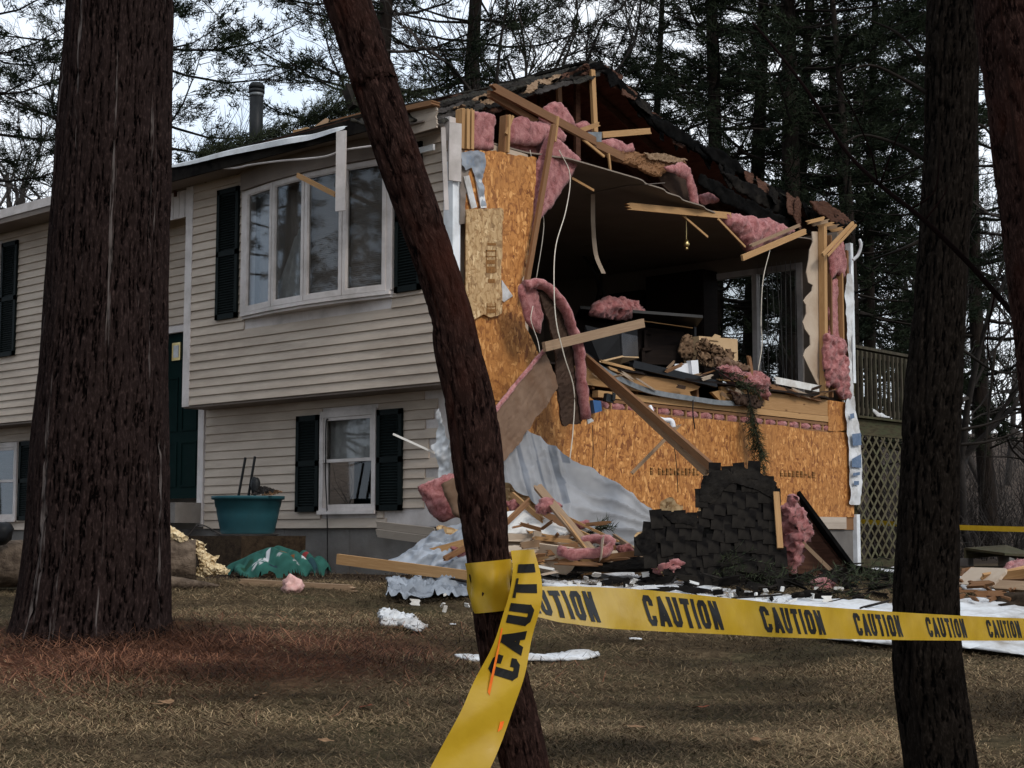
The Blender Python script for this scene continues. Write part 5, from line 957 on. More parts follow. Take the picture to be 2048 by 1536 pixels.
for v in range(4):
    o_ = [(-0.5, -0.55 - 0.25 * random.random()), (0.47, -0.50 - 0.25 * random.random()), (0.485, 0.1), (0.5, 0.55), (-0.5, 0.55), (-0.485, 0.0)]
    P_ = np.array([ux * np.linalg.norm(ex) * a + uy * np.linalg.norm(ey) * b for a, b in o_]); lift = np.array([sn * (0.012 if b < -0.3 else (0.008 if b < 0.3 else 0.003)) for a, b in o_])
    V = np.vstack([P_ + lift, P_ + lift - sn * 0.005]); k = 6
    tabm.append(newmesh('shingle_tab', V, [list(range(k)), [2 * k - 1 - i for i in range(k)]] + [[i, i + k, (i + 1) % k + k, (i + 1) % k] for i in range(k)], 'shingle'))
SOa = np.array(SO, float); base = np.array(rs.location)
r = 0; yy = 945.0
while yy < 1185:
    xx = 1262.0 + (r % 2) * 12 + random.uniform(-4, 4)
    while xx < 1580:
        if inpoly(np.array([xx]), np.array([yy + 4.0]), SO)[0] and random.random() > 0.03:
            o = bpy.data.objects.new('shingle_tab', random.choice(tabm)); col.objects.link(o); o.parent = rs; o.location = (S_(xx + random.uniform(-4, 4), yy + random.uniform(-5, 5), random.uniform(0, 0.010)) - base).tolist(); o.rotation_mode = 'AXIS_ANGLE'; o.rotation_axis_angle = (random.gauss(0, 0.07), *sn.tolist()); sc_ = random.uniform(0.9, 1.12); o.scale = (sc_, sc_, sc_)
        xx += cw
    yy += rh * 0.8; r += 1
for k, P_ in enumerate((((1396, 1006), (1404, 972), (1428, 944), (1462, 936), (1470, 962), (1440, 985), (1415, 1010)), ((1460, 936), (1518, 946), (1556, 966), (1548, 1000), (1510, 985), (1470, 968)), ((1264, 1080), (1290, 1056), (1304, 1064), (1312, 1100), (1286, 1112)), ((1500, 1150), (1575, 1140), (1584, 1180), (1500, 1186)), ((1318, 1150), (1330, 1110), (1380, 1150), (1390, 1172)), ((1320, 1034), (1350, 1030), (1398, 1036), (1390, 1060), (1340, 1056)))):
    obj('torn_shingle', gridsheet([S_(a, b, 0.022) for a, b in P_], 0.018, 0.006, sn, 0.012, 6, edge=0.035, seed=50 + k, residual=False), 'shingle', rs)
for lb, p0_, p1_, wd in (('', (1550, 990), (1558, 1102), 0.05),): obj('edge_batten', beam(S_(*p0_, 0.05), S_(*p1_, 0.05), wd, 0.03, up=RT), 'pine', rs)
# roof panel leaning behind with insulation stuffed in it
lp = thing('leaning_roof_panel', 'layered roof panel leaning to the right of the shingled section', 'roof panel', AT(1715, 1165, 13.3))
for k, (a, b, c, d, wd, m) in enumerate(((1596, 1000, 1718, 1166, 0.30, 'felt'), (1590, 1025, 1705, 1172, 0.12, 'deck_under'), (1615, 1085, 1712, 1172, 0.08, 'pine_old'), (1650, 1110, 1716, 1168, 0.05, 'pine'))):
    obj('plank' if k else 'roofing_layer', beam(AT(a, b, 13.9 - 0.1 * k), AT(c, d, 13.35 - 0.03 * k), 0.5 if k == 0 else wd, 0.03 if k == 0 else 0.05, up=FH if k == 0 else (0, 0, 1), broken=(0.1, 0.02)), m, lp)
obj('underside', slab([AT(1578, 1020, 13.75), AT(1600, 992, 13.85), AT(1722, 1166, 13.4), AT(1600, 1172, 13.45)], 0.03), 'deck_under', lp)  # dark slab standing in for the shaded hollow beneath the panel
wad('large pink insulation wad spilling out beside the shingled section', [AT(a, b, 13.15) for a, b in ((1556, 1010), (1575, 1005), (1580, 988), (1600, 985), (1606, 1010), (1622, 1040), (1634, 1062), (1620, 1090), (1612, 1120), (1590, 1150), (1575, 1140), (1562, 1100), (1558, 1050))], 0.22, disp=0.07, h=0.024, edge=0.05)
wad('small pink shreds on the branches in front of the leaning roof panel', [GR(a, b) + (0, 0, .06) for a, b in ((1620, 1172), (1640, 1166), (1668, 1174), (1662, 1184), (1630, 1182))], 0.08, disp=0.05, h=0.02)
obj('sheathing_scrap', gridsheet([AT(a, b, 14.2) for a, b in ((1320, 1002), (1345, 994), (1352, 1006), (1368, 1012), (1358, 1034), (1342, 1036), (1320, 1032))], 0.02, 0.014, None, 0, edge=0.02, seed=19), 'osb_pale', None, label='small pale sheathing scrap behind the shingled section', cat='sheathing')
# white sheets on the ground
def gsheet(label, pts, mat='sheet_white', seed=1, lift=0.05, disp=0.03, th=0.015): return obj('ground_sheet', gridsheet([GR(a, b) + (0, 0, lift) for a, b in pts], 0.06, th, None, disp, 1.6, 0.06, seed=seed), mat, None, True, label, 'panel', 'white sheets on the ground')
gsheet('long white sheet lying along the caution tape before the debris', ((1050, 1150), (1130, 1142), (1230, 1156), (1330, 1165), (1480, 1186), (1620, 1208), (1760, 1218), (1810, 1226), (1800, 1246), (1600, 1238), (1300, 1206), (1095, 1190)), seed=3)
gsheet('big white sheet on the grass right of the dark trunk', ((1640, 1288), (1760, 1252), (1920, 1206), (1990, 1204), (2070, 1232), (2130, 1335), (1960, 1316), (1800, 1302)), seed=5)
gsheet('narrow white sheet by the lattice foot', ((1712, 1146), (1790, 1148), (1870, 1160), (1850, 1176), (1740, 1160)), seed=7)
gsheet('white sheet behind the brown scraps at the right edge', ((1900, 1172), (1985, 1162), (2060, 1178), (2010, 1196), (1930, 1190)), seed=8)
cloth('white_scrap', [GR(a, b) + (0, 0, .04) for a, b in ((758, 1238), (790, 1230), (830, 1250), (856, 1264), (835, 1274), (800, 1258), (765, 1258))], 'crumpled white scrap on the lawn left of the leaning tree', 'scrap', 'sheet_white', 0.02, 0.05, 5, 2, 0.015, 'white scraps on the lawn')
cloth('white_scrap', [GR(a, b) + (0, 0, .03) for a, b in ((905, 1316), (960, 1318), (1080, 1320), (1130, 1314), (1160, 1308), (1204, 1316), (1170, 1326), (1080, 1328), (940, 1330))], 'long thin white strip on the lawn behind the leaning tree', 'scrap', 'sheet_white', 0.03, 0.02, 5, 5, 0.015, 'white scraps on the lawn')
for k, (a, b, s, lb) in enumerate(((1272, 1288, .05, 'tiny white chip on the lawn right of the leaning tree'), (1180, 1243, .05, 'white chip just below the tape'), (905, 1258, .03, 'tiny white fleck near the crumpled scrap'), (960, 1395, .03, 'faint pale fleck on the lawn'))):
    p = GR(a, b) + (0, 0, .03); obj('white_scrap', gridsheet([p + (s, 0, 0), p + (0, s, .01), p + (-s, .2 * s, 0), p + (-.3 * s, -s, 0.01)], 0.012, 0.004, None, 0.01, 8, 0.01, seed=k), 'sheet_white', None, label=lb, cat='scrap', group='white scraps on the lawn')
obj('insulation_piece', ball(GR(584, 1184) + (0, 0, .05), (0.08, 0.08, 0.075), 7, 0.7, 2.0, 3), 'pink_pale', None, True, 'pale pink insulation tuft on the soil by the green blanket', 'insulation', 'torn pieces of pink insulation')
wad('flat pink insulation piece at the right edge of the yard', [GR(a, b) + (0, 0, .12) for a, b in ((2004, 1160), (2030, 1142), (2080, 1146), (2080, 1172), (2030, 1174))], 0.14, disp=0.05, h=0.03)
for k, (a, b, c, d, w_, m, lb) in enumerate(((1925, 1178, 2010, 1192, 0.22, 'gyp_paper', 'broad tan broken panel right of the dark trunk'), (1960, 1186, 2060, 1180, 0.12, 'pine', 'pale plank among scraps at the right edge'), (1990, 1196, 2070, 1212, 0.10, 'pine_grey', 'grey plank end at the right edge'), (1935, 1196, 1990, 1204, 0.06, 'pine_old', 'short brown plank by the tan broken panel'), (2005, 1172, 2060, 1168, 0.05, 'pine', 'thin pale plank behind the scraps at the right edge'))):
    board(lb, GR(a, b) + (0, 0, .10), GR(c, d) + (0, 0, .14), w_, 0.025, m, (0.05, 0.08), up=(0.5, 0.5, 0.5))
gp = GR(2030, 1222); obj('dirt_heap', ball(gp + (0.3, 0.3, -0.05), (0.55, 0.55, 0.22), 4, 0.3, 2.5, 4), 'soil', None, True, 'brown heap of dirt at the right edge of the white sheet', 'dirt heap')
# branches on the ground
for k, (a, b, c, d, lb) in enumerate(((1340, 1165, 1520, 1115, 'fallen pine branch lying across the foot of the shingles'), (1500, 1195, 1720, 1175, 'fallen branch in front of the leaning roof panel'), (1600, 1210, 1790, 1190, 'fallen branch by the white sheet edge'), (1380, 1175, 1540, 1178, 'low pine bough below the shingled section'), (1680, 1180, 1830, 1172, 'bough lying towards the dark right trunk'))):
    bough('pine_bough', GR(a, b) + (0, 0, .08), (GR(c, d) + (0, 0, .10)) if k else AT(1510, 1118, 12.4), 26, lb, 0.08, 0.30, 20 + k, 0.05, 7, 0.07)
bough('pine_bough', FY(360, 330, 0.2), FY(560, 268, 1.0), 90, 'broken pine bough lying on the front roof edge', 0.1, 0.5, 31, 0.0, 9, 0.12); bough('pine_bough', FY(560, 275, 0.8), FY(730, 205, 1.6), 110, 'large pine bough lying on the roof behind the leaning tree', 0.15, 0.6, 32, -0.1, 9, 0.13)
bough('pine_bough', FY(660, 232, 1.4), FY(850, 185, 1.8), 70, 'pine bough on the roof right of the leaning tree', 0.1, 0.45, 33, -0.1, 9, 0.12)
board('white board hanging upright from the torn eave over the bow window', FY(683, 262, -0.5), FY(681, 422, -0.5), 0.115, 0.02, 'trim_white', (0, 0), up=(1, 0.3, 0), group=None)
board('pale stick hanging askew across the bow window', FY(594, 350, -0.42), FY(672, 390, -0.45), 0.05, 0.025, 'pine', (0.02, 0.02))
board('splintered yellow block on the roof edge', FY(588, 270, 0.0), FY(622, 262, 0.0), 0.09, 0.06, 'pine', (0.03, 0.06)); board('flat pale board lying on the roof edge beside the leaning tree', FY(690, 265, -0.2), FY(760, 252, -0.1), 0.05, 0.06, 'pine', (0.0, 0.06))
board('curled mossy plank on the roof edge', FY(622, 268, 0.1), FY(660, 240, 0.3), 0.09, 0.03, 'pine_grey', (0.05, 0.08)); board('brown plank lifted along the torn roof edge', FY(655, 250, 0.4), FY(800, 212, 0.4), 0.08, 0.03, 'pine_old', (0.15, 0.1))
board('dark broken limb stub standing up from the roof', FY(706, 215, 1.2), FY(690, 168, 1.2), 0.10, 0.07, 'branch_bark', (0, 0.12), up=(1, 0, 0), name='limb_stub', cat='branch', group=None)

# ------------------------------------------------------------------ yard things at the left
fl = thing('fallen_log', 'thick fallen pine log with a bright splintered end behind the big trunk', 'log', AT(150, 1160, 12.6))
A0, A1 = AT(-160, 1132, 12.5), AT(392, 1122, 12.85); L_ = np.linalg.norm(A1 - A0); pts_ = [A0 + (A1 - A0) * t for t in np.linspace(0, 1, 40)]
V, Fc = tube(pts_, 0.185, 28); ctr = np.repeat(np.array(pts_), 28, axis=0); V = ctr + (V - ctr) * (1 + 0.10 * fbm(V * np.array([.5, .5, 1.6]), 6, 3, 4))[:, None]
obj('bark', (V, Fc), 'log_bark', fl, True)
for k, P_ in enumerate((((326, 1062), (345, 1058), (362, 1066), (378, 1076), (362, 1086), (330, 1086)), ((368, 1078), (390, 1080), (410, 1088), (400, 1094), (376, 1090)), ((386, 1092), (404, 1096), (414, 1108), (436, 1112), (430, 1124), (446, 1134), (456, 1146), (430, 1150), (384, 1150), (402, 1140), (398, 1128), (388, 1112)), ((360, 1146), (400, 1138), (440, 1150), (400, 1156)))):
    obj('splintered_wood', gridsheet([AT(a, b, 12.75 + 0.03 * k) for a, b in P_], 0.012, 0.10, None, 0.05, 9, 0.025, 1, seed=40 + k), 'splinter', fl)
V, Fc = tube(spline([AT(330, 1165, 12.6), AT(380, 1168, 12.6), AT(440, 1172, 12.65)], 6), [0.06, 0.06, 0.055, 0.05, 0.05, 0.045, 0.04, 0.035, 0.03, 0.03, 0.02, 0.015, 0.008], 8); obj('bark_strip', (V, Fc), 'log_bark', fl, True)
tb = FY(495, 1068, -0.55); tz = tb[2]; tbx = tb[0]
obj('stoop', box(-5.9, -2.12, -0.92, -0.06, -0.1, tz - 0.02), 'soil', house)
tub = thing('planter_tub', 'teal plastic tub of soil on the stoop left of the lower window', 'planter', (tbx, -0.55, tz))
def oval(z, rx, ry, n=48): t = np.linspace(0, 2 * np.pi, n, endpoint=False); return np.c_[tbx + rx * np.cos(t) * RT[0] - ry * np.sin(t) * RT[1], -0.55 + rx * np.cos(t) * RT[1] + ry * np.sin(t) * RT[0], np.full(n, z)]
rings = [(0, .27, .20), (.02, .285, .215), (.20, .325, .25), (.28, .338, .262), (.285, .345, .268), (.36, .358, .28), (.365, .385, .305), (.40, .388, .308), (.40, .36, .28), (.30, .34, .26)]
V = np.vstack([oval(tz + z, a, b) for z, a, b in rings]); Fc = [[i * 48 + k, i * 48 + (k + 1) % 48, (i + 1) * 48 + (k + 1) % 48, (i + 1) * 48 + k] for i in range(len(rings) - 1) for k in range(48)] + [list(range(48))[::-1]]
obj('tub_shell', (V, Fc), 'tub_teal', tub, True); obj('saucer', (np.vstack([oval(tz - .019, .30, .24), oval(tz - .002, .345, .27)]), [[k, (k + 1) % 48, 48 + (k + 1) % 48, 48 + k] for k in range(48)] + [list(range(48, 96))]), 'trim_white', tub)
V = np.vstack([oval(tz + .34, .345, .265), [[tbx, -0.55, tz + .37]]]); obj('soil', (V, [[k, (k + 1) % 48, 48] for k in range(48)]), 'soil', tub, True)
for k, (a, b, c, d, lb) in enumerate(((477, 992, 491, 915, 'left of two black stakes standing in the teal tub'), (497, 992, 510, 913, 'right of two black stakes standing in the teal tub'))): obj('garden_stake', tube([FY(a, b, -0.5), FY(c, d, -0.5)], 0.014, 8), 'black_metal', None, label=lb, cat='stake', group='black stakes')
obj('folded_tool', ball(FY(511, 972, -0.5), (0.05, 0.05, 0.10), 3, 0.15, 1.5, 3), 'black_metal', None, True, 'small black tool head standing in the teal tub', 'tool')
for k, (P_, lb) in enumerate(((((502, 990), (520, 972), (550, 976), (545, 986)), 'grey folded fan of dry leaves in the teal tub'), (((520, 990), (550, 980), (565, 984), (540, 990)), 'tan dry leaf at the right rim of the teal tub'))): obj('dry_foliage', gridsheet([FY(a, b, -0.55) for a, b in P_], 0.012, 0.006, None, 0.03, 12, 0.01, seed=k), 'bare_bark' if k == 0 else 'dry_leaf', None, label=lb, cat='leaves')
# green patterned blanket
c0 = GR(548, 1157); N_ = 90; U_, W_ = np.meshgrid(np.linspace(-1, 1, N_), np.linspace(-1, 1, N_), indexing='ij'); u_, w2_ = U_.ravel(), W_.ravel(); rr = np.sqrt(u_ ** 2 + w2_ ** 2)
P3 = np.c_[u_ * 3, w2_ * 3, np.zeros_like(u_)]; hgt = 0.29 * np.clip(1 - rr ** 2.2, 0, 1) ** 0.7 * (0.75 + 0.35 * u_ * 0.4) * (1 + 0.35 * fbm(P3, 0.5, 2, 5)) + 0.075 * np.abs(np.sin(u_ * 7 + w2_ * 4 + 2 * fbm(P3, 0.4, 2, 9))) * (rr < 1)
bx_w = c0 + np.outer(u_ * 0.50 * (1 + 0.1 * np.sin(w2_ * 5)), RT) + np.outer((w2_ + 0.6) * 0.34, FH); bx_w[:, 2] = terr(bx_w[:, 0], bx_w[:, 1]) - 0.01 + np.maximum(hgt, 0) - 0.03 * (rr > 0.98)
tint = np.tile(np.array([0.030, 0.115, 0.092, 1.0]), (len(u_), 1)); tint *= np.c_[(0.8 + 0.35 * fbm(P3, 2, 2, 1))[:, None].repeat(3, 1), np.ones(len(u_))]
def spot(u0, w0, r0, cl, petals=0):
    d = np.hypot(u_ - u0, w2_ - w0); an = np.arctan2(w2_ - w0, u_ - u0); m_ = d < r0 if not petals else (d < r0) & (np.sin(an * petals) > -0.2); tint[m_, :3] = cl
spot(-0.28, -0.72, 0.13, (0.40, 0.41, 0.41), 5); spot(0.25, -0.35, 0.16, (0.20, 0.07, 0.02)); spot(0.55, -0.1, 0.10, (0.22, 0.03, 0.03)); spot(0.1, -0.55, 0.05, (0.25, 0.27, 0.27)); spot(0.42, -0.72, 0.07, (0.30, 0.32, 0.32), 4); spot(0.62, -0.45, 0.06, (0.5, 0.5, 0.5)); spot(0.0, -0.8, 0.08, (0.015, 0.03, 0.04)); spot(-0.55, -0.55, 0.12, (0.015, 0.05, 0.03)); spot(0.8, -0.35, 0.12, (0.02, 0.05, 0.06))
m_ = (np.abs(u_ + 0.18) < 0.035) & (w2_ < -0.1) & (w2_ > -0.62); tint[m_, :3] = (0.52, 0.53, 0.54)
i, j = np.meshgrid(np.arange(N_ - 1), np.arange(N_ - 1), indexing='ij'); i = i.ravel(); j = j.ravel(); Fc = np.c_[i * N_ + j, (i + 1) * N_ + j, (i + 1) * N_ + j + 1, i * N_ + j + 1]; keep = (rr[Fc] < 1.0).all(1)
obj('beach_blanket', (bx_w, Fc[keep]), 'cloth_print', None, True, 'crumpled green blanket with white flower prints below the teal tub', 'blanket', attrs={'tint': ('FLOAT_COLOR', tint)})
obj('black_bag', ball(AT(0, 1066, 12.4), (0.10, 0.10, 0.10), 3, 0.3, 1.5, 3), 'black_gloss', None, True, 'black plastic bag on the log at the left edge', 'bag')
board('pale landscape timber along the soil bed in front of the blanket', GR(480, 1172) + (0, 0, .03), GR(720, 1186) + (0, 0, .03), 0.06, 0.09, 'pine_grey', (0.1, 0.1), name='garden_edging', cat='edging', group=None)
cbw = spline([FY(656, 838, LY - .05), FY(652, 850, LY - .05), FY(651, 950, LY - .05), FY(654, 1020, LY - .06), FY(655, 1100, LY - .03), FY(656, 1148, LY - .05)], 6); obj('cable', tube(cbw, 0.007, 5), 'wire_black', None, True, 'thin black cable running down beside the lower window', 'cable')
tw = spline([FY(370, 1078, -1.2), FY(400, 1050, -1.1), FY(440, 1068, -1.1)], 6); obj('dry_twig', tube(tw, 0.008, 5), 'bare_bark', None, True, 'thin curved twig rising behind the splintered log', 'twig')

# ------------------------------------------------------------------ deck behind the house
dk = thing('wooden_deck', 'weathered wooden deck with railing and lattice skirt behind the house', 'deck', (0.0, 9.6, 0.0))
X0 = -0.02; Y0, Y1 = 7.98, 9.72
obj('rim_board', box(X0 - 0.04, X0, Y0, Y1, 1.80, 2.02), 'deck_wood', dk); obj('deck_rail', box(X0 - 0.09, X0 + 0.03, Y0, Y1, 3.0, 3.04), 'rail_wood', dk); obj('bottom_rail', box(X0 - 0.045, X0 - 0.005, Y0, Y1, 2.10, 2.18), 'rail_wood', dk); obj('top_rail', box(X0 - 0.045, X0 - 0.005, Y0, Y1, 2.90, 2.98), 'rail_wood', dk)
yb = Y0 + 0.03
while yb < Y1: obj('baluster', box(X0 + 0.0, X0 + 0.035, yb, yb + 0.03, 2.04, 2.97), 'rail_wood', dk); yb += 0.128
for yy in (Y0 + 0.02, Y1 - 0.1): obj('post', box(X0 - 0.16, X0 - 0.06, yy, yy + 0.1, -0.1, 3.0), 'deck_wood', dk)
yb = -2.3
while yb < 0:
    obj('deck_plank', box(yb, yb + 0.13, Y0, Y1, 2.03, 2.06), 'deck_wood', dk); yb += 0.138
H_ = 1.72; step = 0.205; n = int((Y1 - Y0 + H_) / step)
for sgn, xo in ((1, X0 + 0.002), (-1, X0 - 0.010)):
    for k in range(n):
        y0_ = Y0 - H_ + k * step; a, b = (y0_, 0.07), (y0_ + H_, 0.07 + H_)
        if sgn < 0: a, b = (y0_ + H_, 0.07), (y0_, 0.07 + H_)
        pa, pb = np.array(a), np.array(b); d_ = pb - pa; ts = sorted([(Y0 - pa[0]) / d_[0], (Y1 - pa[0]) / d_[0]]); t0, t1 = max(0, ts[0]), min(1, ts[1])
        if t1 - t0 < 0.03: continue
        A, B = pa + d_ * t0, pa + d_ * t1; obj('lattice_slat', beam((xo, A[0], A[1]), (xo, B[0], B[1]), 0.034, 0.008, up=(0, -d_[1], d_[0]), seg=1)[:2], 'lattice_wood', dk)
obj('skirt_board', box(X0 - 0.02, X0 + 0.02, Y0, Y1, -0.02, 0.09), 'deck_wood', dk)
cloth('snow_white_rag', [(X0 + 0.05, FY(1740, 830, 8.4)[1], 2.12), (X0 + 0.05, 8.35, 2.20), (X0 + 0.05, 8.45, 2.16), (X0 + 0.06, 8.7, 2.10), (X0 + 0.06, 8.95, 2.06), (X0 + 0.06, 8.6, 2.05)], 'white torn rag caught at the foot of the deck railing', 'rag', 'sheet_white', 0.02, 0.02, 8, 3, 0.01)
pf = thing('low_platform', 'low grey wooden platform on blocks at the right edge of the yard', 'platform', GR(2000, 1128))
pa, pb, pc_ = AT(1930, 1112, 20.5), AT(2012, 1106, 20.8), AT(2080, 1128, 19.4)
for k in range(2): obj('board', beam(pa + (0, 0, -.005 + .07 * k), pb + (0, 0, .07 * k), 0.065, 0.04), 'lattice_wood', pf); obj('board', beam(pb + (0, 0, .07 * k), pc_ + (0, 0, .07 * k), 0.065, 0.04), 'lattice_wood', pf)
obj('top', slab([pa + (0, 0, .11), pb + (0, 0, .11), pc_ + (0, 0, .11), AT(2010, 1124, 18.8) + (0, 0, .11)], 0.03, (0, 0, 1)), 'deck_wood', pf)
for p in (pa, pb, pc_): obj('block', box(p[0] - .08, p[0] + .08, p[1] - .08, p[1] + .08, -0.05, p[2] - 0.03), 'concrete', pf)

# ------------------------------------------------------------------ small rubble
RS = random.Random(23)
def rubble(name, label, N, zone, mats, Lr, wr, pix, zmax=None):
    gs = []
    for k in range(N):
        a, b, *dd = pix(RS); p = AT(a, b, dd[0]) if dd else GR(a, b) + (0, 0, RS.uniform(0.01, 0.10)); an = RS.uniform(0, 6.28); L = RS.uniform(*Lr); d = np.array([math.cos(an), math.sin(an), RS.uniform(-.15, .25)]) * L; wd = RS.uniform(*wr)
        gs.append(beam(p, p + d, wd, RS.uniform(.004, .016), up=(RS.uniform(-1, 1), RS.uniform(-1, 1), 1), broken=(L * .15, L * .25), seg=1))
    obj(name, join(*gs), mats, None, label=label, cat='rubble', kind='stuff')
zone1 = lambda r: (r.gauss(1080, 90), r.uniform(1108, 1165)); zone2 = lambda r: (r.uniform(1250, 1800), r.uniform(1150, 1215)); zone3 = lambda r: (r.uniform(1880, 2060), r.uniform(1160, 1225))
rubble('wood_splinters', 'pale wood splinters strewn over the rubble pile', 110, None, 'pine', (0.06, 0.4), (0.008, 0.04), zone1)
rubble('shingle_crumbs', 'dark roofing crumbs and bark strewn before the shingled section', 90, None, 'shingle', (0.06, 0.35), (0.02, 0.10), zone2)
pile = lambda r: (min(max(r.gauss(1075, 70), 890), 1235), 1128 - abs(r.gauss(0, 1)) * 30, r.uniform(13.2, 13.9))
rubble('splinter_heap', 'splintered wood bristling out of the rubble pile', 60, None, 'pine_old', (0.12, 0.55), (0.012, 0.05), pile, 0.42)
rubble('pale_splinter_heap', 'pale splintered laths in the rubble pile', 32, None, 'pine', (0.12, 0.5), (0.01, 0.04), pile, 0.40)
rubble('panel_scraps', 'torn drywall scraps in the rubble pile', 16, None, 'gyp_paper', (0.2, 0.5), (0.12, 0.3), pile, 0.30)
rubble('drywall_crumbs', 'white drywall crumbs strewn through the debris', 60, None, 'gyp_white', (0.02, 0.12), (0.015, 0.06), lambda r: (r.uniform(820, 1700), r.uniform(1150, 1235)))
rubble('plank_scraps', 'brown plank scraps strewn at the right edge', 60, None, 'pine_old', (0.08, 0.4), (0.02, 0.07), zone3)
rubble('bark_litter', 'dark bark and twigs strewn over the debris ground', 90, None, 'branch_bark', (0.1, 0.6), (0.006, 0.02), lambda r: (r.uniform(1000, 1850), r.uniform(1120, 1230)))
for k, (x0, y0, d0, x1, y1, d1, w_, m, lb) in enumerate(((1010, 1048, 13.7, 1060, 1000, 14.2, .05, 'pine_old', 'short brown stud behind the white speckled panel'), (1040, 1092, 13.3, 1150, 1075, 13.6, .06, 'pine_grey', 'grey plank between the tan slab and the curled pink strip'), (1130, 1050, 13.8, 1215, 1090, 13.5, .035, 'pine', 'narrow pale batten below the wrap sheet'), (1020, 985, 14.4, 1090, 1045, 14.0, .05, 'pine', 'pale stud sloping across the splintered sheathing scrap'), (1180, 1118, 13.2, 1300, 1104, 13.3, .05, 'pine_old', 'brown lath on the black roofing sheet'), (885, 1120, 13.2, 960, 1080, 13.5, .05, 'pine_old', 'brown lath crossing the pale board behind the leaning tree'), (1595, 1075, 13.2, 1690, 1168, 13.1, .03, 'pine_grey', 'thin grey lath along the leaning roof panel'), (1225, 1070, 13.9, 1285, 1110, 13.4, .04, 'pine_grey', 'grey lath at the bottom corner of the wrap sheet'))):
    board(lb, AT(x0, y0, d0), AT(x1, y1, d1), w_, 0.025, m, (0.05, 0.08))
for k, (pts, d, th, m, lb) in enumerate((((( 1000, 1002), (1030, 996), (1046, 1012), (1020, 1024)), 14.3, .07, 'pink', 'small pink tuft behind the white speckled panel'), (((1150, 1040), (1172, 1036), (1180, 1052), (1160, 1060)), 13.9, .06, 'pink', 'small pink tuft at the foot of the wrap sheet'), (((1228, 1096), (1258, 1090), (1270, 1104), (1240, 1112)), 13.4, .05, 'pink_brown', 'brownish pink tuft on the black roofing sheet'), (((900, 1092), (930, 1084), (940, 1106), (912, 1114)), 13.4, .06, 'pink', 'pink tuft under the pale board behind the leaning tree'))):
    wad(lb, [AT(a, b, d) for a, b in pts], th, mat=m, h=0.016, disp=0.025)
# ------------------------------------------------------------------ near trunks
def trunk(pxs, d, nr, ns, bark, amp, fu, fs, seed, top_extra=1.5, base_extra=None):
    """pxs: (px, py, width px) from top to base at distance d; a continuous trunk with real bark relief"""
    C_ = np.array([AT(a, b, d) for a, b, w_ in pxs]); R_ = np.array([w_ / 2 / FPX * d for a, b, w_ in pxs])
    v = unit(C_[0] - C_[1]); C_ = np.vstack([C_[0] + v * top_extra, C_]); R_ = np.r_[R_[0] * 0.93, R_]
    if base_extra:
        v = unit(C_[-1] - C_[-2]); C_ = np.vstack([C_, C_[-1] + v * base_extra]); R_ = np.r_[R_, R_[-1] * 1.08]
    s = np.r_[0, np.cumsum(np.linalg.norm(np.diff(C_, axis=0), axis=1))]; dense = spline(np.c_[C_, R_], 12); sd_ = np.r_[0, np.cumsum(np.linalg.norm(np.diff(dense[:, :3], axis=0), axis=1))]
    t = np.linspace(0, sd_[-1], nr); P_ = np.c_[[np.interp(t, sd_, dense[:, k]) for k in range(4)]].T; th = np.linspace(0, 2 * np.pi, ns, endpoint=False)
    V, Fc = tube(P_[:, :3], P_[:, 3], ns, cap=True); ctr = np.repeat(P_[:, :3], ns, axis=0); rad = np.repeat(P_[:, 3], ns); TH = np.tile(th, nr); S = np.repeat(t, ns)
    q = np.c_[np.cos(TH) * fu, np.sin(TH) * fu, S * fs]; n1 = fbm(q, 1.0, 3, seed); n2 = fbm(q * np.array([2.3, 2.3, 1.5]), 1.0, 2, seed + 4)
    rel = 1 - np.clip(np.abs(n1) * 2.6, 0, 1); rel = np.clip(1 - rel ** 2 + 0.25 * n2, 0, 1); relief = np.clip(rel, 0, 1)
    big = fbm(np.c_[np.cos(TH) * 1.2, np.sin(TH) * 1.2, S * 0.8], 1.0, 2, seed + 8)
    V = ctr + (V - ctr) * (1 + (amp * (relief - 0.6) + amp * 0.9 * big) / rad)[:, None]
    return (V, Fc, np.c_[TH / (2 * np.pi) * 2 * np.pi * rad.mean(), S]), relief
def tree_thing(name, label, geo, rel, bark, base): 
    t = thing(name, label, 'tree', base); obj('trunk', geo, bark, t, True, attrs={'relief': ('FLOAT', rel)}); return t
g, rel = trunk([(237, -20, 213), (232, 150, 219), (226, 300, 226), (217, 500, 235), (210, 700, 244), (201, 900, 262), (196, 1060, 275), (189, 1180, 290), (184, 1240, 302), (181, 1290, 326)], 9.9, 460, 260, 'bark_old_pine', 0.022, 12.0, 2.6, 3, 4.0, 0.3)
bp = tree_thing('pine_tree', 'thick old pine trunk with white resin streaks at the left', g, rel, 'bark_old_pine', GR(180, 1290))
g, rel = trunk([(688, -20, 92), (745, 150, 90), (800, 320, 88), (856, 480, 84), (900, 620, 82), (915, 700, 90), (938, 800, 94), (952, 900, 98), (962, 1000, 90), (972, 1090, 82), (980, 1170, 76), (990, 1260, 76), (1010, 1360, 86), (1030, 1450, 90), (1048, 1540, 92)], 2.32, 420, 64, 'bark_sapling', 0.0042, 2.2, 16, 9, 1.6, 0.62)
tt = tree_thing('leaning_tree', 'slim reddish leaning tree in front with caution tape tied round it', g, rel, 'bark_sapling', AT(1065, 1800, 2.32))
g, rel = trunk([(1912, -20, 112), (1902, 150, 104), (1900, 300, 102), (1888, 500, 100), (1878, 650, 104), (1866, 800, 112), (1860, 950, 114), (1856, 1100, 120), (1852, 1220, 126), (1856, 1330, 132), (1868, 1430, 136), (1884, 1545, 138)], 5.6, 420, 110, 'bark_dark', 0.011, 5.0, 6, 5, 2.2, 0.5)
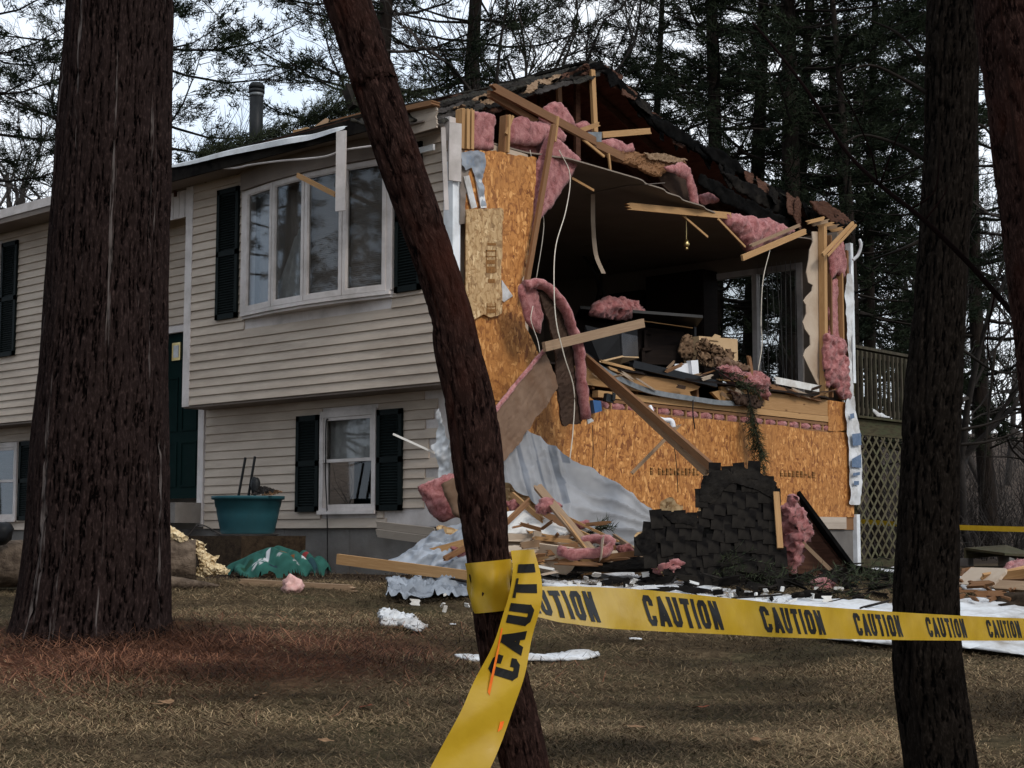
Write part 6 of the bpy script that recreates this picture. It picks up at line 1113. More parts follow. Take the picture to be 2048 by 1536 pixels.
dt = tree_thing('dark_tree', 'dark rough-barked trunk at the right behind the tape', g, rel, 'bark_dark', AT(1890, 1700, 5.6))
om = []
for (a, b) in ((1912, 1110), (1922, 1100), (1928, 1118), (1926, 1150), (1918, 1166), (1910, 1140)): om.append(AT(a - 10, b, 5.6 - 0.06))
obj('paint_mark', slab(om, 0.03), 'orange_paint', dt, label='faded orange paint mark')
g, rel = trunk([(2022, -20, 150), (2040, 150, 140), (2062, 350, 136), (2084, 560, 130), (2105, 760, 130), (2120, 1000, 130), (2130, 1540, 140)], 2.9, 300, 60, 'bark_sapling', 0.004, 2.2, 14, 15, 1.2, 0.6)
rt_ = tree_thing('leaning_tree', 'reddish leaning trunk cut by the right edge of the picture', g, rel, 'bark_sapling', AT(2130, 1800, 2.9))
br_ = spline([AT(2105, 725, 2.9), AT(2048, 655, 2.95), AT(1950, 540, 3.05), AT(1850, 442, 3.1), AT(1760, 370, 3.2), AT(1690, 300, 3.3), AT(1620, 190, 3.4), AT(1560, 110, 3.5), AT(1505, 45, 3.6)], 7)
obj('branch', tube(br_, np.linspace(0.0065, 0.003, len(br_)), 7), 'bark_sapling', rt_, True)
for k, P_ in enumerate((((1755, 365), (1740, 300), (1690, 190), (1660, 150)), ((1820, 420), (1870, 380), (1880, 300)), ((1760, 370), (1800, 260), (1830, 220)), ((1990, 585), (1975, 680), (1990, 780)), ((1850, 440), (1885, 395), (1895, 370)))):
    sp_ = spline([AT(a, b, 3.15 + 0.02 * k) for a, b in P_], 6); obj('twig', tube(sp_, np.linspace(0.0026, 0.001, len(sp_)), 4), 'bark_sapling', rt_, True)
for k, P_ in enumerate((((1925, 700), (2000, 745), (2090, 730)), ((1920, 860), (1985, 845), (2090, 800)), ((1918, 890), (1990, 880), (2090, 842)), ((1990, 700), (1975, 850), (1965, 1000)), ((1925, 55), (1990, 20), (2080, 30)))):
    sp_ = spline([AT(a, b, 6.6 + 0.1 * k) for a, b in P_], 6); obj('twig', tube(sp_, np.linspace(0.008, 0.003, len(sp_)), 5), 'branch_bark', dt, True)
for k, P_ in enumerate((((1860, 190), (1810, 160), (1740, 130), (1680, 150)), ((1850, 320), (1800, 290), (1730, 270), (1690, 285)), ((1862, 140), (1800, 70), (1740, 40)), ((1845, 480), (1800, 500), (1740, 520)), ((1900, 280), (1960, 250), (2000, 300)))):
    sp_ = spline([AT(a, b, 5.6 + 0.1 * k) for a, b in P_], 6); obj('dead_limb', tube(sp_, np.linspace(0.010, 0.003, len(sp_)), 5), 'branch_bark', dt, True)

# ------------------------------------------------------------------ background trees
def needle_tufts(cent, dirs, r, L=0.13, n=10, wd=0.009):
    m = len(cent); c = np.repeat(cent, n, axis=0); d = np.repeat(dirs, n, axis=0) * 0.9 + r.normal(size=(m * n, 3)) * 0.6; c = c + r.normal(size=(m * n, 3)) * (0.22 * L); d /= np.linalg.norm(d, axis=1)[:, None]
    e = np.cross(d, r.normal(size=(m * n, 3))); e /= np.linalg.norm(e, axis=1)[:, None] + 1e-9; l = L * r.uniform(0.6, 1.25, m * n)
    V = np.stack([c - e * wd, c + e * wd, c + d * l[:, None]], 1).reshape(-1, 3); return V, np.arange(len(V)).reshape(-1, 3)
def make_pine(seed, H=17.0, r0=0.22, first=4.5, cr=3.6, per=5, tw=13, dead=6, gapz=0.75):
    r = np.random.default_rng(seed); z = np.linspace(-0.6, H, 16); bend = np.c_[0.25 * np.sin(z * 0.25 + seed), 0.25 * np.cos(z * 0.21 + seed * 2), np.zeros(16)]
    ctr = np.c_[np.zeros(16), np.zeros(16), z] + bend - bend[0]; tg = tube(ctr, np.linspace(r0, 0.03, 16) * np.where(z < 0.4, 1.2, 1), 12)
    limbs = []; cent = []; dirs = []
    def axis(zz): return np.array([np.interp(zz, z, ctr[:, k]) for k in range(3)])
    zz = first; whorl = 0
    while zz < H - 0.5:
        f = (H - zz) / (H - first); L0 = cr * (0.35 + 0.65 * min(1, f * 1.6)) * (1 if f < 0.9 else 0.75)
        for k in range(per):
            if r.random() < 0.16: continue
            a = 2 * math.pi * (k + 0.4 * r.normal()) / per + whorl * 1.3; L = L0 * r.uniform(0.6, 1.15); d = np.array([math.cos(a), math.sin(a), 0]); rise = r.uniform(-0.12, 0.28) + 0.25 * (1 - f)
            t = np.linspace(0, 1, 6); p = axis(zz + r.uniform(-.2, .2)) + d * (L * t)[:, None] + np.array([0, 0, 1]) * (L * (rise * t + 0.10 * t * t - 0.12 * np.sin(t * 3.1)))[:, None] + np.cross(d, (0, 0, 1)) * (0.12 * L * r.normal() * t * t)[:, None]
            limbs.append(tube(p, np.linspace(0.028 * (0.5 + 0.5 * f) + 0.006, 0.004, 6), 4, False))
            for m in range(tw):
                s = r.uniform(0.28, 1.0); q = np.array([np.interp(s, t, p[:, c]) for c in range(3)]); sd2 = 1 if r.random() < 0.5 else -1
                v = unit(d * r.uniform(0.5, 1.0) + np.cross(d, (0, 0, 1)) * sd2 * r.uniform(0.3, 1.1) + np.array([0, 0, r.uniform(-0.1, 0.35)])); l = r.uniform(0.3, 0.85) * (1.2 - 0.5 * s) * L / 3.0
                limbs.append(tube([q, q + v * l], [0.008, 0.003], 3, False))
                nt_ = max(3, int(l / 0.075))
                for u in np.linspace(0.3, 1.0, nt_): cent.append(q + v * l * u + r.normal(size=3) * 0.06); dirs.append(unit(v + np.array([0, 0, 0.25])))
        zz += gapz * r.uniform(0.75, 1.25); whorl += 1
    for k in range(dead):
        zz = r.uniform(1.5, first); a = r.uniform(0, 6.28); d = np.array([math.cos(a), math.sin(a), r.uniform(-0.2, 0.2)]); L = r.uniform(0.6, 1.8); p = axis(zz); limbs.append(tube([p, p + d * L * .5 + (0, 0, .05), p + d * L], [0.02, 0.012, 0.004], 4, False))
        for m in range(4): q = p + d * L * r.uniform(.3, 1); v = unit(d + r.normal(size=3) * 0.7); limbs.append(tube([q, q + v * 0.4], [0.006, 0.002], 3, False))
    nv, nf = needle_tufts(np.array(cent), np.array(dirs), r)
    return newmesh('trunk', tg[0], tg[1], 'pine_bark_far', True), newmesh('limbs', *join(*limbs)[:2], 'branch_bark'), newmesh('needles', nv, nf, 'needle_green')
def make_bare(seed, H=11.0, r0=0.12, depth=5, spread=0.55):
    r = np.random.default_rng(seed); tr = []; tw = []
    def grow(p, d, L, rad, lv):
        n = 4 if lv > 1 else 3; pts = [p]; 
        for k in range(n): d = unit(d + r.normal(size=3) * 0.14 + np.array([0, 0, 0.06])); pts.append(pts[-1] + d * L / n)
        (tr if lv >= depth - 0 else tw).append(tube(pts, np.linspace(rad, rad * 0.6, n + 1), 8 if lv >= depth else (5 if lv > 2 else 3), False))
        if lv == 0: return
        nb = r.integers(3, 5) if lv < depth else r.integers(6, 9)
        for k in range(nb):
            s = r.uniform(0.35, 1.0) if k else 1.0; i = min(int(s * n), n - 1); q = pts[i] + (pts[i + 1] - pts[i]) * (s * n - i) if s < 1 else pts[-1]
            v = unit(d + r.normal(size=3) * spread + np.array([0, 0, 0.1])); grow(q, v, L * r.uniform(0.50, 0.72), max(rad * r.uniform(0.4, 0.6), 0.004), lv - 1)
    grow(np.array([0, 0, -0.4]), np.array([0.03, 0.0, 1.0]), H * 0.48, r0, depth)
    return newmesh('trunk', *join(*tr)[:2], 'bare_bark', True), newmesh('twigs', *join(*tw)[:2], 'bare_bark')
PROTO = [make_pine(1, 18, 0.24, 5.2, 3.8, 5, 15), make_pine(2, 16, 0.20, 3.6, 3.2, 5, 15), make_pine(3, 20, 0.26, 6.5, 4.2, 5, 16), make_pine(4, 13, 0.15, 2.2, 2.8, 5, 14, 4, 0.62)]
BARE = [make_bare(11), make_bare(12, 12, 0.13, 5, 0.6), make_bare(13, 9, 0.08, 4, 0.5)]
def put(name, meshes, names, px, d, label, group, scale=1.0, rot=None, sink=0.0, sxy=1.0):
    p = AT(px, 900, d); p[2] = float(terr(p[0], p[1])) - sink
    t = thing(name, label, 'tree', p, group); t.rotation_euler = (random.uniform(-.02, .02), random.uniform(-.02, .02), rot if rot is not None else random.uniform(0, 6.28)); t.scale = (scale * sxy, scale * sxy, scale)
    for m, nm in zip(meshes, names):
        o = bpy.data.objects.new(nm, m); col.objects.link(o); o.parent = t
        if nm in ('needles', 'twigs'): o['kind'] = 'stuff'
    return t
PN = ('trunk', 'limbs', 'needles')
pines = [(945, 27.5, 0, 1.0, 'tall pine whose trunk rises straight above the roof ridge'),
         (738, 26, 0, 1.0, 'pine hidden behind the upper part of the leaning tree'), (262, 27, 0, 1.0, 'pine hidden behind the big left trunk'),
         (-150, 26, 0, 1.0, 'pine at the far left edge'), 
         (1400, 26.5, 3, 1.3, 'dark pine behind the rear roof edge'),
         (1690, 35, 3, 1.2, 'pine between the twin trunks and the dark trunk'), (1335, 34, 3, 1.15, 'bushy pine above the torn rear roof slope'), (1500, 29, 0, 0.95, 'slim pine left of the twin trunks'), (1572, 25.5, 2, 0.9, 'left of the twin pine trunks behind the right roof corner'), (1606, 27.5, 0, 0.85, 'right paler one of the twin pine trunks'),
         (1760, 28, 3, 1.0, 'young pine left of the dark right trunk'), 
         (1985, 31, 3, 1.3, 'pine right of the dark trunk'), (2080, 26, 0, 1.0, 'pine at the right edge'), 
         (1690, 24.5, 3, 0.85, 'young bushy pine just behind the deck'),
         ]
for px, d, k, sc, lb in pines: put('pine_tree', PROTO[k], PN, px, d, lb, 'pines behind the house', sc)
bares = [(20, 30, 0, 1.0, 'crooked bare tree at the far left above the roof'), (95, 36, 1, 1.0, 'bare tree against the sky left of the big trunk'), (-40, 42, 1, 1.1, 'bare tree at the left edge behind the house'), (60, 48, 2, 1.3, 'thin bare tree far behind the left roof'),
         (460, 40, 1, 0.9, 'bare tree left of the vent pipe'), (560, 44, 2, 1.15, 'bare tree right of the vent pipe'), (630, 38, 0, 0.85, 'bare tree above the pine bough on the roof'), (1235, 26, 0, 1.05, 'forked bare tree behind the ridge tip'), (1300, 29, 1, 1.1, 'bare tree leaning right of the ridge tip'),
         (1945, 27, 2, 1.0, 'thin bare tree right of the dark trunk'), (1985, 38, 1, 0.8, 'bare tree on the slope at the right'), (2030, 33, 2, 1.1, 'bare sapling on the slope at the right edge'), (2010, 46, 0, 0.9, 'bare tree on top of the right slope'), (1740, 36, 2, 1.1, 'bare sapling seen over the deck railing'), (1780, 44, 1, 0.9, 'bare tree far behind the deck'), (1935, 52, 1, 1.0, 'bare tree on the skyline at the right')]
for px, d, k, sc, lb in bares: put('bare_tree', BARE[k], ('trunk', 'twigs'), px, d, lb, 'bare trees behind the house', sc)
# pines of the same wood standing round the yard behind the viewpoint (they shade the front and show in the panes)
for az, ds, k, sc in ((-160, 22, 0, 1), (-143, 18, 1, 1.1), (-127, 25, 2, 1), (-111, 19, 0, 1), (-96, 26, 1, 1.2), (-80, 20, 2, 1), (-64, 25, 0, 1.1), (-4, 27, 2, 1), (10, 22, 0, 1), (24, 26, 1, 1.2), (38, 21, 2, 1), (-118, 31, 2, 1.1), (-88, 33, 0, 1.1), (-150, 30, 2, 1.1), (-135, 30, 3, 1.4), (-103, 34, 3, 1.5), (-73, 32, 3, 1.5), (-119, 21, 3, 1.3), (-152, 24, 3, 1.3), (-88, 24, 3, 1.3), (-170, 27, 2, 1.1), (-57, 34, 2, 1.1), (-48, 28, 3, 1.4), (32, 31, 3, 1.4), (17, 32, 3, 1.4), (3, 33, 1, 1.2)):
    a_ = math.radians(az); p = np.array([3 + ds * math.cos(a_), -3 + ds * math.sin(a_), 0]); p[2] = float(terr(p[0], p[1])); t = thing('pine_tree', 'pine of the wood round the yard behind the viewpoint', 'tree', p, 'pines behind the viewpoint'); t.rotation_euler = (0, 0, az); t.scale = (sc, sc, sc)
    for m, nm in zip(PROTO[k], PN):
        o = bpy.data.objects.new(nm, m); col.objects.link(o); o.parent = t
        if nm == 'needles': o['kind'] = 'stuff'
# far wood as one mass
def far_wood():
    r = np.random.default_rng(5); gs = []; cent = []; dirs = []
    for k in range(90):
        px = r.uniform(-250, 2300); d = r.uniform(52, 95); p = AT(px, 900, d); p[2] = float(terr(p[0], p[1])) - 0.3; h = r.uniform(5, 11) if px < 1250 else r.uniform(7, 15); lean = r.normal(size=2) * 0.5
        q = p + np.array([lean[0], lean[1], h]); gs.append(tube([p, (p + q) / 2 + r.normal(size=3) * 0.15, q], [r.uniform(.05, .16), .06, .02], 5, False))
        for m in range(7):
            s = r.uniform(.25, .95); c = p + (q - p) * s; v = unit(np.r_[r.normal(size=2), r.uniform(-.1, .8)]); gs.append(tube([c, c + v * r.uniform(.8, 2.6)], [0.03, 0.01], 3, False))
        if k % 2 == 0:
            for m in range(90):
                s = r.uniform(0.3, 1.0); cent.append(p + (q - p) * s + np.r_[r.normal(size=2) * (1.9 * (1.15 - s)), r.normal() * .3]); dirs.append(unit(r.normal(size=3) + (0, 0, .3)))
    nv, nf = needle_tufts(np.array(cent), np.array(dirs), r, 0.42, 7, 0.03)
    t = obj('distant_wood', join(*gs)[:2], 'bare_bark', None, kind='stuff', label='distant thin trunks of the wood', cat='wood'); obj('distant_foliage', (nv, nf), 'needle_green', t, kind='stuff')
far_wood()
def brush():
    r = np.random.default_rng(8); gs = []
    for k in range(700):
        px = r.uniform(1700, 2200) if k < 450 else r.uniform(-100, 1700); d = r.uniform(24, 55); p = AT(px, 900, d); p[2] = float(terr(p[0], p[1])) - 0.05
        if p[1] < 13 and p[0] < 0.3: continue
        for m in range(4):
            v = unit(np.r_[r.normal(size=2) * .5, 1.0]); h = r.uniform(.5, 2.2); a = p + v * h * .5 + r.normal(size=3) * .06; gs.append(tube([p, a, a + unit(v + r.normal(size=3) * .4) * h * .5], [0.009, 0.006, 0.003], 3, False))
            gs.append(tube([a, a + unit(v + r.normal(size=3) * .8) * h * .35], [0.005, 0.002], 3, False))
    obj('underbrush', join(*gs)[:2], 'bare_bark', None, kind='stuff', label='bare brown brush on the slope behind the yard', cat='brush')
brush()

# ------------------------------------------------------------------ caution tape
LET = {'C': ([[(.39, .66), (.39, .80), (.33, .89), (.17, .89), (.11, .80), (.11, .20), (.17, .11), (.33, .11), (.39, .20), (.39, .34)]], .5), 'A': ([[(.07, 0), (.25, .93), (.43, 0)], [(.15, .27), (.35, .27)]], .5), 'U': ([[(.11, 1), (.11, .2), (.17, .11), (.33, .11), (.39, .2), (.39, 1)]], .5),
       'T': ([[(0, .89), (.46, .89)], [(.23, .89), (.23, 0)]], .46), 'I': ([[(.11, 1), (.11, 0)]], .22), 'O': ([[(.25, .89), (.17, .89), (.11, .80), (.11, .20), (.17, .11), (.33, .11), (.39, .20), (.39, .80), (.33, .89), (.25, .89)]], .5), 'N': ([[(.11, 0), (.11, 1)], [(.11, .93), (.39, .07)], [(.39, 0), (.39, 1)]], .5)}
def strokes(text, hw=0.098, gap=0.11):
    """quads (u, v) of the lettering in letter-height units"""
    x = 0; Q = []
    for ch in text:
        paths, wd = LET[ch]
        for p in paths:
            p = np.array(p, float)
            for i in range(len(p) - 1):
                a, b = p[i], p[i + 1]; d = (b - a) / (np.linalg.norm(b - a) + 1e-9); n = np.array([-d[1], d[0]]) * hw; e = d * (hw * 0.55 if 0 < i or len(p) > 4 else 0)
                a2 = a - (e if i > 0 else 0); b2 = b + (e if i < len(p) - 2 else 0); m = 4
                for k in range(m):
                    c0, c1 = a2 + (b2 - a2) * k / m, a2 + (b2 - a2) * (k + 1) / m; Q.append([(q[0] + x, min(max(q[1], 0), 1)) for q in (c0 - n, c1 - n, c1 + n, c0 + n)])
        x += wd + gap
    return Q, x - gap
TW = 0.0762
def ribbon(center, across, n, m=7, cup=0.0, wave=1.0):
    """surface sampler of a tape: centre line, across vectors (unit), returns mesh and a point function"""
    cs = spline(np.c_[center, across], 10); C_ = cs[:, :3]; A_ = cs[:, 3:]; A_ /= np.linalg.norm(A_, axis=1)[:, None]; s = np.r_[0, np.cumsum(np.linalg.norm(np.diff(C_, axis=0), axis=1))]
    def at(u, v, off=0.0):
        u = np.asarray(u, float); v = np.asarray(v, float); c = np.stack([np.interp(u, s, C_[:, k]) for k in range(3)], -1); a = np.stack([np.interp(u, s, A_[:, k]) for k in range(3)], -1); a /= np.linalg.norm(a, axis=-1)[..., None]
        c2 = np.stack([np.interp(u + .004, s, C_[:, k]) for k in range(3)], -1); c1 = np.stack([np.interp(u - .004, s, C_[:, k]) for k in range(3)], -1); t = c2 - c1; nn = np.cross(t, a); nn /= np.linalg.norm(nn, axis=-1)[..., None] + 1e-12
        sg = np.sign((nn * (CAM - c)).sum(-1)); sg = np.where(sg == 0, 1, sg); nn = nn * np.median(sg)
        wv = wave * (0.0035 * np.sin(u * 23 + 2.2 * np.sin(v * 3)) + 0.0025 * np.sin(u * 51 + v * 5)) + cup * np.cos(v * np.pi)
        return c + a * ((v - 0.5) * TW)[..., None] + nn * (wv + off)[..., None]
    U_, V_ = np.meshgrid(np.linspace(0, s[-1], n), np.linspace(0, 1, m), indexing='ij'); G_ = at(U_.ravel(), V_.ravel()); i, j = np.meshgrid(np.arange(n - 1), np.arange(m - 1), indexing='ij'); i = i.ravel(); j = j.ravel()
    return (G_, np.c_[i * m + j, (i + 1) * m + j, (i + 1) * m + j + 1, i * m + j + 1]), at, s[-1], (s, C_)
def word(at, u0, text, hgt, flip, shear, parent, clip=None, stretch=1.0):
    Q, wd = strokes(text); g = []
    for q in Q:
        pts = []
        for (x, y) in q: 
            u = u0 + (x * hgt * TW * stretch + shear * (y - .5) * hgt * TW) * (1 if not flip else -1); v = 0.5 + (y - 0.5) * hgt * (1 if not flip else -1); pts.append((u, v))
        if clip and any(not (clip[0] <= p[0] <= clip[1]) for p in pts): continue
        pts = np.array(pts); g.append((at(pts[:, 0], pts[:, 1], 0.0008), [[0, 1, 2, 3]]))
    if g: obj('printed_word', join(*g), 'print_black', parent)
tp = thing('caution_tape', 'yellow caution tape with black lettering tied round the leaning tree and stretched right', 'caution tape', AT(1010, 1400, 2.3))
cen = [(1026, 1192, 2.285), (1075, 1203, 2.40), (1180, 1213, 2.62), (1300, 1221, 2.88), (1450, 1232, 3.22), (1600, 1243, 3.60), (1850, 1254, 4.45), (2048, 1259, 5.35), (2200, 1261, 6.3), (2480, 1262, 8.2), (2800, 1262, 11.0)]
tilt = [60, 52, 30, 10, 0, 0, 0, 0, 0, 0, 0]
vv = -FH
ctrs = np.array([AT(*c) for c in cen]); acr = np.array([np.array([0, 0, 1.0]) * math.cos(math.radians(t)) + vv * -math.sin(math.radians(t)) for t in tilt])
geo, at, Ls, (sA, CA) = ribbon(ctrs, acr, 360, cup=0.0015, wave=0.3)
obj('tape_span', geo, 'tape', tp, True)
def u_at(px):   # arc length where the span passes a photo column (its words stay evenly printed)
    pr = np.array([1024 + FPX * ((c - CAM) @ RT) / ((c - CAM) @ FW) for c in CA]); return float(np.interp(px, pr, sA))
pitch = (u_at(1975) - u_at(1290)) / 4.0; wlen = (u_at(1437) - u_at(1290)); Wu = strokes('CAUTION')[1]
for k in range(-1, 24):
    u0 = u_at(1290) + pitch * k
    if u0 > Ls - 0.1: break
    word(at, u0, 'CAUTION', 0.76, False, -0.62, tp, (u_at(1062), Ls), stretch=wlen / (Wu * 0.74 * TW))
# hanging tail
tc_ = [(1046, 1100, 2.262), (1048, 1150, 2.258), (1045, 1210, 2.25), (1028, 1280, 2.24), (1006, 1350, 2.23), (978, 1420, 2.22), (948, 1480, 2.21), (918, 1540, 2.20), (885, 1605, 2.19), (850, 1680, 2.18)]
C2 = np.array([AT(*c) for c in tc_]); T2 = np.gradient(C2, axis=0); T2 /= np.linalg.norm(T2, axis=1)[:, None]; tl2 = [62, 56, 50, 44, 34, 24, 15, 10, 8, 6]
A2 = []
for t, a in zip(T2, tl2):
    sd3 = unit(np.cross(t, vv)); sd3 = sd3 if sd3 @ RT > 0 else -sd3; A2.append(sd3 * math.cos(math.radians(a)) + vv * -math.sin(math.radians(a)))
geo, at2, L2, (s2_, C2s) = ribbon(C2, np.array(A2), 150)
obj('tape_tail', geo, 'tape', tp, True)
def u2(py): pr = np.array([768 - FPX * ((c - CAM) @ UP) / ((c - CAM) @ FW) for c in C2s]); return float(np.interp(py, pr, s2_))
# reads upward: letters run against the tail's direction
def word_up(at, u0, text, hgt, parent, clip):
    Q, wd = strokes(text); g = []
    for q in Q:
        pts = np.array([(u0 - x * hgt * TW * 1.22, 0.5 + (0.5 - y) * hgt) for x, y in q])
        pts[:, 1] = 1 - pts[:, 1]; pts[:, 1] = 1 - pts[:, 1]
        if (pts[:, 0] < clip[0]).any() or (pts[:, 0] > clip[1]).any(): continue
        g.append((at(pts[:, 0], pts[:, 1], 0.0010), [[0, 1, 2, 3]]))
    if g: obj('printed_word', join(*g), 'print_black', parent)
word_up(at2, u2(1356), 'CAUTION', 0.70, tp, (u2(1108), L2)); word_up(at2, u2(1356) + pitch, 'CAUTION', 0.70, tp, (u2(1108), L2))
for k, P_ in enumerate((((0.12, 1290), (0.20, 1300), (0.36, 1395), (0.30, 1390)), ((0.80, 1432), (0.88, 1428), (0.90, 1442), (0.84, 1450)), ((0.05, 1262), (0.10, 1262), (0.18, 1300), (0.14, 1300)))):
    pts = at2([u2(b) for a, b in P_], [a for a, b in P_], 0.0014); obj('orange_mark', (pts, [[0, 1, 2, 3]]), 'vivid_orange', tp)  # small orange-red streaks laid flat over the tail
# wrap round the trunk
band = []; nb_ = 40; mb = 9; c_t, c_b = AT(976, 1122, 2.32), AT(986, 1222, 2.32); axv = unit(c_t - c_b); e1 = unit(np.cross(axv, FH)); e2 = np.cross(axv, e1)
for i in range(nb_ + 1):
    a = 2 * math.pi * i / nb_
    for j in range(mb):
        t = j / (mb - 1); rr_ = (45.5 - 4.0 * t) / FPX * 2.32 + 0.0022 * math.sin(a * 7 + t * 5) * math.sin(t * 3.1) + 0.0016 * math.sin(a * 3 - t * 8); band.append(c_t + (c_b - c_t) * t + (e1 * math.cos(a) + e2 * math.sin(a)) * rr_)
obj('tape_wrap', (band, [[i * mb + j, (i + 1) * mb + j, (i + 1) * mb + j + 1, i * mb + j + 1] for i in range(nb_) for j in range(mb - 1)]), 'tape', tp, True)
ft = thing('caution_tape', 'far thin yellow caution tape stretched behind the dark right trunk', 'caution tape', AT(1850, 1125, 21.0))
V = []
for i in range(41):
    t = i / 40; p = AT(1640 + 480 * t, 1036 + 24 * t + 5 * math.sin(math.pi * t), 23.5 - 4 * t); V += [p + (0, 0, .035), p - (0, 0, .035)]
obj('tape_span', (V, [[2 * i, 2 * i + 1, 2 * i + 3, 2 * i + 2] for i in range(40)]), 'tape', ft, True)

# ------------------------------------------------------------------ dead grass, needle litter, leaves
def blades(name, label, cat, N, zone, Lr, wd, pal, lay, seed, lift=0.0):
    r = np.random.default_rng(seed); px = np.where(r.uniform(size=N * 3) < 0.80, r.uniform(-60, 2110, N * 3), np.where(r.uniform(size=N * 3) < 0.5, r.uniform(-900, -60, N * 3), r.uniform(2110, 3000, N * 3))); s = 5.9 + (15.6 - 5.9) * r.uniform(0, 1, N * 3) ** 1.25; l = (px - 1024) / FPX * s
    x = CAM[0] + FH[0] * s + RT[0] * l; y = CAM[1] + FH[1] * s + RT[1] * l; k = zone(x, y, r); x, y = x[k][:N], y[k][:N]; n = len(x); z = terr(x, y) + lift
    clump = 0.5 + 0.5 * np.sin(x * 3.3 + 1.3 * np.sin(y * 2.1)) * np.sin(y * 4.1 + 1.7 * np.sin(x * 1.7)); a = r.uniform(0, 2 * np.pi, n) * 0.75 + 1.2 * np.sin(x * 0.9 + y * 1.3)
    L = r.uniform(*Lr, n) * (0.7 + 0.6 * clump); el = np.abs(r.normal(0, lay, n)); h = np.c_[np.cos(a), np.sin(a), np.zeros(n)]; d = h * np.cos(el)[:, None] + np.array([0, 0, 1.0]) * np.sin(el)[:, None]
    sd4 = np.c_[-np.sin(a), np.cos(a), np.zeros(n)] * (wd * r.uniform(.6, 1.4, n))[:, None]; p = np.c_[x, y, z + 0.012 * clump + r.uniform(0, .012, n)]
    m = p + d * (L * .55)[:, None] + np.array([0, 0, 1]) * (0.08 * L)[:, None]; t = p + d * L[:, None] - np.array([0, 0, 1]) * (0.10 * L)[:, None] + r.normal(size=(n, 3)) * (0.12 * L)[:, None] * np.array([1, 1, .3])
    V = np.stack([p - sd4, p + sd4, m + sd4 * .8, m - sd4 * .8, t], 1).reshape(-1, 3); b = np.arange(n)[:, None] * 5
    F4 = (b + np.array([[0, 1, 2, 3]])); F3 = (b + np.array([[3, 2, 4]])); patch = fbm(np.c_[(x * RT[0] + y * RT[1]) * 0.8, (x * FH[0] + y * FH[1]) * 2.0, z * 0], 1.1, 4, 3); pal = np.array(pal); ci = r.integers(0, len(pal), n); c = pal[ci] * r.uniform(.55, 1.25, n)[:, None] * np.clip(0.72 + 0.85 * patch, 0.22, 1.3)[:, None]  # patch tints dry and dark grass, plus painted shading of the lawn's dips
    ct = np.repeat(np.c_[c, np.ones(n)], 5, axis=0); o = obj(name, (V, F4.tolist() + F3.tolist()), 'blades', None, False, label, cat, kind='stuff', attrs={'tint': ('FLOAT_COLOR', ct)}); return o
def in_lawn(x, y, r):
    soil = (y > -2.0 + 0.25 * np.sin(2.1 * x)) & (x < 0.7); s_ = (x - CAM[0]) * FH[0] + (y - CAM[1]) * FH[1]; lat = (x - CAM[0]) * RT[0] + (y - CAM[1]) * RT[1]; ndl = np.exp(-(((lat + 2.2) / 1.45) ** 2 + ((s_ - 9.2) / 0.75) ** 2)); inside = (x < 0.1) & (y > 0.2)
    nz_ = 0.5 + 0.5 * np.sin(x * 2.7 + 2 * np.sin(y * 1.9)) * np.sin(y * 3.1 + 2 * np.sin(x * 1.3)); return (~inside) & (r.uniform(size=len(x)) < (0.35 + 0.65 * nz_)) & (~soil | (r.uniform(size=len(x)) < .08)) & (r.uniform(size=len(x)) > ndl * 1.1)
blades('dead_grass', 'short matted dead winter grass of the lawn', 'grass', 275000, in_lawn, (0.035, 0.10), 0.0017, [(0.28, 0.19, 0.102), (0.215, 0.146, 0.078), (0.38, 0.27, 0.152), (0.135, 0.092, 0.048), (0.125, 0.098, 0.047), (0.165, 0.10, 0.055)], 0.18, 3)
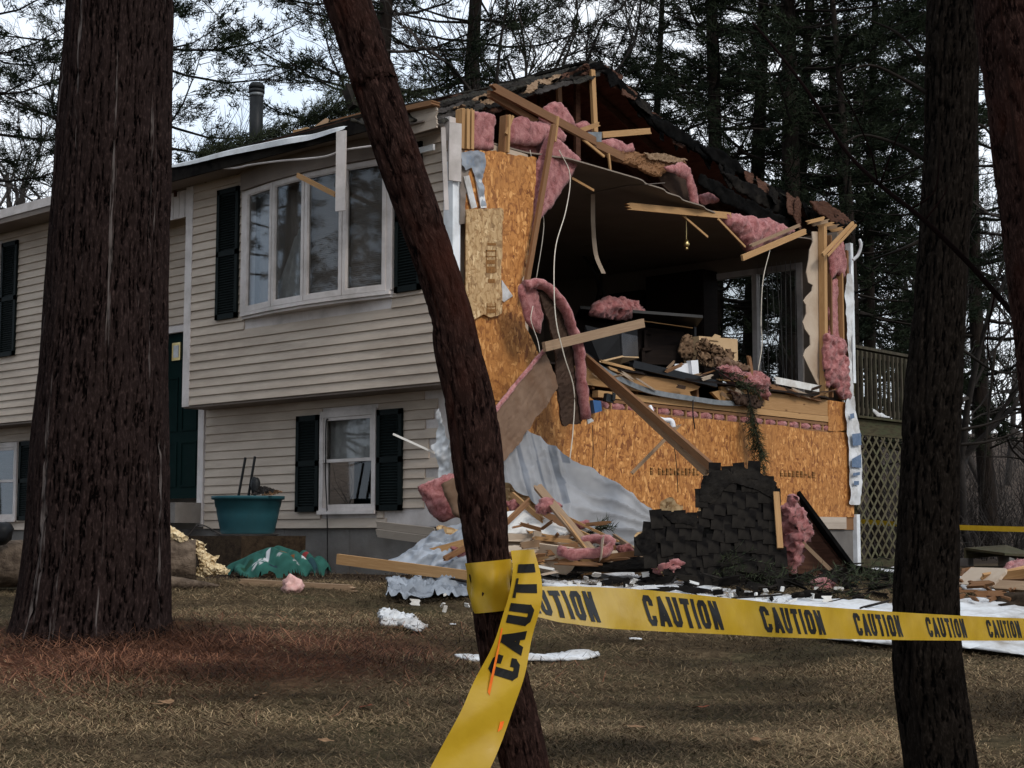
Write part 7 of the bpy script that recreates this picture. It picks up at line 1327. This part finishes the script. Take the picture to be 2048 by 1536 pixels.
def in_ndl(x, y, r):
    s_ = (x - CAM[0]) * FH[0] + (y - CAM[1]) * FH[1]; lat = (x - CAM[0]) * RT[0] + (y - CAM[1]) * RT[1]; w_ = np.exp(-(((lat + 2.2) / 1.45) ** 2 + ((s_ - 9.2) / 0.75) ** 2)); nz_ = 0.5 + 0.5 * np.sin(x * 3.9 + 2 * np.sin(y * 2.9)); return r.uniform(size=len(x)) < w_ * 1.8 * (0.4 + 0.6 * nz_)
blades('pine_needle_litter', 'reddish fallen pine needles round the big left trunk', 'needles', 70000, in_ndl, (0.08, 0.19), 0.0018, [(0.22, 0.092, 0.050), (0.15, 0.063, 0.036), (0.29, 0.135, 0.075), (0.05, 0.023, 0.016)], 0.26, 5, 0.012)
def in_bed(x, y, r): return (y > -2.2) & (x < 2.5) & (y < 0.3) & (r.uniform(size=len(x)) < .6)
blades('leaf_litter', 'brown twigs and litter on the soil bed along the house', 'litter', 5000, in_bed, (0.04, 0.14), 0.004, [(0.10, 0.065, 0.04), (0.055, 0.035, 0.022), (0.16, 0.115, 0.07)], 0.2, 9, 0.005)
LB = {1268: 'curled brown leaf on the lawn bottom right of the leaning tree'}
for k, (a, b, s, m, lb) in enumerate(((1268, 1472, .05, 'dry_leaf', 'large curled brown leaf on the lawn right of the leaning tree'), (1290, 1316, .04, 'soil', 'black crumpled leaf on the lawn above the big brown leaf'), (330, 1420, .05, 'dry_leaf', 'pale leaf left of the needle litter'), (310, 1425, .04, 'dry_leaf', 'pale twisted leaf below the big left trunk'), (520, 1405, .035, 'dry_leaf', 'small pale leaf left of centre on the lawn'), (1400, 1430, .04, 'leaf_red', 'reddish leaf right on the lawn near the front'), (1520, 1500, .045, 'dry_leaf', 'brown leaf at the bottom right of the lawn'), (730, 1430, .04, 'leaf_red', 'reddish leaf left of the tape tail'), (650, 1500, .04, 'dry_leaf', 'brown leaf at the bottom left of centre'))):
    p = GR(a, b) + (0, 0, .03); o_ = [p + (s * 1.6, 0, 0.01), p + (s * .7, s * .7, .03), p + (-s * .5, s * .6, .0), p + (-s * 1.5, 0.1 * s, .02), p + (-s * .4, -s * .6, .0), p + (s * .6, -s * .6, .03)]
    obj('fallen_leaf', gridsheet(o_, 0.01, 0, (0.1, 0.1, 1), 0.012, 14, 0.004, seed=k), m, None, True, lb, 'leaf', 'fallen leaves on the lawn')
